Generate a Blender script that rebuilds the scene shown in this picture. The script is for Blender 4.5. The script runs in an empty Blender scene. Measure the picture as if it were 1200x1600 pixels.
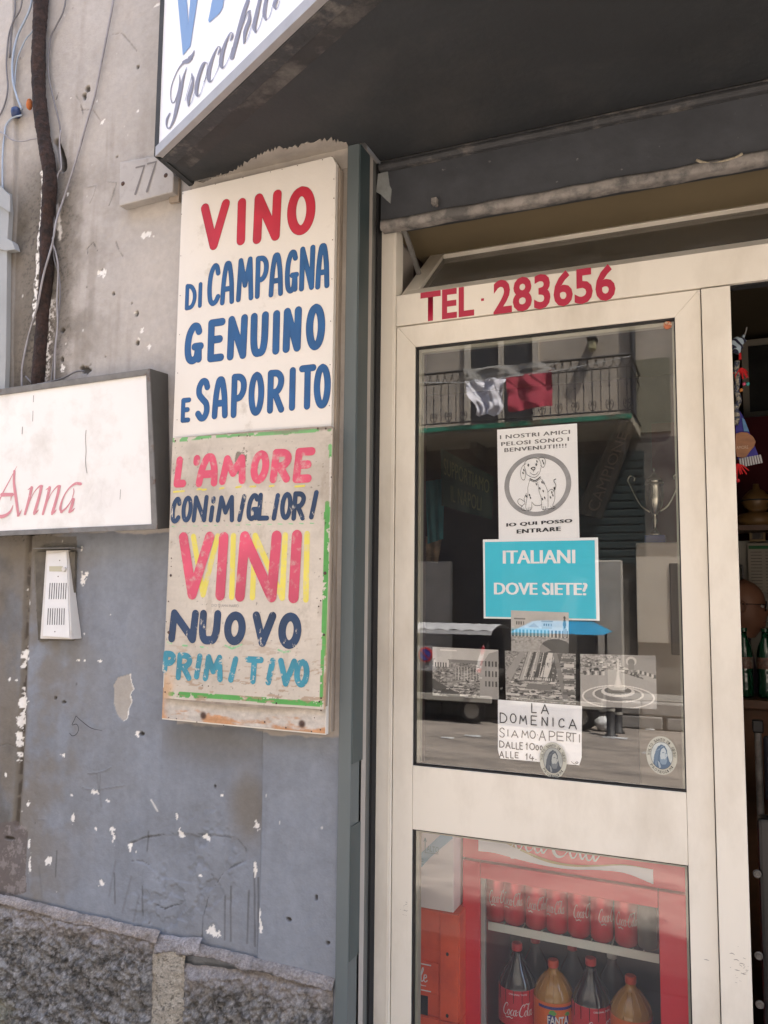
import bpy, bmesh, math, random
import numpy as np
from mathutils import Vector, Matrix, noise as mnoise

R = math.radians
random.seed(7)
scene = bpy.context.scene
COL = scene.collection

# ------------------------------------------------------------------ camera
CAM = np.array([0.0, -2.1, 1.55])
YAW, PITCH, ROLL, FPX = 0.4025872, 0.0965064, 0.0103185, 1274.67
def cam_rows():
    y, p, r = YAW, PITCH, ROLL
    f = np.array([-math.sin(y)*math.cos(p), math.cos(y)*math.cos(p), math.sin(p)])
    r0 = np.array([math.cos(y), math.sin(y), 0.0]); u0 = np.cross(r0, f)
    return np.array([math.cos(r)*r0+math.sin(r)*u0, -math.sin(r)*r0+math.cos(r)*u0, f])
RW = cam_rows()
cd = bpy.data.cameras.new('camera'); cam = bpy.data.objects.new('camera', cd); COL.objects.link(cam)
cd.sensor_fit = 'HORIZONTAL'; cd.sensor_width = 36; cd.lens = FPX/1200*36
cd.clip_start = 0.05; cd.clip_end = 300
cam.matrix_world = Matrix(((RW[0][0], RW[1][0], -RW[2][0], CAM[0]), (RW[0][1], RW[1][1], -RW[2][1], CAM[1]),
                           (RW[0][2], RW[1][2], -RW[2][2], CAM[2]), (0, 0, 0, 1)))
scene.camera = cam

# ------------------------------------------------------------------ sky and sun
SUN_EL, SUN_AZ = R(62), R(62)
w = bpy.data.worlds.new('World'); scene.world = w; w.use_nodes = True
wn = w.node_tree.nodes; sky = wn.new('ShaderNodeTexSky'); sky.sky_type = 'NISHITA'; sky.sun_disc = False
sky.sun_elevation = SUN_EL; sky.sun_rotation = SUN_AZ; sky.dust_density = 3.0; sky.air_density = 1.0
wn['Background'].inputs['Strength'].default_value = 0.15
w.node_tree.links.new(sky.outputs[0], wn['Background'].inputs[0])
sd = bpy.data.lights.new('sun', 'SUN'); sd.energy = 5.0; sd.angle = R(0.5); sd.color = (1, .95, .87)
so = bpy.data.objects.new('sun', sd); COL.objects.link(so)
sdir = Vector((math.sin(SUN_AZ)*math.cos(SUN_EL), math.cos(SUN_AZ)*math.cos(SUN_EL), math.sin(SUN_EL)))
so.rotation_euler = sdir.to_track_quat('Z', 'Y').to_euler(); so.location = (0, 0, 20)
vs = scene.view_settings
scene.display_settings.display_device = 'sRGB'
vs.view_transform = 'Standard'; vs.look = 'None'; vs.gamma = 1; vs.use_curve_mapping = False
vs.exposure = 2.66
scene.cycles.max_bounces = 10; scene.cycles.diffuse_bounces = 5; scene.cycles.transparent_max_bounces = 16
scene.cycles.caustics_reflective = False; scene.cycles.caustics_refractive = False
scene.cycles.sample_clamp_indirect = 6

# ------------------------------------------------------------------ pixel measuring (photo px -> point in a world plane)
def ray(px, py):
    return RW.T @ np.array([(px-600)/FPX, -(py-800)/FPX, 1.0])
def at(px, py, Y):
    d = ray(px, py); return CAM + d*(Y-CAM[1])/d[1]
def atX(px, py, X):
    d = ray(px, py); return CAM + d*(X-CAM[0])/d[0]
def atZ(px, py, Z):
    d = ray(px, py); return CAM + d*(Z-CAM[2])/d[2]
def atP(px, py, p0, n):
    d = ray(px, py); return CAM + d*(np.dot(np.array(p0)-CAM, n)/np.dot(d, n))

# ------------------------------------------------------------------ materials
def new_mat(name):
    m = bpy.data.materials.new(name); m.use_nodes = True
    return m, m.node_tree.nodes, m.node_tree.links, m.node_tree.nodes['Principled BSDF']
def mat(name, col, rough=.6, metal=0, ns=0, na=.15, bump=0, bs=None, col2=None, c2s=3, c2t=.5, c2w=.1, spec=.5, coat=0, stretch=None, detail=6):
    m, N, L, P = new_mat(name)
    P.inputs['Roughness'].default_value = rough; P.inputs['Metallic'].default_value = metal
    P.inputs['Specular IOR Level'].default_value = spec
    P.inputs['Coat Weight'].default_value = coat; P.inputs['Coat Roughness'].default_value = .08
    tc = N.new('ShaderNodeTexCoord'); src = tc.outputs['Object']
    if stretch:
        mp = N.new('ShaderNodeMapping'); mp.inputs['Scale'].default_value = stretch
        L.new(src, mp.inputs[0]); src = mp.outputs[0]
    c = N.new('ShaderNodeRGB'); c.outputs[0].default_value = (*col, 1); out = c.outputs[0]
    if col2:
        n2 = N.new('ShaderNodeTexNoise'); n2.inputs['Scale'].default_value = c2s; n2.inputs['Detail'].default_value = 8
        n2.inputs['Roughness'].default_value = .65; L.new(src, n2.inputs[0])
        mr = N.new('ShaderNodeMapRange'); mr.inputs[1].default_value = c2t-c2w; mr.inputs[2].default_value = c2t+c2w
        L.new(n2.outputs[0], mr.inputs[0])
        mx = N.new('ShaderNodeMix'); mx.data_type = 'RGBA'; L.new(mr.outputs[0], mx.inputs[0]); L.new(out, mx.inputs[6])
        mx.inputs[7].default_value = (*col2, 1); out = mx.outputs[2]
    if ns:
        n1 = N.new('ShaderNodeTexNoise'); n1.inputs['Scale'].default_value = ns; n1.inputs['Detail'].default_value = detail
        n1.inputs['Roughness'].default_value = .6; L.new(src, n1.inputs[0])
        mr1 = N.new('ShaderNodeMapRange'); mr1.inputs[1].default_value = .25; mr1.inputs[2].default_value = .75
        mr1.inputs[3].default_value = 1-na; mr1.inputs[4].default_value = 1+na; L.new(n1.outputs[0], mr1.inputs[0])
        mm = N.new('ShaderNodeVectorMath'); mm.operation = 'SCALE'; L.new(out, mm.inputs[0]); L.new(mr1.outputs[0], mm.inputs['Scale'])
        out = mm.outputs[0]
    L.new(out, P.inputs['Base Color'])
    if bump:
        nb = N.new('ShaderNodeTexNoise'); nb.inputs['Scale'].default_value = bs or (ns*2 or 40); nb.inputs['Detail'].default_value = 8
        L.new(src, nb.inputs[0]); b = N.new('ShaderNodeBump'); b.inputs['Strength'].default_value = bump; b.inputs['Distance'].default_value = .004
        L.new(nb.outputs[0], b.inputs['Height']); L.new(b.outputs[0], P.inputs['Normal'])
    return m
def mat_attr(name, rough=.8, ns=60, na=.12, bump=.3, bs=200, spec=.3):
    m, N, L, P = new_mat(name); P.inputs['Roughness'].default_value = rough; P.inputs['Specular IOR Level'].default_value = spec
    a = N.new('ShaderNodeAttribute'); a.attribute_name = 'col'
    tc = N.new('ShaderNodeTexCoord')
    n1 = N.new('ShaderNodeTexNoise'); n1.inputs['Scale'].default_value = ns; n1.inputs['Detail'].default_value = 8; n1.inputs['Roughness'].default_value = .65
    L.new(tc.outputs['Object'], n1.inputs[0])
    mr1 = N.new('ShaderNodeMapRange'); mr1.inputs[1].default_value = .25; mr1.inputs[2].default_value = .75
    mr1.inputs[3].default_value = 1-na; mr1.inputs[4].default_value = 1+na; L.new(n1.outputs[0], mr1.inputs[0])
    mm = N.new('ShaderNodeVectorMath'); mm.operation = 'SCALE'; L.new(a.outputs['Color'], mm.inputs[0]); L.new(mr1.outputs[0], mm.inputs['Scale'])
    L.new(mm.outputs[0], P.inputs['Base Color'])
    if bump:
        nb = N.new('ShaderNodeTexNoise'); nb.inputs['Scale'].default_value = bs; nb.inputs['Detail'].default_value = 8
        L.new(tc.outputs['Object'], nb.inputs[0]); b = N.new('ShaderNodeBump'); b.inputs['Strength'].default_value = bump; b.inputs['Distance'].default_value = .003
        L.new(nb.outputs[0], b.inputs['Height']); L.new(b.outputs[0], P.inputs['Normal'])
    return m
def mat_paint(name, col, wear=(.62, .58, .53), t=.68, tw=.03, ns=12, na=.18, ws=45, stretch=(1, 1, 1), rough=.55):
    """brush-applied lettering paint: uneven tone, worn through to the board where the noise peaks"""
    m, N, L, P = new_mat(name); P.inputs['Roughness'].default_value = rough
    tc = N.new('ShaderNodeTexCoord')
    n1 = N.new('ShaderNodeTexNoise'); n1.inputs['Scale'].default_value = ns; n1.inputs['Detail'].default_value = 5; L.new(tc.outputs['Object'], n1.inputs[0])
    mr1 = N.new('ShaderNodeMapRange'); mr1.inputs[1].default_value = .3; mr1.inputs[2].default_value = .7
    mr1.inputs[3].default_value = 1-na; mr1.inputs[4].default_value = 1+na; L.new(n1.outputs[0], mr1.inputs[0])
    mm = N.new('ShaderNodeVectorMath'); mm.operation = 'SCALE'; mm.inputs[0].default_value = col; L.new(mr1.outputs[0], mm.inputs['Scale'])
    mp = N.new('ShaderNodeMapping'); mp.inputs['Scale'].default_value = stretch; mp.inputs['Rotation'].default_value = (0, .4, 0); L.new(tc.outputs['Object'], mp.inputs[0])
    n2 = N.new('ShaderNodeTexNoise'); n2.inputs['Scale'].default_value = ws; n2.inputs['Detail'].default_value = 7; n2.inputs['Roughness'].default_value = .7
    L.new(mp.outputs[0], n2.inputs[0])
    mr = N.new('ShaderNodeMapRange'); mr.inputs[1].default_value = t-tw; mr.inputs[2].default_value = t+tw; L.new(n2.outputs[0], mr.inputs[0])
    mx = N.new('ShaderNodeMix'); mx.data_type = 'RGBA'; L.new(mr.outputs[0], mx.inputs[0]); L.new(mm.outputs[0], mx.inputs[6]); mx.inputs[7].default_value = (*wear, 1)
    L.new(mx.outputs[2], P.inputs['Base Color'])
    return m
def mat_glass(name, ior=1.9, tint=(1, 1, 1), rough=0.0, dirt=.0):
    m, N, L, P = new_mat(name); N.remove(P); out = N['Material Output']
    tr = N.new('ShaderNodeBsdfTransparent'); tr.inputs[0].default_value = (*tint, 1)
    gl = N.new('ShaderNodeBsdfGlossy'); gl.inputs['Roughness'].default_value = rough
    # Schlick reflectance, the same from both sides of the pane
    f0 = ((ior-1)/(ior+1))**2; ge = N.new('ShaderNodeNewGeometry'); dt = N.new('ShaderNodeVectorMath'); dt.operation = 'DOT_PRODUCT'
    L.new(ge.outputs['Incoming'], dt.inputs[0]); L.new(ge.outputs['Normal'], dt.inputs[1])
    def mth(op, a_, b_=None):
        q = N.new('ShaderNodeMath'); q.operation = op
        for i_, v_ in enumerate((a_, b_)):
            if v_ is None: continue
            if isinstance(v_, (int, float)): q.inputs[i_].default_value = v_
            else: L.new(v_, q.inputs[i_])
        return q.outputs[0]
    pw = mth('POWER', mth('SUBTRACT', 1.0, mth('ABSOLUTE', dt.outputs['Value'])), 5.0)
    fr = mth('ADD', mth('MULTIPLY', pw, 1-f0), f0)
    mx = N.new('ShaderNodeMixShader'); L.new(fr, mx.inputs[0]); L.new(tr.outputs[0], mx.inputs[1]); L.new(gl.outputs[0], mx.inputs[2])
    last = mx.outputs[0]
    if dirt:
        df = N.new('ShaderNodeBsdfDiffuse'); df.inputs[0].default_value = (.5, .48, .45, 1)
        tc = N.new('ShaderNodeTexCoord'); n = N.new('ShaderNodeTexNoise'); n.inputs['Scale'].default_value = 7; n.inputs['Detail'].default_value = 8
        L.new(tc.outputs['Object'], n.inputs[0])
        mr = N.new('ShaderNodeMapRange'); mr.inputs[1].default_value = .35; mr.inputs[2].default_value = .8; mr.inputs[3].default_value = dirt*.3; mr.inputs[4].default_value = dirt
        L.new(n.outputs[0], mr.inputs[0])
        m2 = N.new('ShaderNodeMixShader'); L.new(mr.outputs[0], m2.inputs[0]); L.new(last, m2.inputs[1]); L.new(df.outputs[0], m2.inputs[2]); last = m2.outputs[0]
    L.new(last, out.inputs[0]); return m

MT = {}
MT['cream'] = mat('cream_aluminium', (.75, .705, .62), .42, ns=2.5, na=.06, col2=(.56, .51, .43), c2s=4, c2t=.60, c2w=.14, bump=.06, bs=25, stretch=(1, 1, .45))
MT['gasket'] = mat('black_gasket', (.012, .012, .014), .5)
MT['bead'] = mat('olive_bead', (.30, .29, .22), .5)
MT['dark_paint'] = mat('dark_grey_paint', (.031, .034, .037), .65, ns=3, na=.2, col2=(.062, .06, .058), c2s=2.2, c2t=.66, c2w=.12, bump=.25, bs=60)
MT['shutter'] = mat('shutter_case_paint', (.050, .053, .060), .6, ns=9, na=.3, col2=(.21, .21, .21), c2s=34, c2t=.69, c2w=.03, bump=.3, bs=30)
MT['lip'] = mat('worn_lip', (.10, .096, .092), .8, ns=20, na=.3, col2=(.25, .23, .21), c2s=14, c2t=.5, c2w=.08, bump=.6, bs=60)
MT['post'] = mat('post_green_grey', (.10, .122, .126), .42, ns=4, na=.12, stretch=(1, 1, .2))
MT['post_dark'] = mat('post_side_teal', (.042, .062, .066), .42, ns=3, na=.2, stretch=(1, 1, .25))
MT['guide'] = mat('guide_grey', (.11, .115, .11), .4, ns=5, na=.15, stretch=(1, 1, .2))
MT['void'] = mat('dark_void', (.01, .01, .011), .9)
MT['sign_white'] = mat('sign_white', (.84, .84, .86), .25, ns=2, na=.02)
MT['alu'] = mat('aluminium_edge', (.36, .35, .35), .5, metal=.15, ns=20, na=.1)
MT['dusty'] = mat('dusty_metal', (.042, .043, .046), .7, ns=30, na=.3, col2=(.13, .12, .11), c2s=16, c2t=.60, c2w=.07, bump=.4, bs=90)
MT['blue_letter'] = mat('sky_blue_vinyl', (.175, .29, .50), .4)
MT['grey_letter'] = mat('grey_vinyl', (.20, .19, .225), .4)
MT['red_vinyl'] = mat('red_vinyl', (.40, .010, .045), .4)
MT['glass'] = mat_glass('door_glass', 2.0, (.995, 1, .995), 0.0, .03)
MT['thin_glass'] = mat_glass('cabinet_glass', 1.45, (.97, .98, .98), .02, .05)
MT['board'] = mat('board_white_paint', (.72, .68, .62), .55, ns=3, na=.06, col2=(.52, .47, .40), c2s=9, c2t=.68, c2w=.06, bump=.15, bs=80)
MT['ply'] = mat('raw_ply_edge', (.30, .25, .20), .8, ns=30, na=.3, stretch=(1, 1, .2), bump=.4, bs=60)
MT['nail'] = mat('rusty_nail', (.07, .04, .03), .7, ns=50, na=.3)
MT['paper'] = mat('white_paper', (.88, .885, .90), .7, ns=8, na=.03)
MT['ink'] = mat('black_ink', (.02, .02, .025), .6)
MT['ink_grey'] = mat('grey_ink', (.13, .13, .14), .7, ns=120, na=.5)
MT['cyan_print'] = mat('cyan_print', (.035, .56, .74), .5, ns=5, na=.08)
MT['attr'] = mat_attr('printed_photo', .35, 200, .05, 0)
MT['rust'] = mat('rusty_pipe', (.040, .020, .014), .95, ns=90, na=.6, col2=(.012, .008, .007), c2s=30, c2t=.5, c2w=.15, bump=1.0, bs=140)
MT['cable'] = mat('grey_cable', (.27, .26, .27), .6, ns=20, na=.25)
MT['cable_dark'] = mat('dark_cable', (.14, .135, .14), .6, ns=20, na=.25)
MT['cable_blue'] = mat('blue_grey_cable', (.30, .36, .44), .5, ns=20, na=.15)
MT['marble'] = mat('marble', (.37, .345, .32), .6, ns=10, na=.12, col2=(.27, .25, .225), c2s=16, c2t=.62, c2w=.08, bump=.2, bs=60)
MT['steel_old'] = mat('old_steel', (.20, .195, .19), .5, metal=.3, ns=12, na=.3, col2=(.34, .33, .32), c2s=20, c2t=.58, c2w=.1, bump=.2, bs=50)

# ------------------------------------------------------------------ mesh helpers
class MB:
    def __init__(s): s.v = []; s.f = []; s.mi = []; s.cur = 0
    def add(s, vs_, fs_):
        o = len(s.v); s.v += [tuple(float(c) for c in p) for p in vs_]; s.f += [tuple(i+o for i in f) for f in fs_]; s.mi += [s.cur]*len(fs_); return s
    def box(s, x0, x1, y0, y1, z0, z1):
        return s.hexa([(x0, y0, z0), (x1, y0, z0), (x1, y1, z0), (x0, y1, z0), (x0, y0, z1), (x1, y0, z1), (x1, y1, z1), (x0, y1, z1)])
    def hexa(s, p):
        return s.add(p, [(0, 3, 2, 1), (4, 5, 6, 7), (0, 1, 5, 4), (1, 2, 6, 5), (2, 3, 7, 6), (3, 0, 4, 7)])
    def prism_xz(s, pts, y0, y1):
        """pts (x,z) counter-clockwise seen from -Y; y0 front"""
        n = len(pts)
        vs_ = [(x, y0, z) for x, z in pts] + [(x, y1, z) for x, z in pts]
        fs_ = [tuple(range(n)), tuple(range(2*n-1, n-1, -1))] + [(i, n+i, n+(i+1) % n, (i+1) % n) for i in range(n)]
        return s.add(vs_, fs_)
    def prism_xy(s, pts, z0, z1):
        n = len(pts)
        vs_ = [(x, y, z0) for x, y in pts] + [(x, y, z1) for x, y in pts]
        return s.add(vs_, [tuple(range(n-1, -1, -1)), tuple(range(n, 2*n))] + [(i, (i+1) % n, n+(i+1) % n, n+i) for i in range(n)])
    def tube(s, path, r, k=8, caps=True):
        path = [Vector(p) for p in path]; n = len(path)
        rr = r if isinstance(r, (list, tuple)) else [r]*n
        vs_ = []; ref = None
        for i, p in enumerate(path):
            t = (path[min(i+1, n-1)]-path[max(i-1, 0)]).normalized()
            if ref is None: ref = Vector((0, 1, 0)) if abs(t.y) < .9 else Vector((1, 0, 0))
            a = (ref - t*ref.dot(t)).normalized(); b = t.cross(a); ref = a
            for j in range(k):
                th = 2*math.pi*j/k; vs_.append(p+a*math.cos(th)*rr[i]+b*math.sin(th)*rr[i])
        fs_ = [(i*k+j, i*k+(j+1) % k, (i+1)*k+(j+1) % k, (i+1)*k+j) for i in range(n-1) for j in range(k)]
        if caps: fs_ += [tuple(range(k-1, -1, -1)), tuple(range((n-1)*k, n*k))]
        return s.add(vs_, fs_)
    def lathe(s, prof, c=(0, 0, 0), k=24):
        """prof (r,z) from bottom to top"""
        vs_ = [(c[0]+r*math.cos(2*math.pi*j/k), c[1]+r*math.sin(2*math.pi*j/k), c[2]+z) for r, z in prof for j in range(k)]
        n = len(prof)
        fs_ = [(i*k+j, i*k+(j+1) % k, (i+1)*k+(j+1) % k, (i+1)*k+j) for i in range(n-1) for j in range(k)]
        fs_ += [tuple(range(k-1, -1, -1)), tuple(range((n-1)*k, n*k))]
        return s.add(vs_, fs_)
    def grid(s, fn, nu, nv):
        vs_ = [fn(i/nu, j/nv) for j in range(nv+1) for i in range(nu+1)]
        return s.add(vs_, [(j*(nu+1)+i, j*(nu+1)+i+1, (j+1)*(nu+1)+i+1, (j+1)*(nu+1)+i) for j in range(nv) for i in range(nu)])
    def build(s, name, m, parent=None, bevel=0, seg=2, smooth=False, loc=None):
        me = bpy.data.meshes.new(name); me.from_pydata(s.v, [], s.f)
        if bevel:
            bm = bmesh.new(); bm.from_mesh(me)
            bmesh.ops.remove_doubles(bm, verts=bm.verts, dist=1e-6)
            es = [e for e in bm.edges if len(e.link_faces) == 2 and e.calc_face_angle(0) > .5]
            bmesh.ops.bevel(bm, geom=es, offset=bevel, segments=seg, affect='EDGES', profile=.5, clamp_overlap=True)
            bm.to_mesh(me); bm.free()
        for mm in (m if isinstance(m, (list, tuple)) else [m]): me.materials.append(mm)
        if not bevel and isinstance(m, (list, tuple)): me.polygons.foreach_set('material_index', s.mi)
        if smooth: me.polygons.foreach_set('use_smooth', [True]*len(me.polygons))
        me.update()
        o = bpy.data.objects.new(name, me); COL.objects.link(o)
        if parent: o.parent = parent; 
        if loc is not None: o.location = loc
        return o
def tag(o, label=None, cat=None, group=None, kind=None):
    if label: o['label'] = label
    if cat: o['category'] = cat
    if group: o['group'] = group
    if kind: o['kind'] = kind
    return o
def thing(name, label, cat, group=None, loc=(0, 0, 0), rz=0):
    o = bpy.data.objects.new(name, None); COL.objects.link(o); o.location = loc; o.rotation_euler = (0, 0, rz)
    o.empty_display_size = .05
    return tag(o, label, cat, group)
def copy_tree(o, parent=None):
    c = o.copy(); COL.objects.link(c)
    if parent: c.parent = parent
    for ch in list(o.children): copy_tree(ch, c)
    return c
def catmull(pts, n=8):
    P = [np.array(p, float) for p in pts]; P = [2*P[0]-P[1]]+P+[2*P[-1]-P[-2]]
    out = []
    for i in range(1, len(P)-2):
        for k in range(n):
            t = k/n; a, b, c, d = P[i-1:i+3]
            out.append(.5*((2*b)+(c-a)*t+(2*a-5*b+4*c-d)*t*t+(3*b-a-3*c+d)*t**3))
    out.append(P[-2]); return out

# ---- numpy value noise
_rng = np.random.RandomState(11); _T = _rng.rand(512, 512)
def vnoise(x, y, seed=0):
    x = np.asarray(x, float)+seed*17.3; y = np.asarray(y, float)+seed*9.7
    xi = np.floor(x).astype(int); yi = np.floor(y).astype(int); fx = x-xi; fy = y-yi
    fx = fx*fx*(3-2*fx); fy = fy*fy*(3-2*fy)
    g = lambda a, b: _T[a % 512, b % 512]
    return (g(xi, yi)*(1-fx)+g(xi+1, yi)*fx)*(1-fy)+(g(xi, yi+1)*(1-fx)+g(xi+1, yi+1)*fx)*fy
def fbm(x, y, s, o=5, seed=0, rough=.55):
    t = 0; a = 1; n = 0
    for i in range(o):
        t = t+a*vnoise(x*s, y*s, seed+i*3); n += a; a *= rough; s *= 2.03
    return t/n
def sstep(a, b, x):
    t = np.clip((x-a)/(b-a), 0, 1); return t*t*(3-2*t)
def seg_dist(X, Z, pts):
    d = np.full(X.shape, 1e9)
    for (x0, z0), (x1, z1) in zip(pts[:-1], pts[1:]):
        vx, vz = x1-x0, z1-z0; L2 = vx*vx+vz*vz+1e-12
        t = np.clip(((X-x0)*vx+(Z-z0)*vz)/L2, 0, 1)
        d = np.minimum(d, np.hypot(X-x0-t*vx, Z-z0-t*vz))
    return d
def in_poly(X, Z, pts):
    r = np.zeros(X.shape, bool); n = len(pts)
    for i in range(n):
        x0, z0 = pts[i]; x1, z1 = pts[(i+1) % n]
        if z0 == z1: continue
        c = ((z0 > Z) != (z1 > Z)) & (X < (x1-x0)*(Z-z0)/(z1-z0)+x0); r ^= c
    return r
def grid_obj(name, X, Y, Z, col, m, parent=None, smooth=True):
    """X,Y,Z,(col) as (nz,nx) arrays -> one sheet with a colour attribute"""
    nz, nx = X.shape
    me = bpy.data.meshes.new(name)
    me.vertices.add(nz*nx); me.vertices.foreach_set('co', np.stack([X, Y, Z], -1).astype(np.float32).ravel())
    i = np.arange(nz*nx).reshape(nz, nx)
    q = np.stack([i[:-1, :-1], i[:-1, 1:], i[1:, 1:], i[1:, :-1]], -1).reshape(-1, 4)
    me.loops.add(q.size); me.loops.foreach_set('vertex_index', q.ravel().astype(np.int32))
    me.polygons.add(len(q)); me.polygons.foreach_set('loop_start', np.arange(0, q.size, 4, dtype=np.int32))
    me.polygons.foreach_set('loop_total', np.full(len(q), 4, dtype=np.int32))
    me.polygons.foreach_set('use_smooth', np.full(len(q), smooth))
    me.update(calc_edges=True)
    if col is not None:
        a = me.color_attributes.new('col', 'FLOAT_COLOR', 'POINT')
        a.data.foreach_set('color', np.concatenate([col, np.ones(col.shape[:2]+(1,))], -1).astype(np.float32).ravel())
    me.materials.append(m)
    o = bpy.data.objects.new(name, me); COL.objects.link(o)
    if parent: o.parent = parent
    return o

# ------------------------------------------------------------------ lettering: strokes and type
def ribbon(mb, pts, wd, k, base=0.0, to3=None, smooth=True, n=8):
    """flat brush stroke along 2-D pts, half-width wd (number or list), rounded ends; to3 maps (x,y,h) to 3-D"""
    pts = [np.array(p, float) for p in pts]
    if smooth and len(pts) > 2:
        if isinstance(wd, (list, tuple)):
            wl = [w_[0] for w_ in catmull([(w_, 0) for w_ in wd], n)]
        else: wl = None
        pts = catmull(pts, n)
        wd = wl or wd
    N = len(pts); W = list(wd) if isinstance(wd, (list, tuple)) else [wd]*N
    L = []; Rr = []
    for i, p in enumerate(pts):
        t = pts[min(i+1, N-1)]-pts[max(i-1, 0)]; t = t/(np.hypot(*t)+1e-12); nn = np.array([-t[1], t[0]])
        if i == 0:
            for a in (85, 65, 45, 25):
                c = p-t*W[0]*math.sin(R(a)); L.append(c+nn*W[0]*math.cos(R(a))); Rr.append(c-nn*W[0]*math.cos(R(a)))
        L.append(p+nn*W[i]); Rr.append(p-nn*W[i])
        if i == N-1:
            for a in (25, 45, 65, 85):
                c = p+t*W[i]*math.sin(R(a)); L.append(c+nn*W[i]*math.cos(R(a))); Rr.append(c-nn*W[i]*math.cos(R(a)))
    M = len(L); vs_ = []
    for i in range(M):
        h = base+5e-5*i/M
        vs_ += [to3(L[i][0], L[i][1], h), to3(Rr[i][0], Rr[i][1], h)]
    mb.add(vs_, [(2*i, 2*i+1, 2*i+3, 2*i+2) for i in range(M-1)])
def ell(cx, cy, rx, ry, a0=90, a1=450, n=14, sl=0):
    o = []
    for i in range(n+1):
        a = R(a0+(a1-a0)*i/n); x = rx*math.cos(a); y = ry*math.sin(a); o.append((cx+x+sl*y, cy+y))
    return o
G = {  # brush letters in a unit box; 'l' straight strokes, 'c' smooth ones
 'A': [('c', [(0, 0), (.10, .55), (.32, .94), (.5, 1), (.68, .94), (.9, .55), (1, 0)]), ('l', [(.14, .34), (.86, .34)])],
 'a': [('l', [(0, 0), (.5, 1)]), ('l', [(.5, 1), (1, 0)]), ('l', [(.2, .34), (.8, .34)])],
 'B': [('l', [(0, 0), (0, 1)]), ('c', [(0, 1), (.7, .95), (.8, .75), (.6, .55), (0, .52)]), ('c', [(0, .52), (.8, .5), (1, .27), (.8, .04), (0, 0)])],
 'C': [('c', [(.95, .80), (.80, .97), (.5, 1), (.15, .8), (0, .45), (.1, .12), (.4, 0), (.75, .04), (1, .16)])],
 'D': [('l', [(0, 0), (0, 1)]), ('c', [(0, 1), (.55, .93), (.95, .65), (.95, .3), (.6, .04), (0, 0)])],
 'E': [('l', [(0, 0), (0, 1)]), ('l', [(0, 1), (1, 1)]), ('l', [(0, .52), (.8, .52)]), ('l', [(0, 0), (.95, 0)])],
 'G': [('c', [(.85, .84), (.7, .98), (.4, .98), (.1, .75), (0, .4), (.1, .1), (.4, 0), (.72, .1), (.82, .38)]), ('l', [(.55, .40), (1, .40)]), ('l', [(.84, .38), (.88, .03)])],
 'I': [('l', [(.5, 0), (.5, 1)])],
 'L': [('l', [(0, 1), (0, 0)]), ('l', [(0, 0), (1, 0)])],
 'M': [('l', [(0, 0), (.12, 1)]), ('l', [(.12, 1), (.5, .35)]), ('l', [(.5, .35), (.86, 1)]), ('l', [(.86, 1), (1, 0)])],
 'N': [('l', [(0, 0), (.04, 1)]), ('l', [(.04, 1), (.95, 0)]), ('l', [(.95, 0), (1, 1)])],
 'O': [('c', ell(.5, .5, .5, .5))],
 'P': [('l', [(0, 0), (0, 1)]), ('c', [(0, 1), (.6, .98), (.95, .85), (.95, .62), (.6, .45), (0, .42)])],
 'Q': [('c', ell(.5, .5, .5, .5)), ('l', [(.6, .25), (1, -.05)])],
 'R': [('l', [(0, 0), (0, 1)]), ('c', [(0, 1), (.6, .98), (.92, .85), (.9, .66), (.6, .5), (0, .46)]), ('l', [(.4, .46), (1, 0)])],
 'S': [('c', [(.92, .84), (.75, .98), (.4, 1), (.1, .85), (.1, .66), (.45, .52), (.85, .38), (.92, .18), (.7, .02), (.35, 0), (.03, .12)])],
 'T': [('l', [(0, 1), (1, 1)]), ('l', [(.5, 1), (.5, 0)])],
 'U': [('c', [(0, 1), (.02, .3), (.2, .03), (.5, 0), (.8, .05), (.97, .35), (1, 1)])],
 'V': [('l', [(0, 1), (.48, 0)]), ('l', [(.48, 0), (1, 1)])],
 '/': [('l', [(.25, 0), (.75, 1)])],
 'i': [('l', [(.4, 0), (.5, .58)]), ('l', [(.58, .88), (.6, 1)])],
 "'": [('l', [(.5, .82), (.55, .95)])],
 '1': [('l', [(.1, .7), (.6, 1)]), ('l', [(.6, 1), (.5, 0)])],
 '0': [('c', ell(.5, .5, .5, .5))],
 '4': [('c', [(.2, 1), (.05, .35), (.9, .35)]), ('l', [(.65, .6), (.6, 0)])],
 '.': [('l', [(.45, 0), (.5, .02)])],
 '-': [('l', [(.4, .5), (.5, .5)])],
}
def glyph(mb, ch, x0, x1, y0, y1, r, to3, shear=0, k=[0]):
    """letter ch painted inside the box, brush half-width r"""
    X0, X1, Y0, Y1 = x0+r, x1-r, y0+r, y1-r
    if X1 < X0: X0 = X1 = (x0+x1)/2
    H = Y1-Y0; sh = shear*H
    for kind, pts in G[ch]:
        q = [(X0+(X1-X0-sh)*x+sh*y, Y0+H*y) for x, y in pts]
        k[0] += 1
        ribbon(mb, q, r, 0, (k[0] % 5)*7e-5, to3, smooth=(kind == 'c'), n=5)
def plane3(Y):   # lettering in X,Z on a plane facing -Y
    return lambda x, y, h: (x, Y-h, y)
def frame3(o, u, v, n):
    o, u, v, n = map(np.array, (o, u, v, n)); return lambda x, y, h: tuple(o+u*x+v*y+n*h)
def px_word(mb, boxes, sc, ox, oy, Y, r, shear=0):
    """boxes: (char, x0,x1,ytop,ybot) read off the photo in zoomed px"""
    t3 = plane3(Y)
    for ch, a, b, c, d in boxes:
        xa, xb, yt, yb = ox+a/sc, ox+b/sc, oy+c/sc, oy+d/sc; xm, ym = (xa+xb)/2, (yt+yb)/2
        glyph(mb, ch, at(xa, ym, Y)[0], at(xb, ym, Y)[0], at(xm, yb, Y)[2], at(xm, yt, Y)[2], r, t3, shear)
_dg = None
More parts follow.
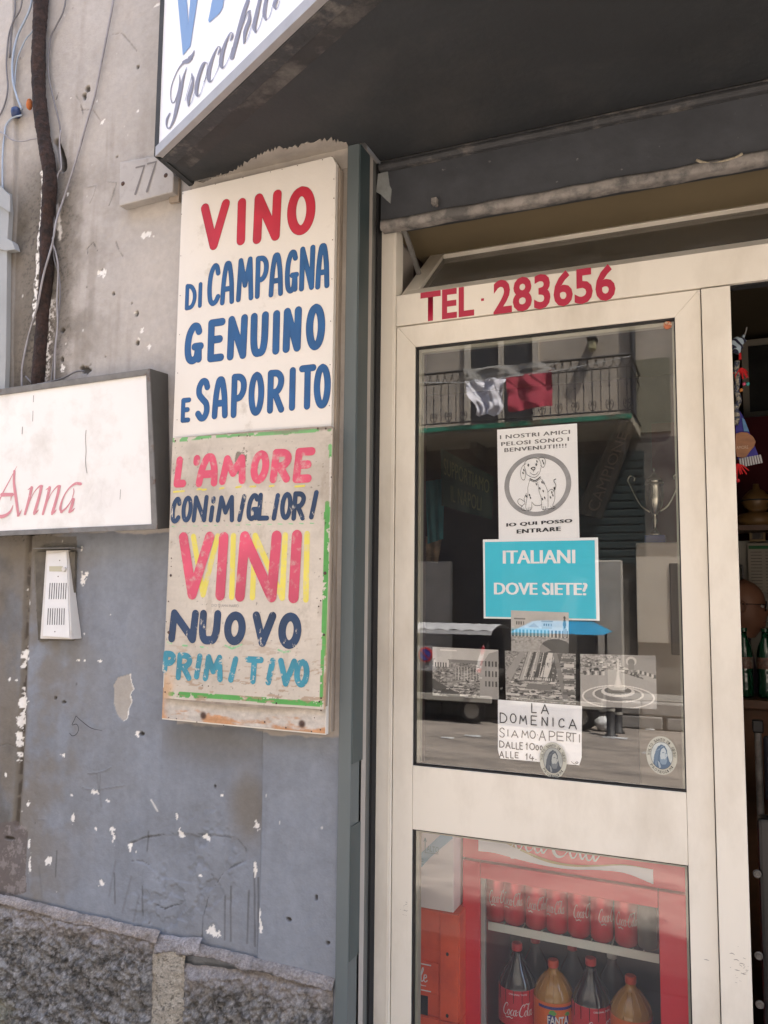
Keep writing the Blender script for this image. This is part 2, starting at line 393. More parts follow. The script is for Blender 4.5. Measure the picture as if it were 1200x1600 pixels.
def type_bold(name, s, w_, h_, m, parent, to3, x, y, dx, n=3, lift=.00008, space=1.0):
    for k in range(n): type_on(name, s, w_-dx*(n-1), h_, m, parent, (lambda a_, b_, c_, k=k: to3(a_, b_, lift*k)), 0.0, x+dx*k, y, space=space)
def type_on(name, s, w_, h_, m, parent, to3, bold=0.0, x=0, y=0, fit='w', space=1.0, spl=None, align='CENTER'):
    """a line of plain type fitted to width w_ and cap height h_, laid on a surface"""
    cu = bpy.data.curves.new('t', 'FONT'); cu.body = s; cu.offset = bold; cu.space_character = space; cu.resolution_u = 3
    o = bpy.data.objects.new('t', cu); COL.objects.link(o)
    me = bpy.data.meshes.new_from_object(o.evaluated_get(bpy.context.evaluated_depsgraph_get()))
    bpy.data.objects.remove(o); bpy.data.curves.remove(cu)
    co = np.array([v.co[:] for v in me.vertices])
    mn, mx = co.min(0), co.max(0)
    sx = w_/(mx[0]-mn[0]) if w_ else h_/(mx[1]-mn[1]); sy = h_/(mx[1]-mn[1]) if h_ else sx
    for v in me.vertices:
        v.co = to3(x+(v.co.x-mn[0])*sx, y+(v.co.y-mn[1])*sy, 0)
    me.name = name; me.materials.append(m); me.update()
    ob = bpy.data.objects.new(name, me); COL.objects.link(ob); ob.parent = parent
    return ob

# ================================================================== OUR BUILDING
YW = -0.13                      # street face of the rendered wall
ZS = 2.785                      # underside of the canopy
def Wp(px, py): p = at(px, py, YW); return (p[0], p[2])
bld = thing('shop_building', 'shop building with flaking beige plaster wall above blue-grey painted lower wall', 'building', loc=(0, 0, 0))
MT['wall_attr'] = mat_attr('plaster_wall', .85, 45, .10, .35, 160)
MT['plaster'] = mat('plain_plaster', (.42, .385, .35), .85, ns=4, na=.12, bump=.3, bs=40)
MT['stone_attr'] = mat_attr('basalt_stone', .85, 150, .5, 1.0, 260)

# ---- the rendered wall: a relief sheet with its paint, stains, chips and cracks
x0, x1, z0, z1 = -2.42, -0.915, .16, 3.72
step = .0031
nx = int((x1-x0)/step); nz = int((z1-z0)/step)
X, Z = np.meshgrid(np.linspace(x0, x1, nx), np.linspace(z0, z1, nz))
h = (fbm(X, Z, 3, 4, 1)-.5)*.010 + (fbm(X, Z, 14, 4, 2)-.5)*.0035 + (fbm(X, Z, 70, 3, 3)-.5)*.0012
tone = fbm(X, Z, 2.2, 6, 5); tone2 = fbm(X, Z, 9, 5, 6)
def rgb(*c): return np.array(c, float)[None, None, :]
beige = rgb(.425, .395, .365)*(0.86+.28*tone[..., None])*(0.93+.14*tone2[..., None])
warm = sstep(.5, .72, fbm(X*1.2, Z*.5, 5, 5, 9))[..., None]
beige = beige*(1-warm*.25)+rgb(.36, .31, .255)*warm*.25
strk = fbm(X*14, Z*1.1, 2.2, 5, 12)
vst = (sstep(.52, .72, fbm(X*9, Z*.7, 2.0, 5, 25))*sstep(.35, .6, fbm(X, Z, 3, 3, 26)))[..., None]; beige = beige*(1-vst*.4)+rgb(.24, .21, .18)*vst*.4
blue = rgb(.218, .238, .272)*(0.91+.18*strk[..., None])*(0.92+.16*tone2[..., None])
fad = sstep(.45, .75, fbm(X*1.5, Z*.8, 4, 5, 20))[..., None]
blue = blue*(1-fad*.3)+rgb(.20, .20, .20)*fad*.3
mot = sstep(.45, .7, fbm(X, Z, 7, 7, 27, .68))[..., None]; blue = blue*(1-mot*.22)+rgb(.125, .13, .14)*mot*.22
beige = beige*(1-mot*.18)+rgb(.25, .225, .20)*mot*.18
XB = Wp(262, 900)[0]; XP = Wp(411, 1260)[0]
zl = Wp(150, 834)[1]; zr = Wp(525, 1152)[1]
zb = np.where(X < XB+.05, zl, zr)+(fbm(X, Z, 18, 3, 31)-.5)*.03
bm_ = sstep(-.003, .003, zb-Z)[..., None]
col = beige*(1-bm_)+blue*bm_
def stain(mask, c, amt):
    global col
    mm = np.clip(mask, 0, 1)[..., None]*amt; col = col*(1-mm)+rgb(*c)*mm
def pts(l): return [Wp(*p) for p in l]
# ruined chase behind the down-pipe, mould, grime and contact shade painted round it
chase = pts([(62, -40), (64, 150), (78, 260), (75, 380), (70, 480), (62, 600), (48, 840), (38, 1000), (34, 1200), (22, 1290), (12, 1400)])
d = seg_dist(X, Z, chase)
wob = (fbm(X, Z, 16, 4, 40)-.5)*.05
above = sstep(Wp(75, 160)[1], Wp(75, 300)[1], Z) if False else sstep(Wp(78, 215)[1], Wp(75, 330)[1], Z)
g = sstep(.17, .03, d+wob*1.6)*above*(Z > zl-.02)
stain(g*(.55+.85*fbm(X, Z, 45, 7, 42, .7)), (.10, .086, .07), .95)
leftg = sstep(Wp(84, 400)[0], Wp(56, 400)[0], X)*above*(.10+1.25*fbm(X, Z*.6, 9, 5, 43)); stain(leftg, (.095, .083, .066), 1.0)
g2 = sstep(.42, .02, d+wob*2)*sstep(.36, .60, fbm(X, Z, 7, 5, 44))*above
stain(g2, (.175, .155, .13), .8)
stain(sstep(.52, .68, fbm(X, Z, 120, 4, 46, .7))*g, (.03, .026, .022), .6)
core = sstep(.017, .009, d+wob*.2)*above*(Z > zl)
edg = sstep(.045, .012, d+wob*.6)*sstep(Wp(78, 250)[1], Wp(75, 300)[1], Z)*(Z > zl); stain(edg, (.075, .064, .052), .8)
stain(core, (.028, .022, .02), .95); h -= core*.016
stain(sstep(.57, .61, fbm(X, Z, 85, 3, 47))*core, (.30, .27, .24), .8)
lime = pts([(67, 270), (68, 310), (63, 370), (59, 430), (56, 470), (55, 505)])
dl = seg_dist(X, Z, lime); lm = sstep(.0105, .006, dl+(fbm(X, Z, 60, 3, 50)-.5)*.014)
stain(lm*sstep(.36, .42, fbm(X, Z, 110, 3, 51)), (.78, .76, .72), 1); h += lm*.003
lime2 = pts([(90, 320), (92, 345), (94, 372)]); dl = seg_dist(X, Z, lime2); stain(sstep(.012, .003, dl+(fbm(X, Z, 70, 3, 52)-.5)*.02), (.66, .62, .56), .9)
lime3 = pts([(82, 470), (78, 520), (72, 570), (70, 592)]); dl = seg_dist(X, Z, lime3); stain(sstep(.020, .004, dl+(fbm(X, Z, 60, 4, 53)-.5)*.04)*sstep(.47, .52, fbm(X, Z, 120, 3, 54)), (.62, .59, .55), .95)
# lower chase in the blue wall
low = (Z < zl+.01)
dc = seg_dist(X, Z, pts([(46, 835), (42, 960), (38, 1060), (36, 1130), (30, 1215), (24, 1290)]))
stain(sstep(.024, .008, dc+wob*.25)*low, (.145, .125, .098), .85)
stain(sstep(.009, .004, dc+wob*.12)*low*sstep(.35, .5, fbm(X, Z, 40, 4, 60)), (.055, .045, .036), .85); h -= sstep(.016, .003, dc)*low*.008
stain(in_poly(X+wob*.25, Z+wob*.25, pts([(-80, 1290), (20, 1285), (42, 1300), (40, 1395), (-80, 1420)]))*1.0, (.125, .105, .097), .92)
stain(in_poly(X+wob*.2, Z, pts([(-80, 1290), (40, 1290), (40, 1400), (-80, 1420)]))*sstep(.52, .64, fbm(X, Z, 60, 5, 61, .7)), (.27, .24, .23), .6)
# darker brown border round the intercom
stain(in_poly(X+wob*.12, Z+wob*.2, pts([(50, 838), (120, 838), (118, 1000), (62, 1003), (56, 930)]))*1.0, (.15, .135, .11), .8)
# step of the left wall edge and the pilaster on the right
ex = [Wp(26, -40), Wp(27, 260), Wp(22, 420), Wp(17, 700)]
edge = np.interp(Z, [p[1] for p in ex][::-1], [p[0] for p in ex][::-1])
h += np.where(Z > zl, sstep(edge+.004, edge-.004, X)*.014, 0)
stain(sstep(.006, .0, np.abs(X-edge-.004))*(Z > zl), (.30, .28, .255), .5)
ple = XP+.002*np.sin(Z*9)
h += sstep(ple-.003, ple+.003, X)*.012
stain(sstep(.0028, .0006, np.abs(X-ple+.003))*(Z < zr), (.09, .09, .09), .6)
# brown damp stain and runs beside the pilaster
c0 = Wp(388, 1262); e = np.hypot((X-c0[0])/.075, (Z-c0[1])/.13)+wob*5
stain(sstep(1.15, .3, e)*(X < ple), (.165, .148, .125), .85)
c0 = Wp(330, 1165); e = np.hypot((X-c0[0])/.20, (Z-c0[1])/.07)+wob*5; stain(sstep(1.2, .4, e)*(Z < zr+.01)*(X > XB), (.15, .145, .14), .6)
for px_, a, b in ((352, 1400, 1468), (361, 1385, 1470), (389, 1392, 1474), (397, 1350, 1478), (403, 1372, 1478), (178, 1365, 1412), (222, 1385, 1430), (88, 1330, 1370), (232, 1300, 1330)):
    dd = seg_dist(X, Z, pts([(px_, a), (px_-1.5+math.sin(px_)*3, b)])); stain(sstep(.0042, .001, dd+wob*.03), (.085, .08, .075), .65)
for px_, a, b, dx in ((150, 1210, 1260, 8), (180, 1345, 1400, -10), (205, 1370, 1425, -14), (217, 1400, 1440, -9), (60, 1355, 1400, 5), (40, 1345, 1385, 3)):
    dd = seg_dist(X, Z, pts([(px_, a), (px_+dx, b)])); stain(sstep(.006, .001, dd), (.12, .12, .12), .35)
# peeling flakes: raised islands with dark broken rims
fl = in_poly(X+wob*.22, Z+wob*.22, pts([(203, 1318), (225, 1308), (283, 1302), (330, 1306), (372, 1312), (386, 1330), (383, 1348), (350, 1362), (330, 1392), (300, 1380), (250, 1372), (232, 1352), (212, 1345)]))
h -= fl*.0016; col *= np.where(fl, .97, 1)[..., None]
rough = sstep(.48, .60, fbm(X, Z, 34, 4, 70))*sstep(.16, .02, seg_dist(X, Z, pts([(330, 1325), (318, 1385), (250, 1415)]))+wob)
h -= rough*.0028; col *= (1-.10*rough)[..., None]
for crk, dk in ((pts([(203, 1318), (225, 1309), (262, 1303), (283, 1302), (322, 1305), (368, 1309), (384, 1326), (384, 1345), (367, 1352), (350, 1362), (335, 1384), (325, 1404), (318, 1430), (316, 1466)]), .55),
                (pts([(245, 1414), (258, 1420), (270, 1415), (286, 1412)]), .8), (pts([(232, 1352), (222, 1345), (206, 1345)]), .5), (pts([(0, 1165), (12, 1162), (26, 1168)]), .3),
                (pts([(170, 320), (175, 305), (182, 285)]), .5), (pts([(170, 55), (190, 52), (205, 68), (214, 80)]), .4), (pts([(128, 172), (146, 172), (158, 190)]), .4), (pts([(180, 375), (186, 392), (192, 400)]), .5),
                (pts([(137, 400), (136, 388), (145, 378), (152, 392)]), .9), (pts([(118, 148), (126, 160), (130, 178)]), .5), (pts([(88, 155), (92, 145)]), .8), (pts([(152, 430), (160, 420), (166, 424)]), .9)):
    dd = seg_dist(X, Z, crk)+(fbm(X, Z, 50, 3, 73)-.5)*.006
    stain(sstep(.0021, .0005, dd), (.05, .05, .05), dk); h -= sstep(.003, 0, dd)*.002
# embossed old lettering and scratches
for sc_ in (pts([(137, 1209), (151, 1208), (163, 1205), (173, 1199)]), pts([(156, 1210), (155, 1232)]), pts([(128, 1231), (145, 1236), (165, 1232), (193, 1228)]),
            pts([(136, 292), (150, 290), (146, 304), (140, 317)]), pts([(168, 284), (182, 285), (178, 302), (170, 320)]), pts([(58, 1281), (68, 1282)])):
    dd = seg_dist(X, Z, sc_); h += sstep(.003, .0, dd)*.0016; stain(sstep(.0022, .0006, dd), (.10, .10, .10), .45)
# paint chips down to white plaster, plugged holes and dark screw holes
WH = [(9, 1210, 3, 4), (43, 1258, 4, 5), (113, 1277, 4, 9), (175, 1298, 6, 7), (177, 1311, 4, 8), (149, 1296, 3, 4), (75, 1346, 8, 7), (159, 1381, 7, 6), (166, 1374, 2.5, 2.5), (203, 1325, 4, 7), (212, 1331, 4, 3), (88, 1371, 3, 2),
      (220, 1371, 2.5, 3), (283, 1303, 5, 6), (147, 1238, 9, 4), (40, 1024, 9, 16), (37, 1040, 5, 5), (36, 1077, 4, 7), (38, 1102, 10, 14), (33, 1128, 8, 18), (29, 1155, 8, 22), (29, 1182, 6, 10), (129, 905, 7, 8), (127, 898, 4, 12), (134, 897, 5, 4),
      (214, 1147, 5, 5), (98, 1180, 6, 3), (243, 9, 9, 4), (228, 366, 11, 6), (239, 369, 5, 3), (161, 190, 6, 5), (211, 489, 5, 4), (222, 516, 4, 6), (233, 541, 4, 5), (98, 574, 5, 8), (105, 304, 3, 5), (160, 427, 10, 7), (217, 530, 3, 3), (103, 537, 2, 4),
      (152, 158, 2.5, 3), (216, 174, 2.5, 3), (111, 153, 2, 3), (347, 1243, 4, 4), (384, 1229, 2.5, 3), (401, 1290, 5, 7), (398, 1357, 4, 8), (409, 1430, 4, 10), (411, 1446, 4, 7), (359, 1393, 3, 3), (333, 1456, 10, 8), (322, 1308, 6, 5), (276, 1276, 3, 4),
      (278, 1330, 3, 3), (313, 1368, 4, 3), (127, 858, 3, 5), (16, 1062, 5, 3), (27, 1063, 4, 2), (132, 990, 2, 2), (172, 960, 3, 3), (110, 1243, 3, 4), (126, 1032, 9, 2), (155, 1033, 5, 2), (46, 1345, 4, 14), (44, 1320, 3, 8), (456, 1376, 3, 3), (168, 1252, 5, 3), (42, 920, 2, 3), (46, 940, 3, 6), (8, 1140, 3, 3)]
for px_, py_, rx, ry in WH:
    if py_ > 1200 and rx*ry < 11: continue
    c0 = Wp(px_, py_); k = .00145
    e = np.hypot((X-c0[0])/(rx*k), (Z-c0[1])/(ry*k))+(fbm(X, Z, 130, 3, 80)-.5)*2.6+(vnoise(X*60, Z*60, 82)-.5)*.8
    mk = sstep(1.0, .82, e); stain(mk, (.74, .72, .68), 1); h -= mk*.0008
ang = seg_dist(X, Z, pts([(236, 1250), (246, 1267)])); stain(sstep(.0035, .0015, ang), (.62, .60, .56), .9)
# grey unpainted flake with its white torn edge
pp = pts([(204, 1053), (206, 1066), (209, 1077), (203, 1085), (206, 1097), (201, 1108), (200, 1122), (193, 1127), (183, 1118), (177, 1098), (177, 1070), (184, 1058)])
outer = in_poly(X+wob*.08, Z+wob*.08, pp); inner = in_poly(X+.004+wob*.05, Z+.001, pp)
stain(outer*1., (.66, .64, .60), 1); stain((outer & inner)*1., (.36, .335, .30), 1); h -= outer*.0012
HO = [(214, 491, 4, 6), (215, 536, 4, 5), (99, 516, 5, 6), (98, 562, 4, 6), (87, 1090, 4, 4), (137, 139, 6, 8), (133, 150, 5, 9), (178, 459, 2.5, 3), (221, 1147, 5, 3), (216, 105, 3, 3), (12, 1310, 12, 2.5), (455, 1434, 4, 3), (498, 1400, 2, 4), (515, 1471, 3, 3), (336, 1229, 2, 3),
      (100, 1097, 4, 2), (165, 558, 1.5, 2), (183, 245, 2, 1.5), (134, 578, 13, 9), (206, 474, 1.5, 2)]
for px_, py_, rx, ry in HO:
    c0 = Wp(px_, py_); k = .00172
    e = np.hypot((X-c0[0])/(rx*k), (Z-c0[1])/(ry*k))+(fbm(X, Z, 90, 2, 81)-.5)*1.1
    mk = sstep(1.1, .7, e); stain(mk, (.05, .045, .04), .92); h -= mk*.008
big = seg_dist(X, Z, pts([(88, 222), (93, 235), (98, 252), (99, 262)])); mk = sstep(.016, .008, big+wob*.15); stain(mk, (.03, .025, .02), .95); h -= mk*.02
# small random nicks
rs = np.random.RandomState(5)
for _ in range(70):
    cx, cz = rs.uniform(x0, x1), rs.uniform(.6, 3.6); r_ = rs.uniform(.0015, .0035)
    sl = (slice(max(0, int((cz-.01-z0)/step)), int((cz+.01-z0)/step)), slice(max(0, int((cx-.01-x0)/step)), int((cx+.01-x0)/step)))
    e = np.hypot((X[sl]-cx)/r_, (Z[sl]-cz)/(r_*rs.uniform(.8, 2.2)))
    mk = (sstep(1.2, .5, e)*.8)[..., None]; c_ = rgb(.60, .58, .54) if rs.rand() < .6 else rgb(.09, .085, .08)
    col[sl] = col[sl]*(1-mk)+c_*mk
# brown bare plaster strip around the boards
stain((X > Wp(505, 1000)[0])*sstep(.35, .6, fbm(X*2, Z*.4, 6, 4, 90))*(Z > zr), (.30, .26, .215), .5)
wall = grid_obj('plaster_wall', X, YW-h, Z, np.clip(col, .01, .95), MT['wall_attr'], bld)
wall['label'] = 'chipped plaster, beige above and blue-grey below'

# ---- bulk of the building beyond the near wall
mb = MB(); mb.box(-12, x0+.004, YW, YW+.4, -.05, 3.72); mb.build('outer_wall', mat('blue_render', (.205, .228, .258), .85, ns=5, na=.15, bump=.3, bs=30), bld)
mb = MB(); mb.box(-12, 10, YW+.003, YW+.4, 3.72, 8.0); mb.box(x0, x1+.0, YW+.03, YW+.4, -.05, 3.72); mb.box(1.06, 10, YW+.001, YW+.4, -.05, 3.72)
mb.box(x1, 1.06, YW+.06, YW+.4, 2.86, 3.72); mb.build('outer_wall', MT['plaster'], bld)
mb = MB(); mb.box(-12.2, 10.2, YW-.06, 8.2, 8.0, 8.25); mb.build('roof', MT['plaster'], bld)
mb = MB(); mb.box(-12, 10, 7.9, 8.2, -.05, 8); mb.box(-12, -11.7, .3, 7.9, -.05, 8); mb.box(9.7, 10, .3, 7.9, -.05, 8); mb.build('outer_wall', MT['plaster'], bld)

# ---- basalt plinth stones with mortar
def stone(px_l, px_r, py_tl, py_tr, seed, zbot=.0, name='plinth_stone', xl=None, xr=None, st=.0034, out=.028):
    a = Wp(px_l, py_tl); b = Wp(px_r, py_tr); a0 = xl if xl is not None else a[0]; b0 = xr if xr is not None else b[0]
    n1 = int((b0-a0)/st); n2 = int((max(a[1], b[1])-zbot)/st)
    U, V = np.meshgrid(np.linspace(0, 1, n1), np.linspace(0, 1, n2))
    zt = a[1]+(b[1]-a[1])*U+(fbm(U*3, U*0, 4, 3, seed)-.5)*.012
    XX = a0+(b0-a0)*U; ZZ = zbot+(zt-zbot)*V
    n = (fbm(XX, ZZ, 16, 5, seed, .62)-.5)
    n2_ = fbm(XX, ZZ, 60, 4, seed+3, .6)-.5
    edge = np.minimum.reduce([sstep(0, .03, XX-a0), sstep(0, .03, b0-XX), sstep(0, .025, zt-ZZ)])
    hh = out*(.45+.55*edge)+edge*(n*.030+n2_*.024+(fbm(XX, ZZ, 130, 3, seed+4, .7)-.5)*.012)
    t = fbm(XX, ZZ, 62, 7, seed+5, .82)
    c = rgb(.128, .124, .120)*(.35+1.8*sstep(.3, .72, t))[..., None]
    k = sstep(.58, .70, fbm(XX, ZZ, 26, 5, seed+8))[..., None]; c = c*(1-k*.6)+rgb(.225, .218, .205)*k*.6
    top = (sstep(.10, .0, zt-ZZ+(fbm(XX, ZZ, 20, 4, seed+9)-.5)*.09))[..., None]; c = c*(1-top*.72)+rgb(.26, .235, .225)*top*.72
    lichen = (sstep(.55, .68, fbm(XX, ZZ, 6, 4, seed+11))*sstep(Wp(60, 1500)[0], Wp(-10, 1500)[0], XX))[..., None]; c = c*(1-lichen*.6)+rgb(.24, .235, .15)*lichen*.6
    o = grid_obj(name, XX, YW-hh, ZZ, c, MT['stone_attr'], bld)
    return o
zpt = Wp(250, 1455)[1]
s1 = stone(-10, 252, 1398, 1458, 101, xl=-2.42); s2 = stone(288, 524, 1500, 1532, 140)
x_j0, x_j1 = Wp(252, 1500)[0], Wp(288, 1500)[0]
stone(-300, -12, 1398, 1398, 170, xl=-3.3, xr=-2.43, st=.012)
# mortar joint and the cement cap (pale, rounded) along the top of the stones
U, V = np.meshgrid(np.linspace(0, 1, 22), np.linspace(0, 1, 170))
zt = Wp(268, 1478)[1]; XX = x_j0-.012+(x_j1-x_j0+.03)*U+(fbm(V*3, U*0, 5, 3, 7)-.5)*.012; ZZ = zt*V
hh = .020+.010*np.sin(math.pi*np.clip(U, 0, 1))+(fbm(XX, ZZ, 60, 3, 8)-.5)*.006
c = rgb(.33, .30, .25)*(.8+.4*fbm(XX, ZZ, 70, 4, 9)[..., None]); sp = (fbm(XX, ZZ, 170, 2, 10) > .70)[..., None]; c = np.where(sp, c*.4, c)
grid_obj('mortar_joint', XX, YW-hh, ZZ, c, MT['stone_attr'], bld)
def cap(x_a, x_b, za, zb_, hgt, seed, ca=(.245, .215, .195)):
    n1 = max(8, int((x_b-x_a)/.0030)); U, V = np.meshgrid(np.linspace(0, 1, n1), np.linspace(0, 1, 22))
    XX = x_a+(x_b-x_a)*U; zt = za+(zb_-za)*U+(fbm(XX, U*0, 12, 3, seed)-.5)*.010
    ZZ = zt-hgt*(1-V)*(1+(fbm(XX, U*0+3, 18, 3, seed)-.5)*.8)
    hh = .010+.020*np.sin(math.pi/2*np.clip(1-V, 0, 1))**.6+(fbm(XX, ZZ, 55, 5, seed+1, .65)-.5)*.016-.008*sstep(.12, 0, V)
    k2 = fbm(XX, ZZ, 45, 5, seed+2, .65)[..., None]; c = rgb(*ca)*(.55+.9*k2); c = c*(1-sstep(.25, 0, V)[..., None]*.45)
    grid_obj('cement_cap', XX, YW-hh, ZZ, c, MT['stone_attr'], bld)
cap(-2.42, x_j0+.003, Wp(0, 1393)[1]+.005, Wp(250, 1452)[1], .026, 201)
cap(x_j0-.004, Wp(320, 1465)[0], Wp(254, 1456)[1], Wp(320, 1466)[1]+.004, .046, 210, (.25, .235, .235))
cap(Wp(314, 1465)[0], Wp(527, 1520)[0], Wp(314, 1470)[1], Wp(527, 1526)[1], .030, 220, (.22, .20, .19))
cap(-3.3, -2.424, Wp(0, 1393)[1]+.005, Wp(0, 1393)[1]+.005, .042, 230)
mb = MB(); mb.box(-12, 10, YW-.02, YW+.02, 0, .0) if False else None
mb = MB(); mb.box(-12, -3.3, YW-.05, YW-.001, -.05, .66); mb.box(1.06, 10, YW-.05, YW-.002, -.05, .62); mb.build('plinth', mat('plinth_basalt', (.10, .095, .09), .9, ns=14, na=.5, bump=1, bs=30), bld)

# ---- hand-scrawled mark
mb = MB(); t3 = plane3(YW-.0085)
ribbon(mb, pts([(122, 1118), (119, 1125), (116, 1132), (123, 1131), (126, 1139), (122, 1147), (116, 1149), (112, 1145)]), .0011, 0, 0, t3)
ribbon(mb, pts([(122, 1118), (132, 1127), (146, 1137), (163, 1141)]), [.0009, .0012, .0011, .0004], 0, 3e-4, t3)
tag(mb.build('scrawl', MT['ink'], bld), 'small black hand-drawn mark')
# ---- ragged plaster left between canopy and boards
rag = [(300, 292), (306, 284), (318, 286), (330, 280), (345, 274), (362, 270), (372, 262), (384, 254), (398, 247), (410, 240), (425, 234), (437, 231), (452, 232), (475, 225), (500, 220), (518, 218), (530, 221), (548, 228), (548, 262), (300, 312)]
U = [at(a, b, YW-.012) for a, b in rag]
mb = MB(); mb.prism_xz([(p[0], min(p[2], ZS+.005)) for p in U][::-1], YW-.014, YW+.02)
mb.build('bare_plaster', mat('bare_plaster', (.40, .365, .325), .9, ns=12, na=.2, bump=.6, bs=40), bld)
# plaster daub hanging on the soffit edge (same ragged outline, on the canopy underside)
rg2 = []
for (a0_, b0_), (a1_, b1_) in zip(rag[1:17], rag[2:18]):
    for k in range(5):
        u = k/5; rg2.append((a0_+(a1_-a0_)*u, b0_+(b1_-b0_)*u+2.4*math.sin(a0_*7.7+k*2.9)+1.4*math.sin(k*5.1+b0_)))
dab = [atZ(a, b, ZS-.0015) for a, b in rg2]
wallp = [(p[0], YW) for p in dab[::-1]]
mb = MB(); mb.prism_xy([(p[0], min(p[1], YW-.0005)) for p in dab]+[(dab[-1][0], YW+.004), (dab[0][0], YW+.004)], ZS-.003, ZS+.002)
mb.build('bare_plaster', bpy.data.materials['bare_plaster'], bld)

# ================================================================== DOWN-PIPE AND CABLES
pipe = thing('drain_pipe', 'rusty dark brown drain pipe running up the beige wall at far left', 'pipe')
pth = [at(a, b, YW-.030) for a, b in [(72, -300), (68, -120), (64, 0), (61, 60), (60, 110), (62, 160), (68, 210), (74, 245), (78, 275), (77, 305)]]+[at(a, b, YW-.018) for a, b in [(74, 360), (73, 420)]]+[at(a, b, YW-.004) for a, b in [(70, 470), (65, 530), (60, 600), (56, 640)]]
pc = catmull(pth, 6); rr = [.0232*(1+.03*math.sin(i*1.7)+.04*math.sin(i*.63)) for i in range(len(pc))]
mb = MB(); mb.tube(pc, rr, 18); o = mb.build('pipe_run', MT['rust'], pipe, smooth=True)
tx = bpy.data.textures.new('rustbump', 'CLOUDS'); tx.noise_scale = .012
sb = o.modifiers.new('s', 'SUBSURF'); sb.levels = sb.render_levels = 2
dm = o.modifiers.new('d', 'DISPLACE'); dm.texture = tx; dm.strength = .0045; dm.mid_level = .5
def cable(pl, r, m, label, off=.012, grp='thin cables running down the plaster wall', cat='cable', k=7):
    mb = MB(); q = [at(a, b, YW-off-(dz if len(c_) else 0)) for (a, b, *c_) in pl for dz in [c_[0] if c_ else 0]]
    mb.tube(catmull(q, 6), r, k); o = mb.build('cable', m, None, smooth=True); return tag(o, label, cat, grp)
cable([(182, -60), (177, 0), (166, 60), (158, 100), (148, 150), (136, 190), (122, 240), (108, 285), (98, 315), (88, 345, .02), (82, 380, .025), (68, 430, .03), (58, 480, .02), (46, 520), (37, 560), (34, 590), (36, 650)], .0034, MT['cable'], 'long slanting grey cable from the top edge crossing the rusty pipe')
cable([(106, -50), (101, 10), (88, 40), (79, 60), (75, 100), (78, 130), (86, 165), (93, 195), (94, 215), (92, 240), (95, 262), (91, 275), (86, 300), (84, 350), (84, 400), (92, 430), (94, 460), (91, 500), (84, 560), (80, 600), (79, 640)], .0028, MT['cable_dark'], 'bent grey cable hugging the right side of the rusty pipe', .014)
cable([(95, 204), (93, 225), (96, 262), (91, 272), (82, 310), (81, 370), (87, 395), (91, 420), (89, 470), (90, 510), (86, 555), (85, 640)], .0028, MT['cable'], 'second cable strand tied beside the bent cable near the pipe', .018)
cable([(52, -40), (48, 10), (28, 55), (20, 90), (20, 125), (26, 150), (34, 172)], .0038, MT['cable_blue'], 'pale blue cable curving down to the dark blue cap', .02)
cable([(60, 20, .0), (51, 48), (40, 62), (28, 90), (24, 115), (23, 135)], .0025, MT['cable_blue'], 'thin blue-grey cable leaving the pipe towards the pale blue cable', .014)
cable([(36, -40), (33, 10), (20, 35), (13, 60), (10, 100), (12, 140), (4, 172), (-8, 190)], .0028, MT['cable_dark'], 'dark wavy cable at the far left top corner', .022)
cable([(26, -40), (23, 20), (18, 45), (15, 90)], .003, MT['cable_dark'], 'short dark cable beside the wavy one at top left', .020)
cable([(34, 180), (20, 184), (10, 195), (7, 210), (4, 245), (4, 300)], .003, MT['cable_blue'], 'pale cable dropping from the blue cap to the grey duct', .02)
cable([(-15, 200), (0, 206), (20, 219), (34, 221), (48, 218), (60, 216)], .0022, MT['cable'], 'thin sagging wire reaching the pipe below the blue cap', .024)
cable([(40, 588), (50, 598), (60, 600), (80, 596), (100, 590), (118, 581), (132, 580)], .0026, MT['cable_dark'], 'cable end looping along the top of the white lightbox', .02)
mb = MB(); c_ = at(25, 176, YW-.016); mb.lathe([(.003, -.018), (.014, -.014), (.017, 0), (.016, .012), (.009, .018)], c_, 12)
tag(mb.build('plastic_plug', mat('navy_plastic', (.02, .04, .12), .5), None, smooth=True), 'dark blue plastic cap among the cables left of the rusty pipe', 'plug')
mb = MB(); c_ = at(46, 163, YW-.020)
mb.grid(lambda u, v: (c_[0]+.0085*math.sin(math.pi*v)*math.cos(2*math.pi*u)*(1+.25*math.sin(7*v+4*u)), c_[1]+.012*math.sin(math.pi*v)*math.sin(2*math.pi*u), c_[2]+.020*math.cos(math.pi*v)), 16, 12)
tag(mb.build('foam_plug', mat('orange_foam', (.42, .13, .04), .9, ns=60, na=.4, bump=.8, bs=90), None, smooth=True), 'small orange blob of foam stuck against the rusty pipe', 'foam')
duct = thing('cable_duct', 'grey metal cable duct with a bracket at the left edge', 'duct')
dm_ = mat('duct_grey', (.30, .31, .31), .5, ns=5, na=.1)
pa = [at(*p, YW-.03) for p in [(-60, 300), (12, 300), (14, 330), (11, 380), (9, 560), (5, 660), (-60, 660)]]
mb = MB(); mb.prism_xz([(p[0], p[2]) for p in pa][::-1], YW-.03, YW-.010); mb.build('duct_body', dm_, duct, bevel=.002)
pa = [at(*p, YW-.034) for p in [(-60, 278), (0, 290), (16, 306), (16, 332), (0, 322), (-60, 310)]]
mb = MB(); mb.prism_xz([(p[0], p[2]) for p in pa][::-1], YW-.036, YW-.029); mb.build('bracket', dm_, duct, bevel=.001)
pa = [at(*p, YW-.034) for p in [(10, 372), (20, 378), (24, 390), (10, 392), (-40, 380), (-40, 372)]]
mb = MB(); mb.prism_xz([(p[0], p[2]) for p in pa][::-1], YW-.036, YW-.012); mb.build('clip', dm_, duct, bevel=.001)

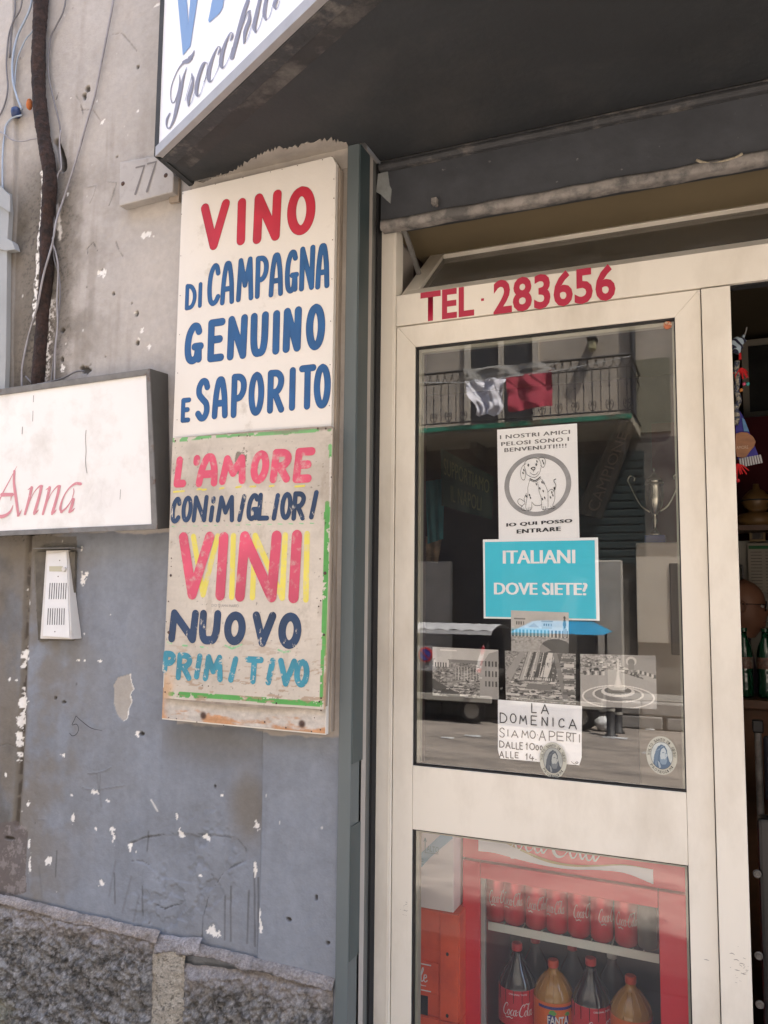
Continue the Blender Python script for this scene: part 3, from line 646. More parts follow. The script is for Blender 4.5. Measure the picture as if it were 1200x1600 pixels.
# ================================================================== HOUSE NUMBER
num = thing('house_number_plate', 'thick marble house number plate 77 screwed to the wall', 'number plate')
YN = YW-.035
q = [at(a, b, YN) for a, b in [(186, 252), (262, 238), (271, 268), (272, 300), (184, 322)]]
q = [(p[0], p[2]) for p in q]
mb = MB(); q = [(at(187, 253, YN)[0], at(187, 253, YN)[2]), (at(186, 322, YN)[0], at(186, 322, YN)[2]), (at(270, 300, YN)[0], at(270, 300, YN)[2]), (at(270, 270, YN)[0]+.004, at(270, 275, YN)[2]), (at(264, 240, YN)[0], at(264, 240, YN)[2])]
mb.prism_xz(q, YN, YW-.002); mb.build('slab', MT['marble'], num, bevel=.003)
mb = MB(); t3 = plane3(YN-.0008)
for a in ((213, 262, 226, 259, 212, 303), (231, 256, 244, 253, 230, 299)):
    P0, P1, P2 = [at(a[i], a[i+1], YN) for i in (0, 2, 4)]
    ribbon(mb, [(P0[0], P0[2]), (P1[0], P1[2])], .0028, 0, 0, t3); ribbon(mb, [(P1[0], P1[2]), (P2[0], P2[2])], [.0022, .0045], 0, 3e-4, t3)
mb.build('numerals', mat('grey_engraving', (.17, .155, .148), .8), num)
for a in ((192, 287), (259, 274)):
    c_ = at(*a, YN); mb = MB(); mb.grid(lambda u, v: (c_[0]+.0075*(1-v)*math.cos(2*math.pi*u), YN-.005*math.sin(v*math.pi/2)-.0003, c_[2]+.0075*(1-v)*math.sin(2*math.pi*u)), 14, 4)
    mb.build('screw', MT['nail'], num, smooth=True)
mb = MB(); q = [at(*p, YW-.006) for p in [(266, 262), (266, 318), (281, 316), (281, 262)]]; mb.prism_xz([(p[0], p[2]) for p in q], YW-.012, YW-.001); mb.build('backing_shim', MT['ply'], num)

# ================================================================== PAINTED BOARDS
YB = YW-.05
def quad_from(pxs, Y): return [(at(a, b, Y)[0], at(a, b, Y)[2]) for a, b in pxs]
bd = thing('painted_board', 'tall white board lettered VINO DI CAMPAGNA GENUINO E SAPORITO in red and blue', 'sign board')
BQ = quad_from([(284.4, 299.4), (252.8, 1124), (509, 1148.5), (511, 1140), (525, 255), (521, 243.5)], YB)
BQ = [BQ[0], BQ[1], BQ[2], BQ[4], (BQ[5][0]-.004, BQ[5][1])]
mb = MB(); mb.prism_xz(BQ, YB, YB+.016); face = mb.build('panel', MT['board'], bd, bevel=.0015)
q = [(BQ[0][0]+.004, BQ[0][1]-.01), (BQ[1][0]+.003, BQ[1][1]+.004), (BQ[2][0]+.006, BQ[2][1]+.004), (BQ[3][0]+.006, BQ[3][1]-.012), (BQ[4][0]+.002, BQ[4][1]-.003)]
mb = MB(); mb.prism_xz(q, YB+.0165, YW-.012); mb.build('back_frame', MT['ply'], bd, bevel=.002)
# bare wood showing at the bottom of the panel
q = quad_from([(253.2, 1104), (252.9, 1123), (509, 1147.5), (509.5, 1100), (430, 1128), (330, 1112)], YB-.0006)
zb0 = q[1][1]; zb1 = q[2][1]
n1, n2 = 150, 40
U, V = np.meshgrid(np.linspace(0, 1, n1), np.linspace(0, 1, n2))
XX = BQ[1][0]+.0015+(BQ[2][0]-BQ[1][0]-.003)*U; zlow = zb0+.002+(zb1-zb0)*U; ZZ = zlow+.085*V
woodm = sstep(.018, .0, (ZZ-zlow)+(fbm(XX*1, ZZ*3, 22, 5, 301)-.5)*.075)[..., None]
woodm = np.maximum(woodm, sstep(.03, .0, XX-XX[:, :1]+(fbm(XX, ZZ, 30, 4, 305)-.5)*.03)[..., None])
c = rgb(.50, .46, .41)*(.8+.4*fbm(XX*3, ZZ*9, 10, 5, 302)[..., None]); wd = rgb(.46, .25, .13)*(.65+.7*fbm(XX*1.5, ZZ*8, 14, 5, 303)[..., None])
c = c*(1-woodm)+wd*woodm
for a, b in ((318, 1118), (472, 1131)):
    c0 = at(a, b, YB); e = np.hypot(XX-c0[0], ZZ-c0[2]); c = c*(1-sstep(.014, .006, e)[..., None])+rgb(.10, .06, .045)*sstep(.014, .006, e)[..., None]
grid_obj('bare_wood_edge', XX, YB-.0009+0*XX, ZZ, c, mat_attr('worn_board_foot', .8, 60, .2, .4, 120), bd)
for a in ((318, 1118, 4), (472, 1131, 4), (414, 1128, 2.2), (447, 1137, 2.2), (509, 1060, 2), (501, 1140, 2), (487, 1143, 1.8), (264, 1121, 1.6), (276, 1123, 1.6), (308, 1128, 1.6), (350, 1133, 1.5), (502, 1110, 2),
          (286, 303, 1.3), (299, 296, 1.3), (337, 288, 1.3), (380, 278, 1.5), (423, 269, 1.3), (465, 259, 1.3), (504, 250, 1.5), (519, 245, 1.3), (522, 280, 1.3), (522, 310, 1.8), (520, 375, 1.5), (519, 436, 1.3), (517, 502, 1.3), (516, 570, 1.3), (515, 634, 1.3), (284, 335, 1.3), (283, 400, 1.3), (282, 462, 1.3), (281, 523, 1.3), (278, 583, 1.3), (277, 656, 1.3), (441, 251+14, 1.2)):
    c_ = at(a[0], a[1], YB); r_ = a[2]*.0011; mb = MB()
    mb.grid(lambda u, v: (c_[0]+r_*(1-v)*math.cos(-2*math.pi*u), YB-.0013-.0016*v, c_[2]+r_*(1-v)*math.sin(-2*math.pi*u)), 10, 2)
    mb.build('nail', MT['nail'], bd)
TL_ = YB-.0003
PR = mat_paint('red_brush_paint', (.46, .014, .038), t=.80, ns=16, na=.14); PB = mat_paint('blue_brush_paint', (.012, .088, .245), t=.80, ns=16, na=.16)
OUTR = mat('outline_dark_red', (.13, .01, .03), .6); OUTB = mat('outline_navy', (.008, .022, .07), .6)
def word(parent, name, boxes, sc, ox, oy, r, m, Y=TL_, shear=0, outline=None):
    if outline:
        mb = MB(); px_word(mb, [(a, b-1.2, c+1.2, d-1.2, e+1.2) for a, b, c, d, e in boxes], sc, ox, oy, Y, r+.0006, shear)
        mb.build('letter_outline', outline, parent)
        Y -= .0005
    mb = MB(); px_word(mb, boxes, sc, ox, oy, Y, r, shear); return mb.build(name, m, parent)
word(bd, 'lettering', [('V', 203, 345, 368, 608), ('I', 382, 432, 352, 585), ('N', 468, 605, 320, 570), ('O', 637, 776, 293, 534)], 3.2, 250, 200, .0138, PR, outline=OUTR)
word(bd, 'lettering', [('D', 127, 182, 778, 908), ('I', 190, 212, 772, 898)], 3.2, 250, 200, .0062, PB, outline=OUTB)
word(bd, 'lettering', [('C', 238, 302, 680, 888), ('A', 304, 372, 666, 882), ('M', 384, 468, 648, 865), ('P', 478, 542, 638, 850), ('A', 546, 616, 624, 842), ('G', 626, 694, 610, 826), ('N', 698, 774, 590, 812), ('A', 779, 848, 577, 803)], 3.2, 250, 200, .0074, PB, outline=OUTB)
word(bd, 'lettering', [('G', 125, 218, 975, 1180), ('E', 240, 324, 955, 1167), ('N', 338, 436, 937, 1157), ('U', 453, 541, 922, 1142), ('I', 560, 602, 912, 1132), ('N', 616, 707, 897, 1120), ('O', 731, 825, 880, 1110)], 3.2, 250, 200, .0108, PB, outline=OUTB)
word(bd, 'lettering', [('E', 106, 153, 1350, 1472)], 3.2, 250, 200, .0068, PB, outline=OUTB)
word(bd, 'lettering', [('S', 178, 252, 1253, 1465), ('A', 262, 340, 1243, 1453), ('P', 357, 432, 1228, 1447), ('O', 444, 520, 1220, 1438), ('R', 538, 622, 1208, 1425), ('I', 642, 682, 1197, 1413), ('T', 695, 779, 1185, 1407), ('O', 770, 853, 1180, 1402)], 3.2, 250, 200, .0092, PB, outline=OUTB)

# ---- the lower, older plywood sheet nailed over the board
low_b = thing('painted_board', "weathered plywood board lettered L'AMORE CON I MIGLIORI VINI NUOVO PRIMITIVO with green border", 'sign board')
YL = YB-.012
LQ = quad_from([(269.5, 684.5), (255.2, 1091), (330, 1100), (420, 1107), (500, 1106), (509, 1104), (513, 1020), (519, 760), (521, 668), (517, 665.5), (400, 673), (330, 679)], YL)
mb = MB(); mb.prism_xz(LQ, YL, YB-.0018); mb.build('sheet_edge', MT['ply'], low_b)
n1, n2 = 200, 330
U, V = np.meshgrid(np.linspace(0, 1, n1), np.linspace(0, 1, n2))
def bil(U, V, a, b, c, d):   # a bl, b br, c tr, d tl
    return [a[i]*(1-U)*(1-V)+b[i]*U*(1-V)+c[i]*U*V+d[i]*(1-U)*V for i in (0, 1)]
bl, br, tr, tl = LQ[1], (LQ[5][0], LQ[4][1]-.003), LQ[8], LQ[0]
XX, ZZ = bil(U, V, bl, br, tr, tl)
XX += (U-.5)*-.003*(1); 
c = rgb(.54, .485, .41)*(.80+.40*fbm(XX, ZZ, 6, 5, 320)[..., None])*(.94+.12*fbm(XX*1, ZZ*9, 12, 4, 321)[..., None])
gw = sstep(.50, .72, fbm(XX, ZZ, 10, 5, 322))[..., None]*sstep(.3, 1, V)[..., None]; c = c*(1-gw*.5)+rgb(.36, .31, .25)*gw*.5
def Lp(a, b): p = at(240+a/3.136, 650+b/3.136, YL); return (p[0], p[2])
grn = (seg_dist(XX, ZZ, [Lp(95, 118), Lp(300, 100), Lp(500, 88), Lp(690, 76), Lp(860, 62)])+(fbm(XX, ZZ, 30, 4, 330)-.5)*.006 < .0062)
grn2 = (seg_dist(XX, ZZ, [Lp(852, 430), Lp(847, 700), Lp(838, 1000), Lp(835, 1160)])+(fbm(XX, ZZ, 30, 4, 331)-.5)*.004 < .0078)
grn2b = (seg_dist(XX, ZZ, [Lp(828, 1170), Lp(822, 1390)])+(fbm(XX, ZZ, 30, 4, 333)-.5)*.006 < .0055)
grn3 = (seg_dist(XX, ZZ, [Lp(80, 1362), Lp(400, 1380), Lp(640, 1400), Lp(820, 1412)])+(fbm(XX, ZZ, 30, 4, 332)-.5)*.004 < .0068)
grn4 = (seg_dist(XX, ZZ, [Lp(866, 145), Lp(866, 200)]) < .0045)
gm = (grn | grn2 | grn2b | grn3 | grn4)
wearg = fbm(XX, ZZ, 40, 5, 335)
fade = np.where(V > .9, .56, .66)
gcol = rgb(.10, .33, .085)*(.8+.4*fbm(XX, ZZ, 20, 4, 336)[..., None]); gcol = np.where((V > .9)[..., None], gcol*1.0+.07, gcol)
c = np.where((gm & (wearg < fade))[..., None], gcol, c)
# chewed bare wood: right edge, lower left corner, bottom right
scarpts = None
bare = (seg_dist(XX, ZZ, [Lp(868, 205), Lp(868, 330), Lp(870, 450)])+(fbm(XX, ZZ, 40, 4, 340)-.5)*.006 < .0036)
c = np.where(bare[..., None], rgb(.60, .56, .50), c)
wl = sstep(.048, .0, np.hypot((XX-LQ[1][0])*.9, (ZZ-LQ[1][1]-.02)*.6)+(fbm(XX, ZZ, 26, 5, 341)-.5)*.05)[..., None]
c = c*(1-wl)+rgb(.52, .34, .20)*(.8+.4*fbm(XX*3, ZZ, 30, 3, 342)[..., None])*wl
we = sstep(.008, .0, XX[:, -1:]-XX+(fbm(XX, ZZ, 34, 4, 343)-.5)*.014)[..., None]*sstep(.42, .05, V)[..., None]; c = c*(1-we)+rgb(.36, .24, .16)*we
tb = sstep(.010, .0, seg_dist(XX, ZZ, [tl, tr])+(fbm(XX, ZZ, 40, 4, 344)-.5)*.018)[..., None]*sstep(.3, 1, U)[..., None]; c = c*(1-tb)+rgb(.22, .18, .15)*tb
# rubbed grey scar over the M and pencil scrawl
sc_ = Lp(435, 225); e = np.hypot((XX-sc_[0])/.024, (ZZ-sc_[1])/.034)+(fbm(XX, ZZ, 60, 4, 345)-.5)*1.6
scar = (e < .85) & (fbm(XX, ZZ, 110, 3, 346) > .38)
c = np.where(scar[..., None], rgb(.22, .19, .15), c)
smr = sstep(.60, .75, fbm(XX*1.4, ZZ*.8, 11, 6, 350, .7))[..., None]; c = c*(1-smr*.35)+rgb(.28, .23, .17)*smr*.35
rndm = sstep(.62, .66, fbm(XX*.6, ZZ*3, 46, 4, 351))[..., None]*sstep(.35, .05, V)[..., None]; c = c*(1-rndm*.7)+rgb(.33, .22, .14)*rndm*.7
dots = fbm(XX, ZZ, 160, 2, 348) > .87; c = np.where(dots[..., None], c*.5, c)
relief = (fbm(XX, ZZ, 5, 3, 349)-.5)*.003
MT['ply_attr'] = mat_attr('old_painted_ply', .7, 120, .06, .15, 150)
grid_obj('sheet_face', XX, YL-.0008-relief*0-.0*XX, ZZ, np.clip(c, .01, .9), MT['ply_attr'], low_b, smooth=True)
YLL = YL-.0011
wb = (.54, .485, .41)
PPk = mat_paint('pink_faded_paint', (.57, .072, .13), wb, .66, .12, ns=7, na=.22, ws=38); PNv = mat_paint('navy_flaking_paint', (.012, .038, .095), wb, .635, .02, ns=10, na=.3, ws=60, stretch=(1, 1, .45))
PTl = mat_paint('teal_flaking_paint', (.035, .235, .32), wb, .61, .03, ns=14, na=.2, ws=70); PYl = mat_paint('yellow_faded_paint', (.66, .57, .10), wb, .62, .12, ns=8, na=.1, ws=30); PGn = mat_paint('mint_faded_paint', (.22, .50, .25), wb, .56, .08, ws=60)
S = 3.136
def lw(name, bx, r, m, dy=0, shear=.0): return word(low_b, name, bx, S, 240, 650, r, m, YLL-dy*.35, shear)
lw('yellow_shadow', [('V', 178, 322, 575, 890), ('I', 364, 410, 572, 902), ('N', 475, 655, 570, 905), ('I', 724, 774, 563, 915)], .0085, PYl)
lw('lettering', [('L', 100, 172, 197, 350), ("'", 186, 226, 185, 345), ('A', 208, 326, 183, 347), ('M', 322, 462, 190, 336), ('O', 470, 572, 168, 332), ('R', 570, 682, 160, 328), ('E', 682, 792, 155, 327)], .0112, PPk, .0012, .11)
lw('lettering', [('C', 82, 138, 397, 527), ('O', 134, 194, 390, 522), ('N', 188, 268, 388, 522), ('i', 262, 312, 393, 522), ('M', 306, 402, 388, 522), ('/', 404, 460, 383, 520), ('G', 453, 524, 378, 515), ('L', 506, 574, 375, 513), ('/', 574, 624, 378, 513), ('O', 617, 684, 372, 510), ('R', 676, 750, 368, 513), ('/', 755, 816, 363, 507)], .0070, PNv, .0012, .07)
lw('lettering', [('V', 110, 293, 568, 900), ('I', 298, 372, 568, 905), ('N', 403, 624, 563, 912), ('I', 658, 730, 558, 918)], .0155, PPk, .0024, .04)
lw('lettering', [('N', 74, 220, 948, 1112), ('U', 220, 330, 950, 1120), ('O', 343, 454, 957, 1124), ('V', 478, 600, 958, 1132), ('O', 608, 727, 962, 1142)], .0116, PNv, .0012, .05)
lw('lettering', [('P', 44, 110, 1150, 1260), ('R', 110, 192, 1158, 1297), ('/', 195, 242, 1163, 1292), ('M', 242, 345, 1168, 1303), ('/', 358, 422, 1176, 1308), ('T', 443, 538, 1178, 1315), ('/', 542, 604, 1183, 1321), ('V', 603, 702, 1186, 1327), ('O', 686, 767, 1190, 1331)], .0086, PTl, .0012, .06)
mb = MB(); t3 = plane3(YLL)
for a in ((100, 372, 150, 368), (215, 360, 232, 358), (240, 362, 258, 360), (325, 356, 345, 352), (405, 350, 428, 346), (475, 346, 500, 345), (570, 344, 590, 342), (695, 346, 740, 342)):
    ribbon(mb, [Lp(*a[:2]), Lp(*a[2:])], .0028, 0, 0, t3)
tag(mb.build('yellow_dashes', PYl, low_b), kind='stuff')
mb = MB()
for a in ((70, 1108, 88, 1114), (145, 1124, 165, 1126), (232, 1130, 265, 1138), (352, 1124, 385, 1140), (385, 1140, 432, 1120), (612, 1146, 640, 1158), (640, 1158, 670, 1152)):
    ribbon(mb, [Lp(*a[:2]), Lp(*a[2:])], .0026, 0, 0, t3)
for k in range(14):
    ribbon(mb, [Lp(92+k*52, 541-k*1.2), Lp(110+k*52, 542-k*1.2)], .0014, 0, 0, t3)
tag(mb.build('green_dashes', PGn, low_b), kind='stuff')
type_on('pencil_note', 'DIO TI AMA MARIO', .088, .008, mat('pencil', (.30, .28, .27), .9), low_b, plane3(YLL-.0002), x=Lp(285, 940)[0], y=Lp(285, 935)[1])
for a in ((841, 770, 3.6), (86, 781, 3), (75, 1060, 3.4), (836, 1072, 2.6), (89, 697, 1.6), (88, 737, 1.3), (74, 908, 1.5), (64, 1008, 1.3), (817, 700, 1.5), (820, 905, 1.6), (806, 62, 2.2), (845, 62, 2), (810, 933, 1.5), (108, 122, 2), (419, 99, 1.6), (460, 98, 1.6), (474, 99, 1.4), (58, 1352, 1.8), (124, 1364, 1.5), (253, 1378, 1.2), (603, 1407, 2), (822, 1382, 2), (813, 1400, 2), (790, 1478, 1.2), (238, 113, 1.3), (872, 300, 1.5), (240, 1320, 1.2), (270, 1323, 1.2)):
    c_ = Lp(a[0], a[1]); r_ = a[2]*.0013; mb = MB()
    mb.grid(lambda u, v: (c_[0]+r_*(1-v)*math.cos(-2*math.pi*u), YL-.0018-.0022*v, c_[1]+r_*(1-v)*math.sin(-2*math.pi*u)), 10, 2); mb.build('nail', MT['nail'], low_b)

# ================================================================== WHITE LIGHTBOX "Anna"
lb = thing('lightbox_sign', 'white lightbox sign with faded pink word Anna in a weathered metal frame', 'sign')
TR = np.array([-1.556, -.214, 2.193]); BR = np.array([-1.530, -.186, 1.722])
nrm = np.cross(np.array([1.0, 0, .0]), TR-BR); nrm /= np.linalg.norm(nrm)
if nrm[1] > 0: nrm = -nrm
def Ap(px, py, off=0.0): return atP(px, py, TR, nrm)+nrm*off
fo = [Ap(-170, 631), Ap(-170, 844.6), Ap(247, 827), Ap(235, 576)]            # tl bl br tr outer
fi = [Ap(-163, 640), Ap(-163, 837), Ap(237.5, 819), Ap(229, 586)]
MT['lb_metal'] = mat('weathered_frame', (.16, .155, .15), .55, metal=.2, ns=24, na=.3, col2=(.10, .055, .035), c2s=16, c2t=.66, c2w=.06, bump=.3, bs=80)
MT['lb_side'] = mat('grimy_side', (.085, .080, .074), .6, ns=5, na=.3, bump=.2, bs=40)
mb = MB()
back = [np.array([p[0]+.0, YW-.004, p[2]]) for p in fo]
back[2] = at(265.5, 825, YW-.004); back[3] = at(262.5, 584.5, YW-.004)
for i in range(4):
    j = (i+1) % 4
    mb.add([fo[i], fo[j], back[j], back[i]], [(0, 1, 2, 3)])
mb.add(back, [(0, 1, 2, 3)])
mb.build('casing', MT['lb_side'], lb)
names = ['frame_rail']*4
for i in range(4):
    j = (i+1) % 4
    mb = MB(); a, b, c_, d_ = fo[i], fo[j], fi[j], fi[i]
    mb.hexa([a-nrm*.004, b-nrm*.004, c_-nrm*.004, d_-nrm*.004, a+nrm*.004, b+nrm*.004, c_+nrm*.003, d_+nrm*.003])
    mb.build('frame_rail', MT['lb_metal'], lb, bevel=.001)
mb = MB(); e = [fi[0]-nrm*.002, fi[1]-nrm*.002, fi[2]-nrm*.002, fi[3]-nrm*.002]
mb.add(e, [(0, 1, 2, 3)]); mb.build('panel', mat('lightbox_acrylic', (.78, .77, .755), .35, ns=5, na=.04, col2=(.62, .60, .57), c2s=7, c2t=.62, c2w=.12), lb)
A3 = lambda x, y, h: tuple(Ap(x, y, -.0012+h))
def A_(pts_, wd, smooth=True):
    q = [(p[0]/7.5, 700+p[1]/7.5) for p in pts_]
    wl = [w_/7.5 for w_ in wd] if isinstance(wd, (list, tuple)) else wd/7.5
    ribbon(mb, q, wl, 0, (len(mb.v) % 7)*1e-4, A3, smooth)
mb = MB()
A_([(193, 215), (110, 375), (20, 545), (-70, 740)], [2, 5, 7, 5]); A_([(165, 270), (160, 400), (180, 560), (212, 790)], [13, 14, 17, 14]); A_([(205, 795), (225, 775), (252, 722)], [10, 9, 2])
A_([(20, 548), (140, 545)], [22, 20], False); A_([(134, 540), (122, 618)], [9, 2], False); A_([(-120, 730), (-20, 800), (60, 790), (120, 740), (150, 668)], [20, 22, 18, 11, 2])
for dx in (0, 210):
    A_([(325+dx, 488), (372+dx, 462)], [3, 12], False); A_([(368+dx, 462), (335+dx, 610), (288+dx, 775)], [16, 16, 13]); A_([(330+dx, 660), (390+dx, 530), (455+dx, 452), (485+dx, 448)], [3, 4, 8, 16])
    A_([(482+dx, 450), (460+dx, 560), (402+dx, 760)], [17, 16, 17]); A_([(395+dx, 776), (425+dx, 750), (450+dx, 722)], [10, 9, 2])
A_([(940, 420), (880, 418), (800, 480), (735, 590), (705, 700), (718, 748)], [18, 14, 7, 8, 14, 15]); A_([(712, 752), (775, 700), (835, 610), (862, 520), (860, 475)], [12, 8, 5, 5, 4])
A_([(860, 600), (838, 680), (815, 740)], [15, 17, 15]); A_([(808, 752), (840, 738), (878, 702)], [11, 9, 2])
mb.build('lettering', mat_paint('faded_pink_vinyl', (.58, .235, .275), (.84, .8, .8), .7, .1, ns=10, na=.06), lb)
mb = MB()
for l_, w_ in (([(134, 672), (133, 685), (134, 705), (133, 722), (135.5, 739)], .45), ([(52, 618), (51.5, 628)], .4), ([(51, 642), (50.5, 658)], .4), ([(34.5, 667), (34, 678)], .5), ([(188, 765), (187, 780)], .35)):
    ribbon(mb, l_, w_, 0, 0, A3)
tag(mb.build('scratch', mat('dark_scratch', (.25, .23, .23), .8), lb), kind='stuff')
mb = MB()
for l_ in ([(148, 757), (140, 772), (133, 790)], [(150, 760), (155, 775), (147, 797)], [(128, 775), (125, 795)], [(163, 760), (160, 780), (166, 792)], [(176, 770), (171, 790)]):
    ribbon(mb, l_, 2.2, 0, -.0004, A3)
mb.build('ghost_lettering', mat('ghost_letters', (.74, .725, .71), .35), lb)

# ================================================================== INTERCOM
ic = thing('door_intercom', 'pale metal door intercom with slotted speaker grilles and one button', 'intercom')
def fq(l, Y): return [at(a, b, Y) for a, b in l]
f0 = [at(72, 860, YW-.012), at(62.5, 998, YW-.045), at(111.5, 999, YW-.045), at(106, 859, YW-.012)]
bk = [np.array([p[0], YW-.001, p[2]]) for p in f0]
mb = MB(); mb.hexa([*bk, *f0]); MT['ic'] = mat('aged_plastic_metal', (.60, .57, .53), .45, ns=14, na=.06, col2=(.48, .42, .36), c2s=18, c2t=.68, c2w=.08)
mb.build('housing', MT['ic'], ic, bevel=.002)
n_ = np.cross(f0[1]-f0[0], f0[3]-f0[0]); n_ /= np.linalg.norm(n_); n_ = -n_ if n_[1] > 0 else n_
def Ip(px, py, off=0): return atP(px, py, f0[0], n_)+n_*off
pl = [(75.5, 866), (68, 994), (109.5, 997), (105, 862)]
mb = MB(); mb.hexa([*[Ip(a, b, .0005) for a, b in pl], *[Ip(a, b, .003) for a, b in pl]]); mb.build('face_plate', mat('plate_metal', (.66, .65, .64), .4, metal=.15, ns=18, na=.06), ic, bevel=.0008)
def islot(a, b, c_, d_, m, nm, wd=.55, off=.0034):
    mb = MB(); ribbon(mb, [(a, b), (c_, d_)], wd, 0, off, lambda x, y, h: tuple(Ip(x, y, h)), False); return mb.build(nm, m, ic)
for k in range(8):
    islot(79.5+k*3.6, 911.5, 78+k*3.65, 936, MT['void'], 'speaker_slot'); islot(76.8+k*3.55, 951, 75.5+k*3.65, 976, MT['void'], 'speaker_slot')
mb = MB(); mb.hexa([*[Ip(a, b, .0032) for a, b in [(78.5, 885), (78.5, 893), (99, 893), (99, 885)]], *[Ip(a, b, .0042) for a, b in [(78.5, 885), (78.5, 893), (99, 893), (99, 885)]]])
mb.build('name_window', mat('yellowed_card', (.45, .42, .30), .5), ic)
mb = MB(); c_ = Ip(102.5, 890); mb.grid(lambda u, v: tuple(c_+n_*(.003+.007*min(1, v*2.2))+.0075*(1-max(0, v-.45)*1.8)*(math.cos(2*math.pi*u)*np.array([1, 0, 0])+math.sin(2*math.pi*u)*np.array([0, 0, 1]))), 16, 6)
mb.build('call_button', MT['ic'], ic, smooth=True)
for a in ((94.5, 876), (87, 987), (92, 901)):
    mb = MB(); c_ = Ip(*a); mb.grid(lambda u, v: tuple(c_+n_*(.0032+.001*v)+.0022*(1-v)*(math.cos(2*math.pi*u)*np.array([1, 0, 0])+math.sin(2*math.pi*u)*np.array([0, 0, 1]))), 8, 2); mb.build('screw', MT['nail'], ic)
mb = MB(); q = [at(a, b, YW-.03) for a, b in [(52, 857), (118, 857)]]; mb.box(q[0][0], q[1][0], YW-.032, YW-.001, q[0][2]-.001, q[0][2]+.0015); mb.build('rain_hood', MT['lb_metal'], ic)
mb = MB(); q = [at(56, 862, YW-.006), at(61, 1000, YW-.006), at(114.5, 1001, YW-.006), at(119, 862, YW-.006)]
mb.prism_xz([(p[0], p[2]) for p in q], YW-.010, YW-.001); mb.build('recess_surround', mat('dark_surround', (.10, .088, .07), .9, ns=22, na=.4, bump=.5, bs=60), ic)  # plain dark border slab round the housing

# ================================================================== GREEN-GREY STEEL POST AND SHUTTER GUIDE
XP1 = -.915
post = thing('steel_post', 'tall grey-green steel post between the painted boards and the shop door', 'post')
mb = MB(); mb.box(-.951, XP1, -.152, -.086, 0, ZS-.001); mb.build('post_box', [MT['post']], post, bevel=.0015)
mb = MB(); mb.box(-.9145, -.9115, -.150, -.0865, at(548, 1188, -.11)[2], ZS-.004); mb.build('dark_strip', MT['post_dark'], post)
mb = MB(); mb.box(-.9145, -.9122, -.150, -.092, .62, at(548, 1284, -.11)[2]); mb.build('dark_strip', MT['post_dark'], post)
mb = MB(); mb.box(-.935, XP1-.001, -.0855, -.060, 0, ZS-.001); mb.box(-.935, XP1+.001, -.058, -.034, 0, ZS-.001); mb.box(-.935, XP1-.004, -.0605, -.0575, 0, ZS-.001); mb.build('shutter_guide', MT['guide'], post, bevel=.0008)
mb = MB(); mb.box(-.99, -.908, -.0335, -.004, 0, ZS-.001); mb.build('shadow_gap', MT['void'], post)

# ================================================================== CANOPY WITH SHOP SIGN
can = thing('canopy_sign', 'dark grey canopy over the door with white sign lettered VI and script Trocchia', 'canopy')
a = atZ(246, 244.5, ZS); b = atZ(500, 0, ZS)
dirv = (b-a)/np.linalg.norm(b-a); Cx = 0.35; L1 = (Cx-a[0])/dirv[0]; cpt = a+dirv*L1
nf = np.array([dirv[1], -dirv[0], 0]); nf = nf if nf[1] < 0 else -nf
aw = np.array([-1.50, YW-.002, ZS])
outl = [(a[0], a[1]), (cpt[0], cpt[1]), (1.6, cpt[1]), (1.6, YW+.09), (-.90, YW+.09), (-.90, YW-.018), (-1.482, YW-.018)]
mb = MB(); mb.prism_xy(outl, ZS, ZS+.012); mb.build('soffit', MT['dark_paint'], can)
Hs = .95
mb = MB()
def offp(p, d_): return p+nf*d_
# front panels
p0, p1 = a, cpt
mb = MB(); mb.hexa([p0+[0, 0, .03], p1+[0, 0, .03], offp(p1, -.02)+[0, 0, .03], offp(p0, -.02)+[0, 0, .03], p0+[0, 0, Hs], p1+[0, 0, Hs], offp(p1, -.02)+[0, 0, Hs], offp(p0, -.02)+[0, 0, Hs]])
mb.build('sign_panel', MT['sign_white'], can)
mb = MB(); mb.box(cpt[0]+.002, 1.6, cpt[1], cpt[1]+.02, ZS+.03, ZS+Hs); mb.build('sign_panel', MT['sign_white'], can)
mb = MB(); q0 = offp(p0, .008); q1 = offp(p1, .008)
mb.hexa([q0+[0, 0, -.004], q1+[0, 0, -.004], offp(p1, -.012)+[0, 0, -.004], offp(p0, -.012)+[0, 0, -.004], q0+[0, 0, .026], q1+[0, 0, .026], offp(p1, -.012)+[0, 0, .026], offp(p0, -.012)+[0, 0, .026]])
mb.build('bottom_trim', MT['alu'], can, bevel=.001)
mb = MB(); mb.hexa([offp(p0, -.013)+[0, 0, -.006], offp(p1, -.013)+[0, 0, -.006], offp(p1, -.052)+[0, 0, -.006], offp(p0, -.052)+[0, 0, -.006]]+[offp(p0, -.013)+[0, 0, .0], offp(p1, -.013)+[0, 0, 0], offp(p1, -.052)+[0, 0, 0], offp(p0, -.052)+[0, 0, 0]])
mb.build('dusty_edge', MT['dusty'], can, bevel=.001)
mb = MB(); mb.hexa([offp(p0, -.054)+[0, 0, -.0025], offp(p1, -.054)+[0, 0, -.0025], offp(p1, -.10)+[0, 0, -.0025], offp(p0, -.10)+[0, 0, -.0025]]+[offp(p0, -.054)+[0, 0, .0], offp(p1, -.054)+[0, 0, 0], offp(p1, -.10)+[0, 0, 0], offp(p0, -.10)+[0, 0, 0]])
mb.build('dusty_edge', mat('soffit_dust', (.036, .035, .036), .7, ns=12, na=.2, col2=(.14, .13, .12), c2s=11, c2t=.60, c2w=.10, bump=.3, bs=50), can)
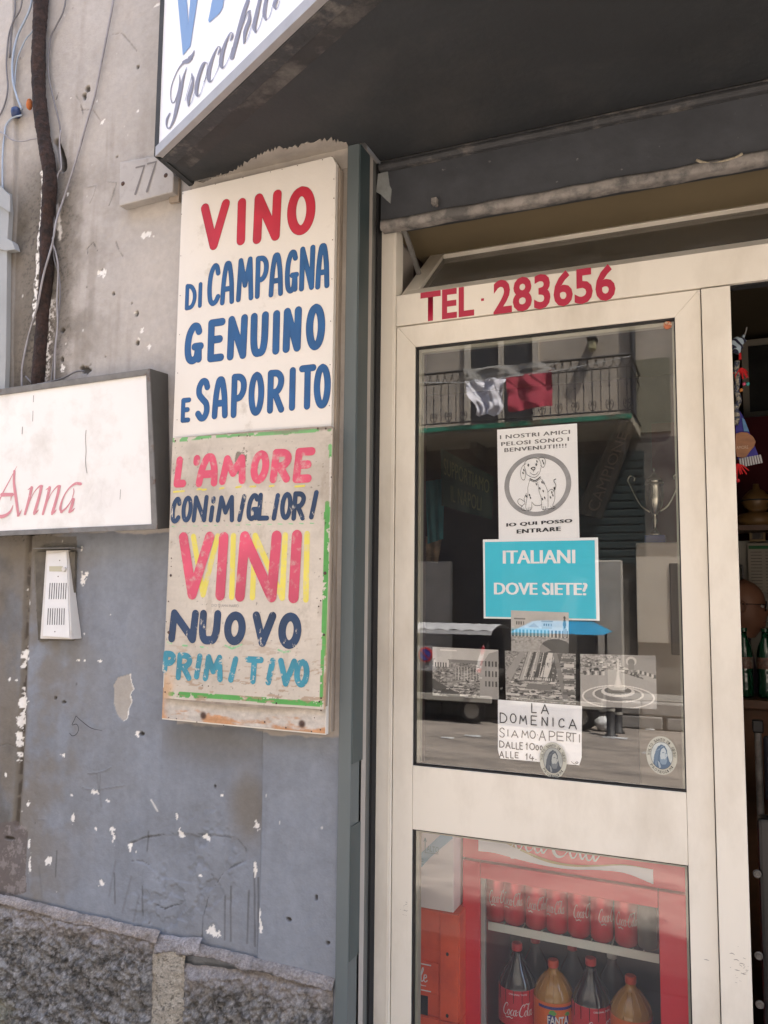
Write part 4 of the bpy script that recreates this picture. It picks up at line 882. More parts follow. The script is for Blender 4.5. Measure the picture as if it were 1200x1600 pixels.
mb = MB(); mb.hexa([np.array([p0[0]-.004, p0[1]-.01, ZS-.004]), np.array([p0[0]+.012, p0[1]-.0, ZS-.004]), np.array([-1.482, YW-.002, ZS-.004]), np.array([-1.50, YW-.002, ZS-.004]),
                    np.array([p0[0]-.004, p0[1]-.01, ZS+Hs]), np.array([p0[0]+.012, p0[1]-.0, ZS+Hs]), np.array([-1.482, YW-.002, ZS+Hs]), np.array([-1.50, YW-.002, ZS+Hs])])
mb.build('side_cheek', MT['dark_paint'], can)
mb = MB(); mb.prism_xy([(a[0], a[1]), (cpt[0], cpt[1]), (1.6, cpt[1]), (1.6, YW-.001), (-1.482, YW-.001)], ZS+Hs, ZS+Hs+.01); mb.build('top_sheet', MT['dark_paint'], can)
def Cp(x, y, h=0): return tuple(atP(x, y, a, nf)+nf*(.0015+h))
mb = MB()
def C_(pts_, wd, smooth=True):
    ribbon(mb, [(240+p[0]/5, p[1]/5) for p in pts_], [w_/5 for w_ in wd] if isinstance(wd, (list, tuple)) else wd/5, 0, (len(mb.v) % 5)*2e-4, Cp, smooth)
C_([(320, 395), (308, 430), (285, 455)], [2, 10, 14]); C_([(300, 460), (268, 478), (240, 488)], [8, 19, 14]); C_([(240, 488), (200, 535), (160, 620), (138, 700), (138, 770), (150, 805), (170, 790), (195, 720), (208, 650), (205, 585)], [8, 4, 3, 3, 3, 4, 4, 5, 5, 1.5])
C_([(262, 528), (236, 610), (212, 720), (185, 840), (160, 940), (125, 1005), (105, 985), (108, 935), (130, 888)], [1.5, 8, 13, 14, 10, 4, 4, 8, 5])
C_([(250, 790), (275, 700), (305, 585)], 1.8); C_([(300, 575), (308, 620), (312, 655)], [2, 7, 2]); C_([(318, 600), (300, 690), (278, 770), (276, 830)], [2, 12, 12, 5]); C_([(276, 832), (300, 800), (335, 690)], 1.8)
C_([(425, 495), (395, 500), (360, 590), (338, 690), (345, 750), (370, 735), (400, 650), (422, 560), (425, 495)], [2, 10, 13, 14, 8, 2, 2, 2, 2]); C_([(395, 640), (420, 600), (440, 560)], 1.8)
def cc(dx, dy):
    C_([(505+dx, 430+dy), (518+dx, 400+dy), (522+dx, 372+dy), (505+dx, 368+dy), (470+dx, 440+dy), (442+dx, 530+dy), (432+dx, 600+dy), (442+dx, 640+dy), (470+dx, 615+dy), (505+dx, 540+dy), (522+dx, 480+dy)], [3, 9, 4, 3, 10, 14, 15, 8, 2, 2, 2])
cc(0, 0); cc(98, -108)
C_([(740, 10), (705, 110), (660, 280), (615, 455)], [14, 15, 16, 15]); C_([(640, 370), (690, 220), (735, 105), (758, 85)], [1.5, 3, 4, 5]); C_([(752, 90), (752, 160), (720, 250), (710, 340)], [5, 13, 14, 6]); C_([(710, 345), (740, 300), (775, 190)], 2)
C_([(840, -20), (810, 110), (790, 210), (800, 255)], [11, 14, 14, 6]); C_([(800, 258), (830, 210), (865, 90)], 2); C_([(905, -80), (880, 20), (868, 110), (880, 158)], [10, 14, 14, 7]); C_([(880, 160), (910, 130), (945, 0)], 2); C_([(985, -60), (960, 10), (948, 50), (958, 76)], [10, 13, 12, 5]); C_([(958, 78), (975, 60), (992, 10)], 2)
mb.build('script_lettering', MT['grey_letter'], can)
mb = MB()
for poly in ([(-40, -420), (60, -420), (160, -70), (205, -500), (330, -500), (230, 435)][0:0] or [(192, 0), (150, -330), (235, -390), (275, 180), (325, -420), (420, -480), (290, 365), (232, 435)], [(540, -330), (640, -420), (600, -60), (552, 0), (545, 60), (520, 105), (440, 178), (430, 160), (445, 90), (455, 30)]):
    mb.add([Cp(240+x/5, y/5) for x, y in poly], [tuple(range(len(poly)))])
mb.build('blue_lettering', MT['blue_letter'], can)

# ================================================================== SHUTTER CASE
sh = thing('shutter_case', 'grey roller shutter case with scuffed bottom bar above the cream door frame', 'shutter')
YS = -.035
zb_ = at(700, 338, YS)[2]
mb = MB(); mb.box(-.90, 1.3, YS, .04, zb_+.012, ZS-.032); mb.build('case_front', MT['shutter'], sh, bevel=.002)
mb = MB()
nn = 160
prof = [(-.002, .016), (-.010, .018), (-.014, .010), (-.014, -.004), (-.008, -.010), (.02, -.010)]
mb.grid(lambda u, v: (-.895+2.19*u, YS+np.interp(v*5, range(6), [p[0] for p in prof])+.002*math.sin(u*90)*math.sin(u*37), zb_+np.interp(v*5, range(6), [p[1] for p in prof])+.0022*math.sin(u*61+2)*math.sin(u*23)), nn, 5)
mb.build('bottom_bar', MT['lip'], sh, smooth=True)
mb = MB(); mb.tube([(-.90, YS-.008, ZS-.022), (1.3, YS-.008, ZS-.022)], .011, 12); mb.box(-.90, 1.3, YS-.004, YS+.05, ZS-.034, ZS-.001); mb.build('top_moulding', MT['dusty'], sh, smooth=False)
c_ = at(681, 318, YS); mb = MB(); mb.box(c_[0]-.008, c_[0]+.008, YS-.018, YS, c_[2]-.008, c_[2]+.010); mb.box(c_[0]+.001, c_[0]+.010, YS-.022, YS-.004, c_[2]-.014, c_[2]-.007); mb.build('lug', MT['lip'], sh, bevel=.001)
q = [at(*p, YS-.001) for p in [(591, 272), (606, 268), (609, 290), (612, 296), (610, 318), (603, 312), (595, 304), (588, 300)]]
mb = MB(); mb.prism_xz([(p[0], p[2]) for p in q][::-1], YS-.0025, YS-.0002); mb.build('torn_paper', mat('torn_foil', (.27, .285, .28), .5, ns=30, na=.25, bump=.6, bs=60), sh)
mb = MB(); q = [at(*p, YS-.012) for p in [(1088, 250), (1100, 254), (1115, 255), (1135, 251), (1150, 246), (1160, 240)]]; mb.tube(catmull(q, 5), .0035, 8); mb.build('rope_end', mat('old_rope', (.30, .26, .19), .9, ns=150, na=.5), sh, smooth=True)

# ================================================================== CREAM ALUMINIUM SHOPFRONT
sf = thing('shopfront', 'cream aluminium shopfront with glazed door and red telephone number on its transom', 'shopfront')
XL, XLD, XRD, XR = at(588, 900, 0)[0], at(616, 900, 0)[0], at(1107, 900, 0)[0], at(1155, 900, 0)[0]
zLT = at(616, 511.5, 0)[2]; zTT = at(617, 463.4, 0)[2]
YF = -.004; YD = .0
mb = MB(); mb.box(XL, XLD-.0015, YF, .05, 0, zb_+.02); mb.build('jamb', MT['cream'], sf, bevel=.0015)
xs_ = at(610, 900, 0)[0]
mb = MB(); mb.box(xs_, xs_+.0018, YF-.0012, YF+.003, 0, zb_-.0); mb.build('jamb_bead', MT['cream'], sf)
mb = MB(); mb.box(XLD+.0, 1.18, YF, .05, zLT+.0015, zTT); mb.build('transom_bar', MT['cream'], sf, bevel=.0015)
mb = MB(); mb.box(XRD+.0015, XR, YF-.006, .045, 0, at(1118, 449, 0)[2]-.003); mb.build('jamb', MT['cream'], sf, bevel=.0015)
mb = MB(); mb.box(1.12, 1.18, YF, .05, 0, zLT); mb.build('jamb', MT['cream'], sf, bevel=.0015)
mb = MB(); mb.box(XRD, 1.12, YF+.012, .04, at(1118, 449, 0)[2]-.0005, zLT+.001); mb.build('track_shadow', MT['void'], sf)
P0 = at(661, 501.5, YF); P1 = at(962, 465, YF); hT = at(700, 455.5, YF)[2]-at(700, 497, YF)[2]
t3 = lambda x, y, h: (x, YF-.0006, y)
xT0, xT1 = at(657, 480, YF)[0], at(741, 480, YF)[0]; zt0 = at(700, 497, YF)[2]
type_on('number_lettering', 'TEL', xT1-xT0, hT*1.12, MT['red_vinyl'], sf, t3, .030, xT0, zt0-.002, space=1.02)
xa_, xb_ = at(771, 470, YF)[0], at(962, 470, YF)[0]
type_on('number_lettering', '283656', xb_-xa_, hT*1.28, MT['red_vinyl'], sf, t3, .030, xa_, at(866, 480.5, YF)[2], space=1.04)
c_ = at(754, 468, YF); mb = MB(); mb.box(c_[0]-.004, c_[0]+.004, YF-.0008, YF-.0002, c_[2]-.004, c_[2]+.003); mb.build('number_lettering', MT['red_vinyl'], sf)

# hinged fanlight tilting inward
fan = [(XLD+.001, .0, zTT+.002), (1.12, .0, zTT+.002)]
tp = np.array([0, .252*1.05, 2.624-2.392]); tp = tp/np.linalg.norm(tp)
Hf = .37
def Fp(x, s_, off=0): return (x, .012+tp[1]*s_+off*tp[2], zTT+.002+tp[2]*s_-off*tp[1])
def fbar(x0_, x1_, s0, s1, d0, d1): return [Fp(x0_, s0, d0), Fp(x1_, s0, d0), Fp(x1_, s0, d1), Fp(x0_, s0, d1), Fp(x0_, s1, d0), Fp(x1_, s1, d0), Fp(x1_, s1, d1), Fp(x0_, s1, d1)]
fl_ = tag(MB().hexa(fbar(XLD+.004, 1.11, 0, .045, 0, .03)).build('fanlight', MT['cream'], sf, bevel=.001), 'tilted inward')
MB().hexa(fbar(XLD+.004, 1.11, Hf-.045, Hf, 0, .03)).build('top_rail', MT['cream'], fl_, bevel=.001)
MB().hexa(fbar(XLD+.004, XLD+.049, .046, Hf-.046, 0, .03)).build('side_rail', MT['cream'], fl_, bevel=.001)
MB().hexa(fbar(1.065, 1.11, .046, Hf-.046, 0, .03)).build('side_rail', MT['cream'], fl_, bevel=.001)
MB().hexa(fbar(XLD+.050, 1.064, Hf-.050, Hf-.0462, -.002, .004)).build('glazing_bead', MT['cream'], fl_)
MB().hexa(fbar(XLD+.0495, XLD+.0535, .046, Hf-.051, -.002, .004)).build('glazing_bead', MT['cream'], fl_)
MB().hexa(fbar(XLD+.05, 1.064, .047, Hf-.047, .012, .016)).build('pane', mat_glass('fanlight_glass', 1.5, (.62, .60, .55), 0, .3), fl_)
mb = MB(); mb.hexa([(XLD+.008, .02, zTT+.20), (XLD+.02, .02, zTT+.20), (XLD+.02, .04, zTT+.20), (XLD+.008, .04, zTT+.20), (XLD+.008, .25, zTT+.03), (XLD+.02, .25, zTT+.03), (XLD+.02, .27, zTT+.03), (XLD+.008, .27, zTT+.03)])
mb.build('stay_arm', MT['steel_old'], fl_)

# the door leaf
gx0, gx1 = at(646.5, 900, 0)[0], at(1064.5, 900, 0)[0]
zU1, zU0 = at(649, 542, 0)[2], at(644, 1196, 0)[2]; zL1 = at(642, 1295.4, 0)[2]; zL0 = .16
zD0 = .02
e_ = .0006
def mit(pts_, nm, bead=None): mb = MB(); mb.prism_xz(pts_, YD, YD+.042); return mb.build(nm, MT['cream'], leaf, bevel=.0012)
leaf = MB().prism_xz([(XLD+.001, zLT-.001), (XLD+.001, zD0), (gx0, zD0+.001), (gx0, zU1+e_), (XLD+.003, zLT-.001)], YD, YD+.042).build('door_leaf', MT['cream'], sf, bevel=.0012)
leaf['label'] = 'glazed door leaf with cream rails'
mit([(XRD-.001, zLT-.001), (XRD-.003, zLT-.001), (gx1, zU1+e_), (gx1, zD0+.001), (XRD-.001, zD0)], 'stile')
mit([(XLD+.004, zLT-.0015), (gx0+e_, zU1), (gx1-e_, zU1), (XRD-.004, zLT-.0015)], 'top_rail')
mit([(gx0+e_, zU0), (gx0+e_, zL1), (gx1-e_, zL1), (gx1-e_, zU0)], 'mid_rail')
mit([(gx0+e_, zL0), (gx0+e_, zD0+.001), (gx1-e_, zD0+.001), (gx1-e_, zL0)], 'bottom_rail')
YG = .014
for (za, zb2) in ((zU0, zU1), (zL0, zL1)):
    mb = MB(); mb.box(gx0, gx0+.003, YG-.010, YG+.01, za, zb2); mb.box(gx1-.003, gx1, YG-.010, YG+.01, za, zb2); mb.box(gx0+.003, gx1-.003, YG-.010, YG+.01, zb2-.003, zb2); mb.box(gx0+.003, gx1-.003, YG-.010, YG+.01, za, za+.003)
    mb.build('gasket', MT['gasket'], leaf)
    mb = MB(); mb.box(gx0+.0032, gx0+.011, YG+.009, YG+.030, za+.003, zb2-.003); mb.box(gx0+.0112, gx1-.0032, YG+.009, YG+.030, zb2-.012, zb2-.0032); mb.box(gx1-.009, gx1-.0032, YG+.009, YG+.030, za+.003, zb2-.0125); mb.build('inner_bead', MT['bead'], leaf)
    mb = MB(); mb.add([(gx0+.002, YG, za+.002), (gx1-.002, YG, za+.002), (gx1-.002, YG, zb2-.002), (gx0+.002, YG, zb2-.002)], [(0, 1, 2, 3)])
    mb.build('pane', MT['glass'], leaf)
mb = MB(); c_ = at(1117, 1362, YF-.006)
for k, (a_, b_, r_) in enumerate(((1100, 1499, 2), (1140, 1490, 3), (1147, 1500, 3.5), (1155, 1505, 3), (1162, 1498, 4), (1158, 1520, 3), (1148, 1515, 2.5), (1168, 1530, 2.5), (1167, 1507, 4))):
    p = at(a_, b_, YF-.0065); p2 = at(a_+8, b_+2, YF-.0065); ribbon(mb, [(p[0], p[2]), ((p[0]+p2[0])/2, p[2]+.002*math.sin(k)), (p2[0], p2[2])], [.0003, .0009, .0003], 0, 0, plane3(YF-.0064)) if a_ < 1162 else None
srs = random.Random(9)
for k in range(34):
    if k < 22: a_, b_ = srs.gauss(1158, 8), srs.gauss(1512, 14)
    else: a_, b_ = srs.gauss(632, 3), srs.gauss(1418, 12)
    if k < 22 and not 1132 < a_ < 1170: continue
    yy_ = YF-.0065 if k < 22 else YD-.0006; p = at(a_, b_, yy_); l_ = srs.uniform(.001, .006); g_ = srs.uniform(-.6, .6); ribbon(mb, [(p[0], p[2]), (p[0]+l_, p[2]+l_*g_)], srs.uniform(.0002, .0006), 0, 0, plane3(yy_-.0001))
tag(mb.build('scuff', mat('scuff_grey', (.30, .275, .25), .7), sf), kind='stuff')

# ================================================================== PAPERS ON THE DOOR
def quadmap(pxs, Y):
    """pxs: tl tr br bl in photo px -> function (u,v) on the plane Y"""
    tl, tr, br, bl = [at(a, b, Y) for a, b in pxs]
    def f(u, v, h=0.0):
        p = bl*(1-u)*(1-v)+br*u*(1-v)+tr*u*v+tl*(1-u)*v
        return (p[0], Y-h, p[2])
    return f
def paper(name, pxs, Y, m, label, curl=.0, corner=.0, cat='notice'):
    f = quadmap(pxs, Y); mb = MB()
    mb.grid(lambda u, v: (lambda p: (p[0], Y+curl*(u*u*(1-v)**2)+.0004*math.sin(9*u+5*v), p[2]))(f(min(max(u, corner*(max(0, .12-v))), 1-corner*max(0, .12-v)*1.0), v)), 14, 14)
    o = mb.build(name, m, None, smooth=True); tag(o, label, cat); return o, f
class Cv:
    def __init__(s, w_, h_, bg): 
        s.U, s.V = np.meshgrid(np.linspace(0, 1, w_), np.linspace(0, 1, h_)); s.c = np.zeros((h_, w_, 3))+np.array(bg, float)[None, None]; s.a = w_/h_
    def put(s, mask, c, amt=1.0):
        mm = np.clip(mask*1.0, 0, 1)[..., None]*amt; cc = np.array(c if hasattr(c, '__len__') else (c, c, c), float); s.c = s.c*(1-mm)+cc*mm
    def rect(s, u0, u1, v0, v1, c, amt=1): s.put((s.U > u0) & (s.U < u1) & (s.V > v0) & (s.V < v1), c, amt)
    def poly(s, p, c, amt=1): s.put(in_poly(s.U, s.V, p), c, amt)
    def ell(s, u, v, ru, rv, c, amt=1, w=None):
        e = np.hypot((s.U-u)/ru, (s.V-v)/rv); s.put((e < 1) if w is None else (np.abs(e-1) < w), c, amt)
    def line(s, p, wd, c, amt=1): s.put(sstep(wd*1.5, wd*.5, seg_dist(s.U*s.a, s.V, [(x*s.a, y) for x, y in p])), c, amt)
    def n(s, sc, seed, o=4): return fbm(s.U*s.a, s.V, sc, o, seed)
def print_card(name, cv, pxs, Y, label, cat='postcard', parent=None):
    f = quadmap(pxs, Y); tl, tr, br, bl = [at(a, b, Y) for a, b in pxs]; U, V = cv.U, cv.V
    P = [bl[i]*(1-U)*(1-V)+br[i]*U*(1-V)+tr[i]*U*V+tl[i]*(1-U)*V for i in (0, 2)]
    warm_ = cv.c*np.array([1.0, .95, .88])
    o = grid_obj(name, P[0], Y+.0005*np.sin(U*5), P[1], np.clip(warm_, .004, .8), MT['attr'], parent, True)
    if parent is None: tag(o, label, cat)
    return o, f
YPp = YG+.006
# dog notice
dq = [(776.8, 671.5), (901.5, 661.5), (905.5, 845), (779.5, 853)]
dog, f = paper('dog_notice', dq, YPp, MT['paper'], 'white notice with a spotted puppy drawn inside a grey ring', .001)
f2 = lambda x, y, h: f(x, y, .0010+h)
sc_v = lambda v: .045+.955*v   # the sheet runs on behind the blue one
for s_, u0, u1, v0, b_ in (('I NOSTRI AMICI', .035, .915, .911, .012), ('PELOSI SONO I', .05, .90, .847, .012), ('BENVENUTI!!!!', .09, .87, .790, .008), ('IO QUI POSSO', .10, .92, .114, .03), ('ENTRARE', .23, .78, .052, .03)):
    type_bold('lettering', s_, u1-u0, .034, MT['ink_grey'] if v0 > .5 else MT['ink'], dog, f2, u0, sc_v(v0), .006, 3 if v0 < .5 else 2, space=1.12)
mb = MB(); K = 64
mb.add([f(.5+r_*ru*math.cos(2*math.pi*i/K), sc_v(.475)+r_*.268*(1 if ru == .417 else .86)*math.sin(2*math.pi*i/K), .0008) for ru, r_ in ((.417, 1), (.355, 1)) for i in range(K)], [(i, (i+1) % K, K+(i+1) % K, K+i) for i in range(K)])
mb.build('grey_ring', mat('toner_grey', (.30, .30, .31), .7, ns=40, na=.2), dog)
mb = MB()
def D_(pts_, wd=1.9, sm=True): ribbon(mb, [((x-118)/846, sc_v((1262-y)/1146)) for x, y in pts_], wd/950, 0, (len(mb.v) % 9)*5e-5, lambda x, y, h: f(x, y, .0011+h), sm)
D_([(420, 560), (405, 500), (440, 455), (500, 440), (560, 455), (585, 510), (580, 560), (560, 610), (520, 640), (470, 630), (430, 600), (420, 560)])
D_([(425, 490), (385, 520), (365, 580), (375, 640), (400, 660), (418, 620), (415, 560)]); D_([(560, 450), (600, 440), (630, 470), (625, 520), (605, 545), (580, 520)])
D_([(470, 590), (500, 612), (530, 608), (555, 585)]); D_([(500, 560), (502, 580)]); D_([(478, 545), (500, 535), (522, 545), (505, 565), (478, 545)], 4)
for e_x in (450, 535): D_([(e_x, 500), (e_x-6, 510), (e_x, 520), (e_x+6, 510), (e_x, 500)], 4)
D_([(465, 650), (520, 672), (575, 640)], 4); D_([(462, 662), (518, 686), (580, 655)], 2)
D_([(460, 670), (440, 740), (440, 800), (425, 870), (415, 940), (440, 975), (475, 960), (480, 900)]); D_([(590, 665), (630, 740), (650, 800), (650, 880), (650, 950)]); D_([(545, 690), (560, 790), (580, 860), (585, 960), (610, 980), (645, 965)])
D_([(480, 890), (510, 925), (560, 932), (585, 920)]); D_([(650, 800), (690, 775), (720, 810), (720, 880), (700, 940), (725, 960), (700, 975), (650, 970)]); D_([(715, 800), (735, 740), (715, 690), (735, 672)], 3)
D_([(425, 800), (400, 850), (405, 900), (370, 930), (375, 965), (420, 975)]); D_([(380, 930), (340, 900), (330, 870), (355, 850), (400, 880)])
for x, y in ((390, 590), (400, 560), (600, 480), (610, 505), (530, 715), (590, 700), (565, 760), (600, 790), (590, 870), (615, 860), (455, 820), (465, 850), (420, 830), (690, 810), (700, 840), (675, 860), (718, 770), (610, 710), (540, 480)):
    D_([(x, y-8), (x+4, y+3)], 6+(x % 5), False)
for x in (600, 620, 440, 460, 395, 680, 700): D_([(x, 945), (x+2, 975)])
mb.build('puppy_drawing', MT['ink'], dog)
# blue notice
bq = [(754.6, 843), (934.3, 839.7), (937, 970), (755.8, 966.2)]
bn, f = paper('blue_notice', bq, YPp-.0015, MT['paper'], 'bright blue notice with white text ITALIANI DOVE SIETE?')
mb = MB(); mb.grid(lambda u, v: f(.018+.955*u, .022+.945*v, .0009), 6, 6); mb.build('blue_field', MT['cyan_print'], bn)
fb = lambda x, y, h: f(x, y, .0016+h)
wtx = mat('pale_text', (.86, .88, .90), .6)
type_bold('lettering', 'ITALIANI', .63, .165, wtx, bn, fb, .18, .69, .006); type_bold('lettering', 'DOVE SIETE?', .81, .150, wtx, bn, fb, .097, .302, .006)
# four old photographs
def gauss_city(cv, seed, dark=.1, light=.5, s1=18, v0=0, v1=1, t=.5):
    a_ = cv.n(s1, seed, 5); b_ = vnoise(cv.U*s1*4.2, cv.V*s1*3.4, seed+1); c_ = vnoise(cv.U*s1*1.6+cv.V*9, cv.V*s1*5, seed+2); m_ = (cv.V >= v0) & (cv.V <= v1)
    val = dark+(light-dark)*np.clip(.5+2.1*(a_*.4+b_*.33+c_*.27-t), 0, 1); cv.put(m_, 0); cv.c += m_[..., None]*val[..., None]
def blocks(cv, n_, seed, u0, u1, v0, v1, sk_=0, su=.03, sv=.03):
    rr = np.random.RandomState(seed)
    for y in np.sort(rr.uniform(v0, v1, n_))[::-1]:
        per = .45+.9*(v1-y)/(v1-v0+1e-6); x = rr.uniform(u0, u1)+sk_*(y-v0); a_ = su*per*rr.uniform(.4, 1.5); b_ = sv*per*rr.uniform(.3, 1.1); g_ = rr.choice([.05, .10, .18, .30, .45, .60]); d_ = a_*.35*rr.choice([-1, 1])
        cv.poly([(x, y), (x+a_, y), (x+a_+d_, y+b_), (x+d_, y+b_)], g_)
        if a_ > .02: cv.poly([(x, y-b_*.35), (x+a_, y-b_*.35), (x+a_, y), (x, y)], .04)
cv = Cv(150, 112, (.50,)*3); cv.c *= (.85+.3*cv.n(3, 401))[..., None]
gauss_city(cv, 403, .06, .42, 12, 0, .72, .50); blocks(cv, 150, 1, 0, .75, .03, .62, .1, .05, .025); cv.rect(0, 1, .70, .76, .22); cv.rect(.02, .25, .60, .74, .62); cv.ell(.14, .74, .10, .07, .55)
for k in range(5): cv.rect(.04+.04*k, .06+.04*k, .60, .69, .08)
cv.poly([(.72, 0), (1, 0), (1, .98), (.86, .92), (.72, .62)], .33)
for i in range(3):
    for k in range(4): cv.rect(.80+.05*k, .825+.05*k, .25+.2*i, .36+.2*i, .06)
cv.poly([(.0, .35), (.5, .0), (.25, 0), (0, .15)], .07)
for k in range(16): cv.rect((k*.063) % .7+.02, (k*.063) % .7+.065, .05+.032*k, .075+.032*k, .55 if k % 2 else .05)
for k in range(9): x = .35+.045*k; cv.rect(x, x+.008, .35, .62, .5)
cv.rect(.42, .55, .02, .06, .6); cv.rect(.12, .37, .93, .955, .75)
print_card('old_photograph', cv, [(675.8, 1010.7), (778.7, 1015.5), (779.7, 1093), (675.8, 1086.7)], YPp-.0008, 'black and white photograph of a busy square, left of the row on the glass')
cv = Cv(130, 92, (.52,)*3); cv.c *= (.9+.2*cv.n(3, 411))[..., None]
cv.rect(0, 1, .40, .64, .60); cv.put((cv.V < .64) & (cv.V > .40) & (np.abs((cv.U*16) % 1-.5) < .28) & (cv.V < .57), .10)
cv.rect(.06, .24, .60, .82, .50); cv.rect(.54, .72, .60, .78, .46); cv.poly([(.3, .62), (.40, .73), (.50, .62)], .38); cv.rect(.05, .25, .80, .83, .2); cv.rect(.53, .73, .765, .79, .2)
for k in range(4): cv.rect(.09+.04*k, .11+.04*k, .68, .75, .1); cv.rect(.57+.04*k, .59+.04*k, .66, .72, .1)
gauss_city(cv, 415, .16, .50, 10, 0, .40, .45); cv.ell(.78, .12, .28, .25, .07); cv.ell(.93, .72, .025, .12, .05); cv.ell(.93, .87, .018, .04, .05); cv.rect(.90, .97, .42, .62, .30)
cv.poly([(0, .25), (.5, .28), (.7, .1), (.5, 0), (0, 0)], .42, .6)
cv.rect(0, .66, .42, .60, (.10, .42, .58), .45)  # blue awning's reflection on the glass, painted into the print
print_card('old_photograph', cv, [(798.4, 953.7), (888.6, 957), (888.6, 1024), (799, 1021)], YPp-.003, 'old photograph of an arcaded station with a statue, above the row')
cv = Cv(165, 120, (.3,)*3); gauss_city(cv, 421, .05, .45, 16, 0, 1, .5); blocks(cv, 330, 2, 0, 1, .02, .98, .15, .07, .035)
for x0_, x1_, c_ in ((.30, .38, .40), (.40, .43, .08), (.44, .50, .36), (.52, .60, .07), (.60, .70, .62), (.71, .80, .10)):
    cv.poly([(x0_-.12, .42), (x1_-.10, .42), (x1_+.02, 1), (x0_+.02, 1)], c_)
cv.rect(.27, .68, .42, .50, .12); cv.put((cv.V > .43) & (cv.V < .48) & (cv.U > .28) & (cv.U < .67) & (np.abs((cv.U*34) % 1-.5) < .3), .6)
blocks(cv, 40, 4, .3, .7, .5, .97, 0, .02, .04)
for k in range(9): cv.line([(.20+.055*k, .44), (.33+.045*k, 1)], .006, .65 if k % 2 else .04)
cv.poly([(.68, 1), (.74, 1), (.90, .1), (.82, .1)], .22); cv.rect(.32, .66, .24, .36, .18); cv.ell(.40, .20, .06, .045, .5); cv.ell(.40, .20, .035, .025, .08)
cv.poly([(0, .55), (.22, 1), (.30, 1), (.08, .4)], .32); cv.rect(.0, .2, .10, .14, .6); cv.rect(.35, .9, .02, .06, .07)
for k in range(7): cv.rect(.82+.02*(k % 2), .98, .18+.11*k, .24+.11*k, .6 if k % 2 else .12)
print_card('old_photograph', cv, [(789, 1016.5), (899.7, 1021.8), (899.7, 1101), (790.5, 1093)], YPp-.0042, 'black and white aerial photograph of railway tracks, middle one of the lower row')
cv = Cv(170, 118, (.40,)*3); gauss_city(cv, 431, .08, .55, 13, .62, 1, .5); blocks(cv, 90, 3, 0, 1, .55, .98, 0, .04, .05); cv.c *= (.9+.2*cv.n(4, 433))[..., None]
cv.poly([(.42, .72), (1, .48), (1, 0), (.2, 0), (0, .4), (0, .55)], .38); cv.poly([(.55, 1), (1, 1), (1, .62), (.55, .78)], .30)
for ru, rv, c_, v_ in ((.48, .225, .72, .20), (.455, .205, .33, .20), (.34, .15, .65, .25), (.31, .13, .20, .25), (.22, .10, .6, .30), (.18, .075, .10, .32), (.12, .045, .45, .37)): cv.ell(.50, v_, ru, rv, c_)
cv.poly([(.48, .38), (.53, .38), (.515, .92), (.50, .92)], .68, .8); cv.poly([(.45, .38), (.56, .38), (.52, .62), (.49, .62)], .7, .6)
cv.ell(.68, .88, .07, .09, .55); cv.ell(.68, .86, .045, .07, .2); cv.rect(.64, .72, .72, .84, .22)
for k in range(8): cv.rect(.76+.03*k, .785+.03*k, .66-.012*k, .72-.012*k, .08 if k % 2 else .6)
for k in range(6): cv.rect(.05+.05*k, .08+.05*k, .60, .68, .6 if k % 2 else .08)
print_card('old_photograph', cv, [(906.4, 1021.8), (1024.8, 1024.4), (1026.4, 1108), (907, 1103.5)], YPp-.002, 'black and white photograph of a round fountain, rightmost on the glass')
# handwritten Sunday notice
hq = [(778, 1093), (909.3, 1103), (908.5, 1196.5), (778, 1184.7)]
hn, f = paper('handwritten_notice', hq, YPp-.0028, MT['paper'], 'handwritten white notice LA DOMENICA SIAMO APERTI below the photographs', .004, .25)
YH = YPp-.0042
def hand(bx, r, m, nm='lettering'): mb = MB(); px_word(mb, bx, 6, 740, 1080, YH, r, 0.0); mb.build(nm, m, hn)
gk = mat('marker_grey', (.035, .035, .04), .6, ns=60, na=.5)
hand([('L', 540, 592, 113, 205), ('a', 630, 706, 122, 215)], .0013, MT['ink'])
hand([('D', 245, 315, 200, 300), ('O', 340, 402, 208, 300), ('M', 428, 500, 225, 312), ('E', 535, 596, 228, 320), ('N', 636, 697, 240, 327), ('I', 737, 752, 248, 332), ('C', 795, 854, 255, 342), ('a', 890, 968, 260, 357)], .0013, MT['ink'])
hand([('S', 240, 294, 342, 434), ('I', 315, 329, 358, 425), ('a', 352, 420, 365, 437), ('M', 448, 516, 368, 440), ('O', 525, 582, 368, 446), ('-', 594, 606, 380, 440), ('a', 610, 678, 366, 466), ('P', 705, 766, 372, 468), ('E', 778, 848, 380, 468), ('R', 868, 915, 385, 470), ('T', 903, 966, 392, 477), ('I', 984, 1000, 403, 481)], .0011, gk)
hand([('D', 240, 290, 462, 530), ('a', 298, 347, 470, 537), ('L', 356, 390, 477, 541), ('L', 395, 427, 482, 549), ('E', 430, 464, 477, 549), ('1', 486, 514, 480, 550), ('0', 522, 576, 485, 552), ('0', 580, 612, 505, 556), ('0', 620, 648, 508, 556)], .0012, gk)
hand([('a', 240, 287, 560, 626), ('L', 300, 332, 562, 629), ('L', 344, 376, 565, 631), ('E', 386, 423, 572, 629), ('1', 486, 512, 580, 643), ('4', 520, 572, 590, 652), ('.', 580, 590, 630, 645)], .0012, gk)
mb = MB(); px_ = lambda x, y: (lambda p: (p[0], p[2]))(at(740+x/6, 1080+y/6, YH))
ribbon(mb, [px_(915, 660), (px_(935, 676)), px_(960, 684)], .0007, 0, 0, plane3(YH)); ribbon(mb, [px_(955, 668), px_(968, 662), px_(980, 668), px_(968, 680), px_(955, 668)], .0008, 0, 3e-4, plane3(YH)); mb.build('flourish', gk, hn)
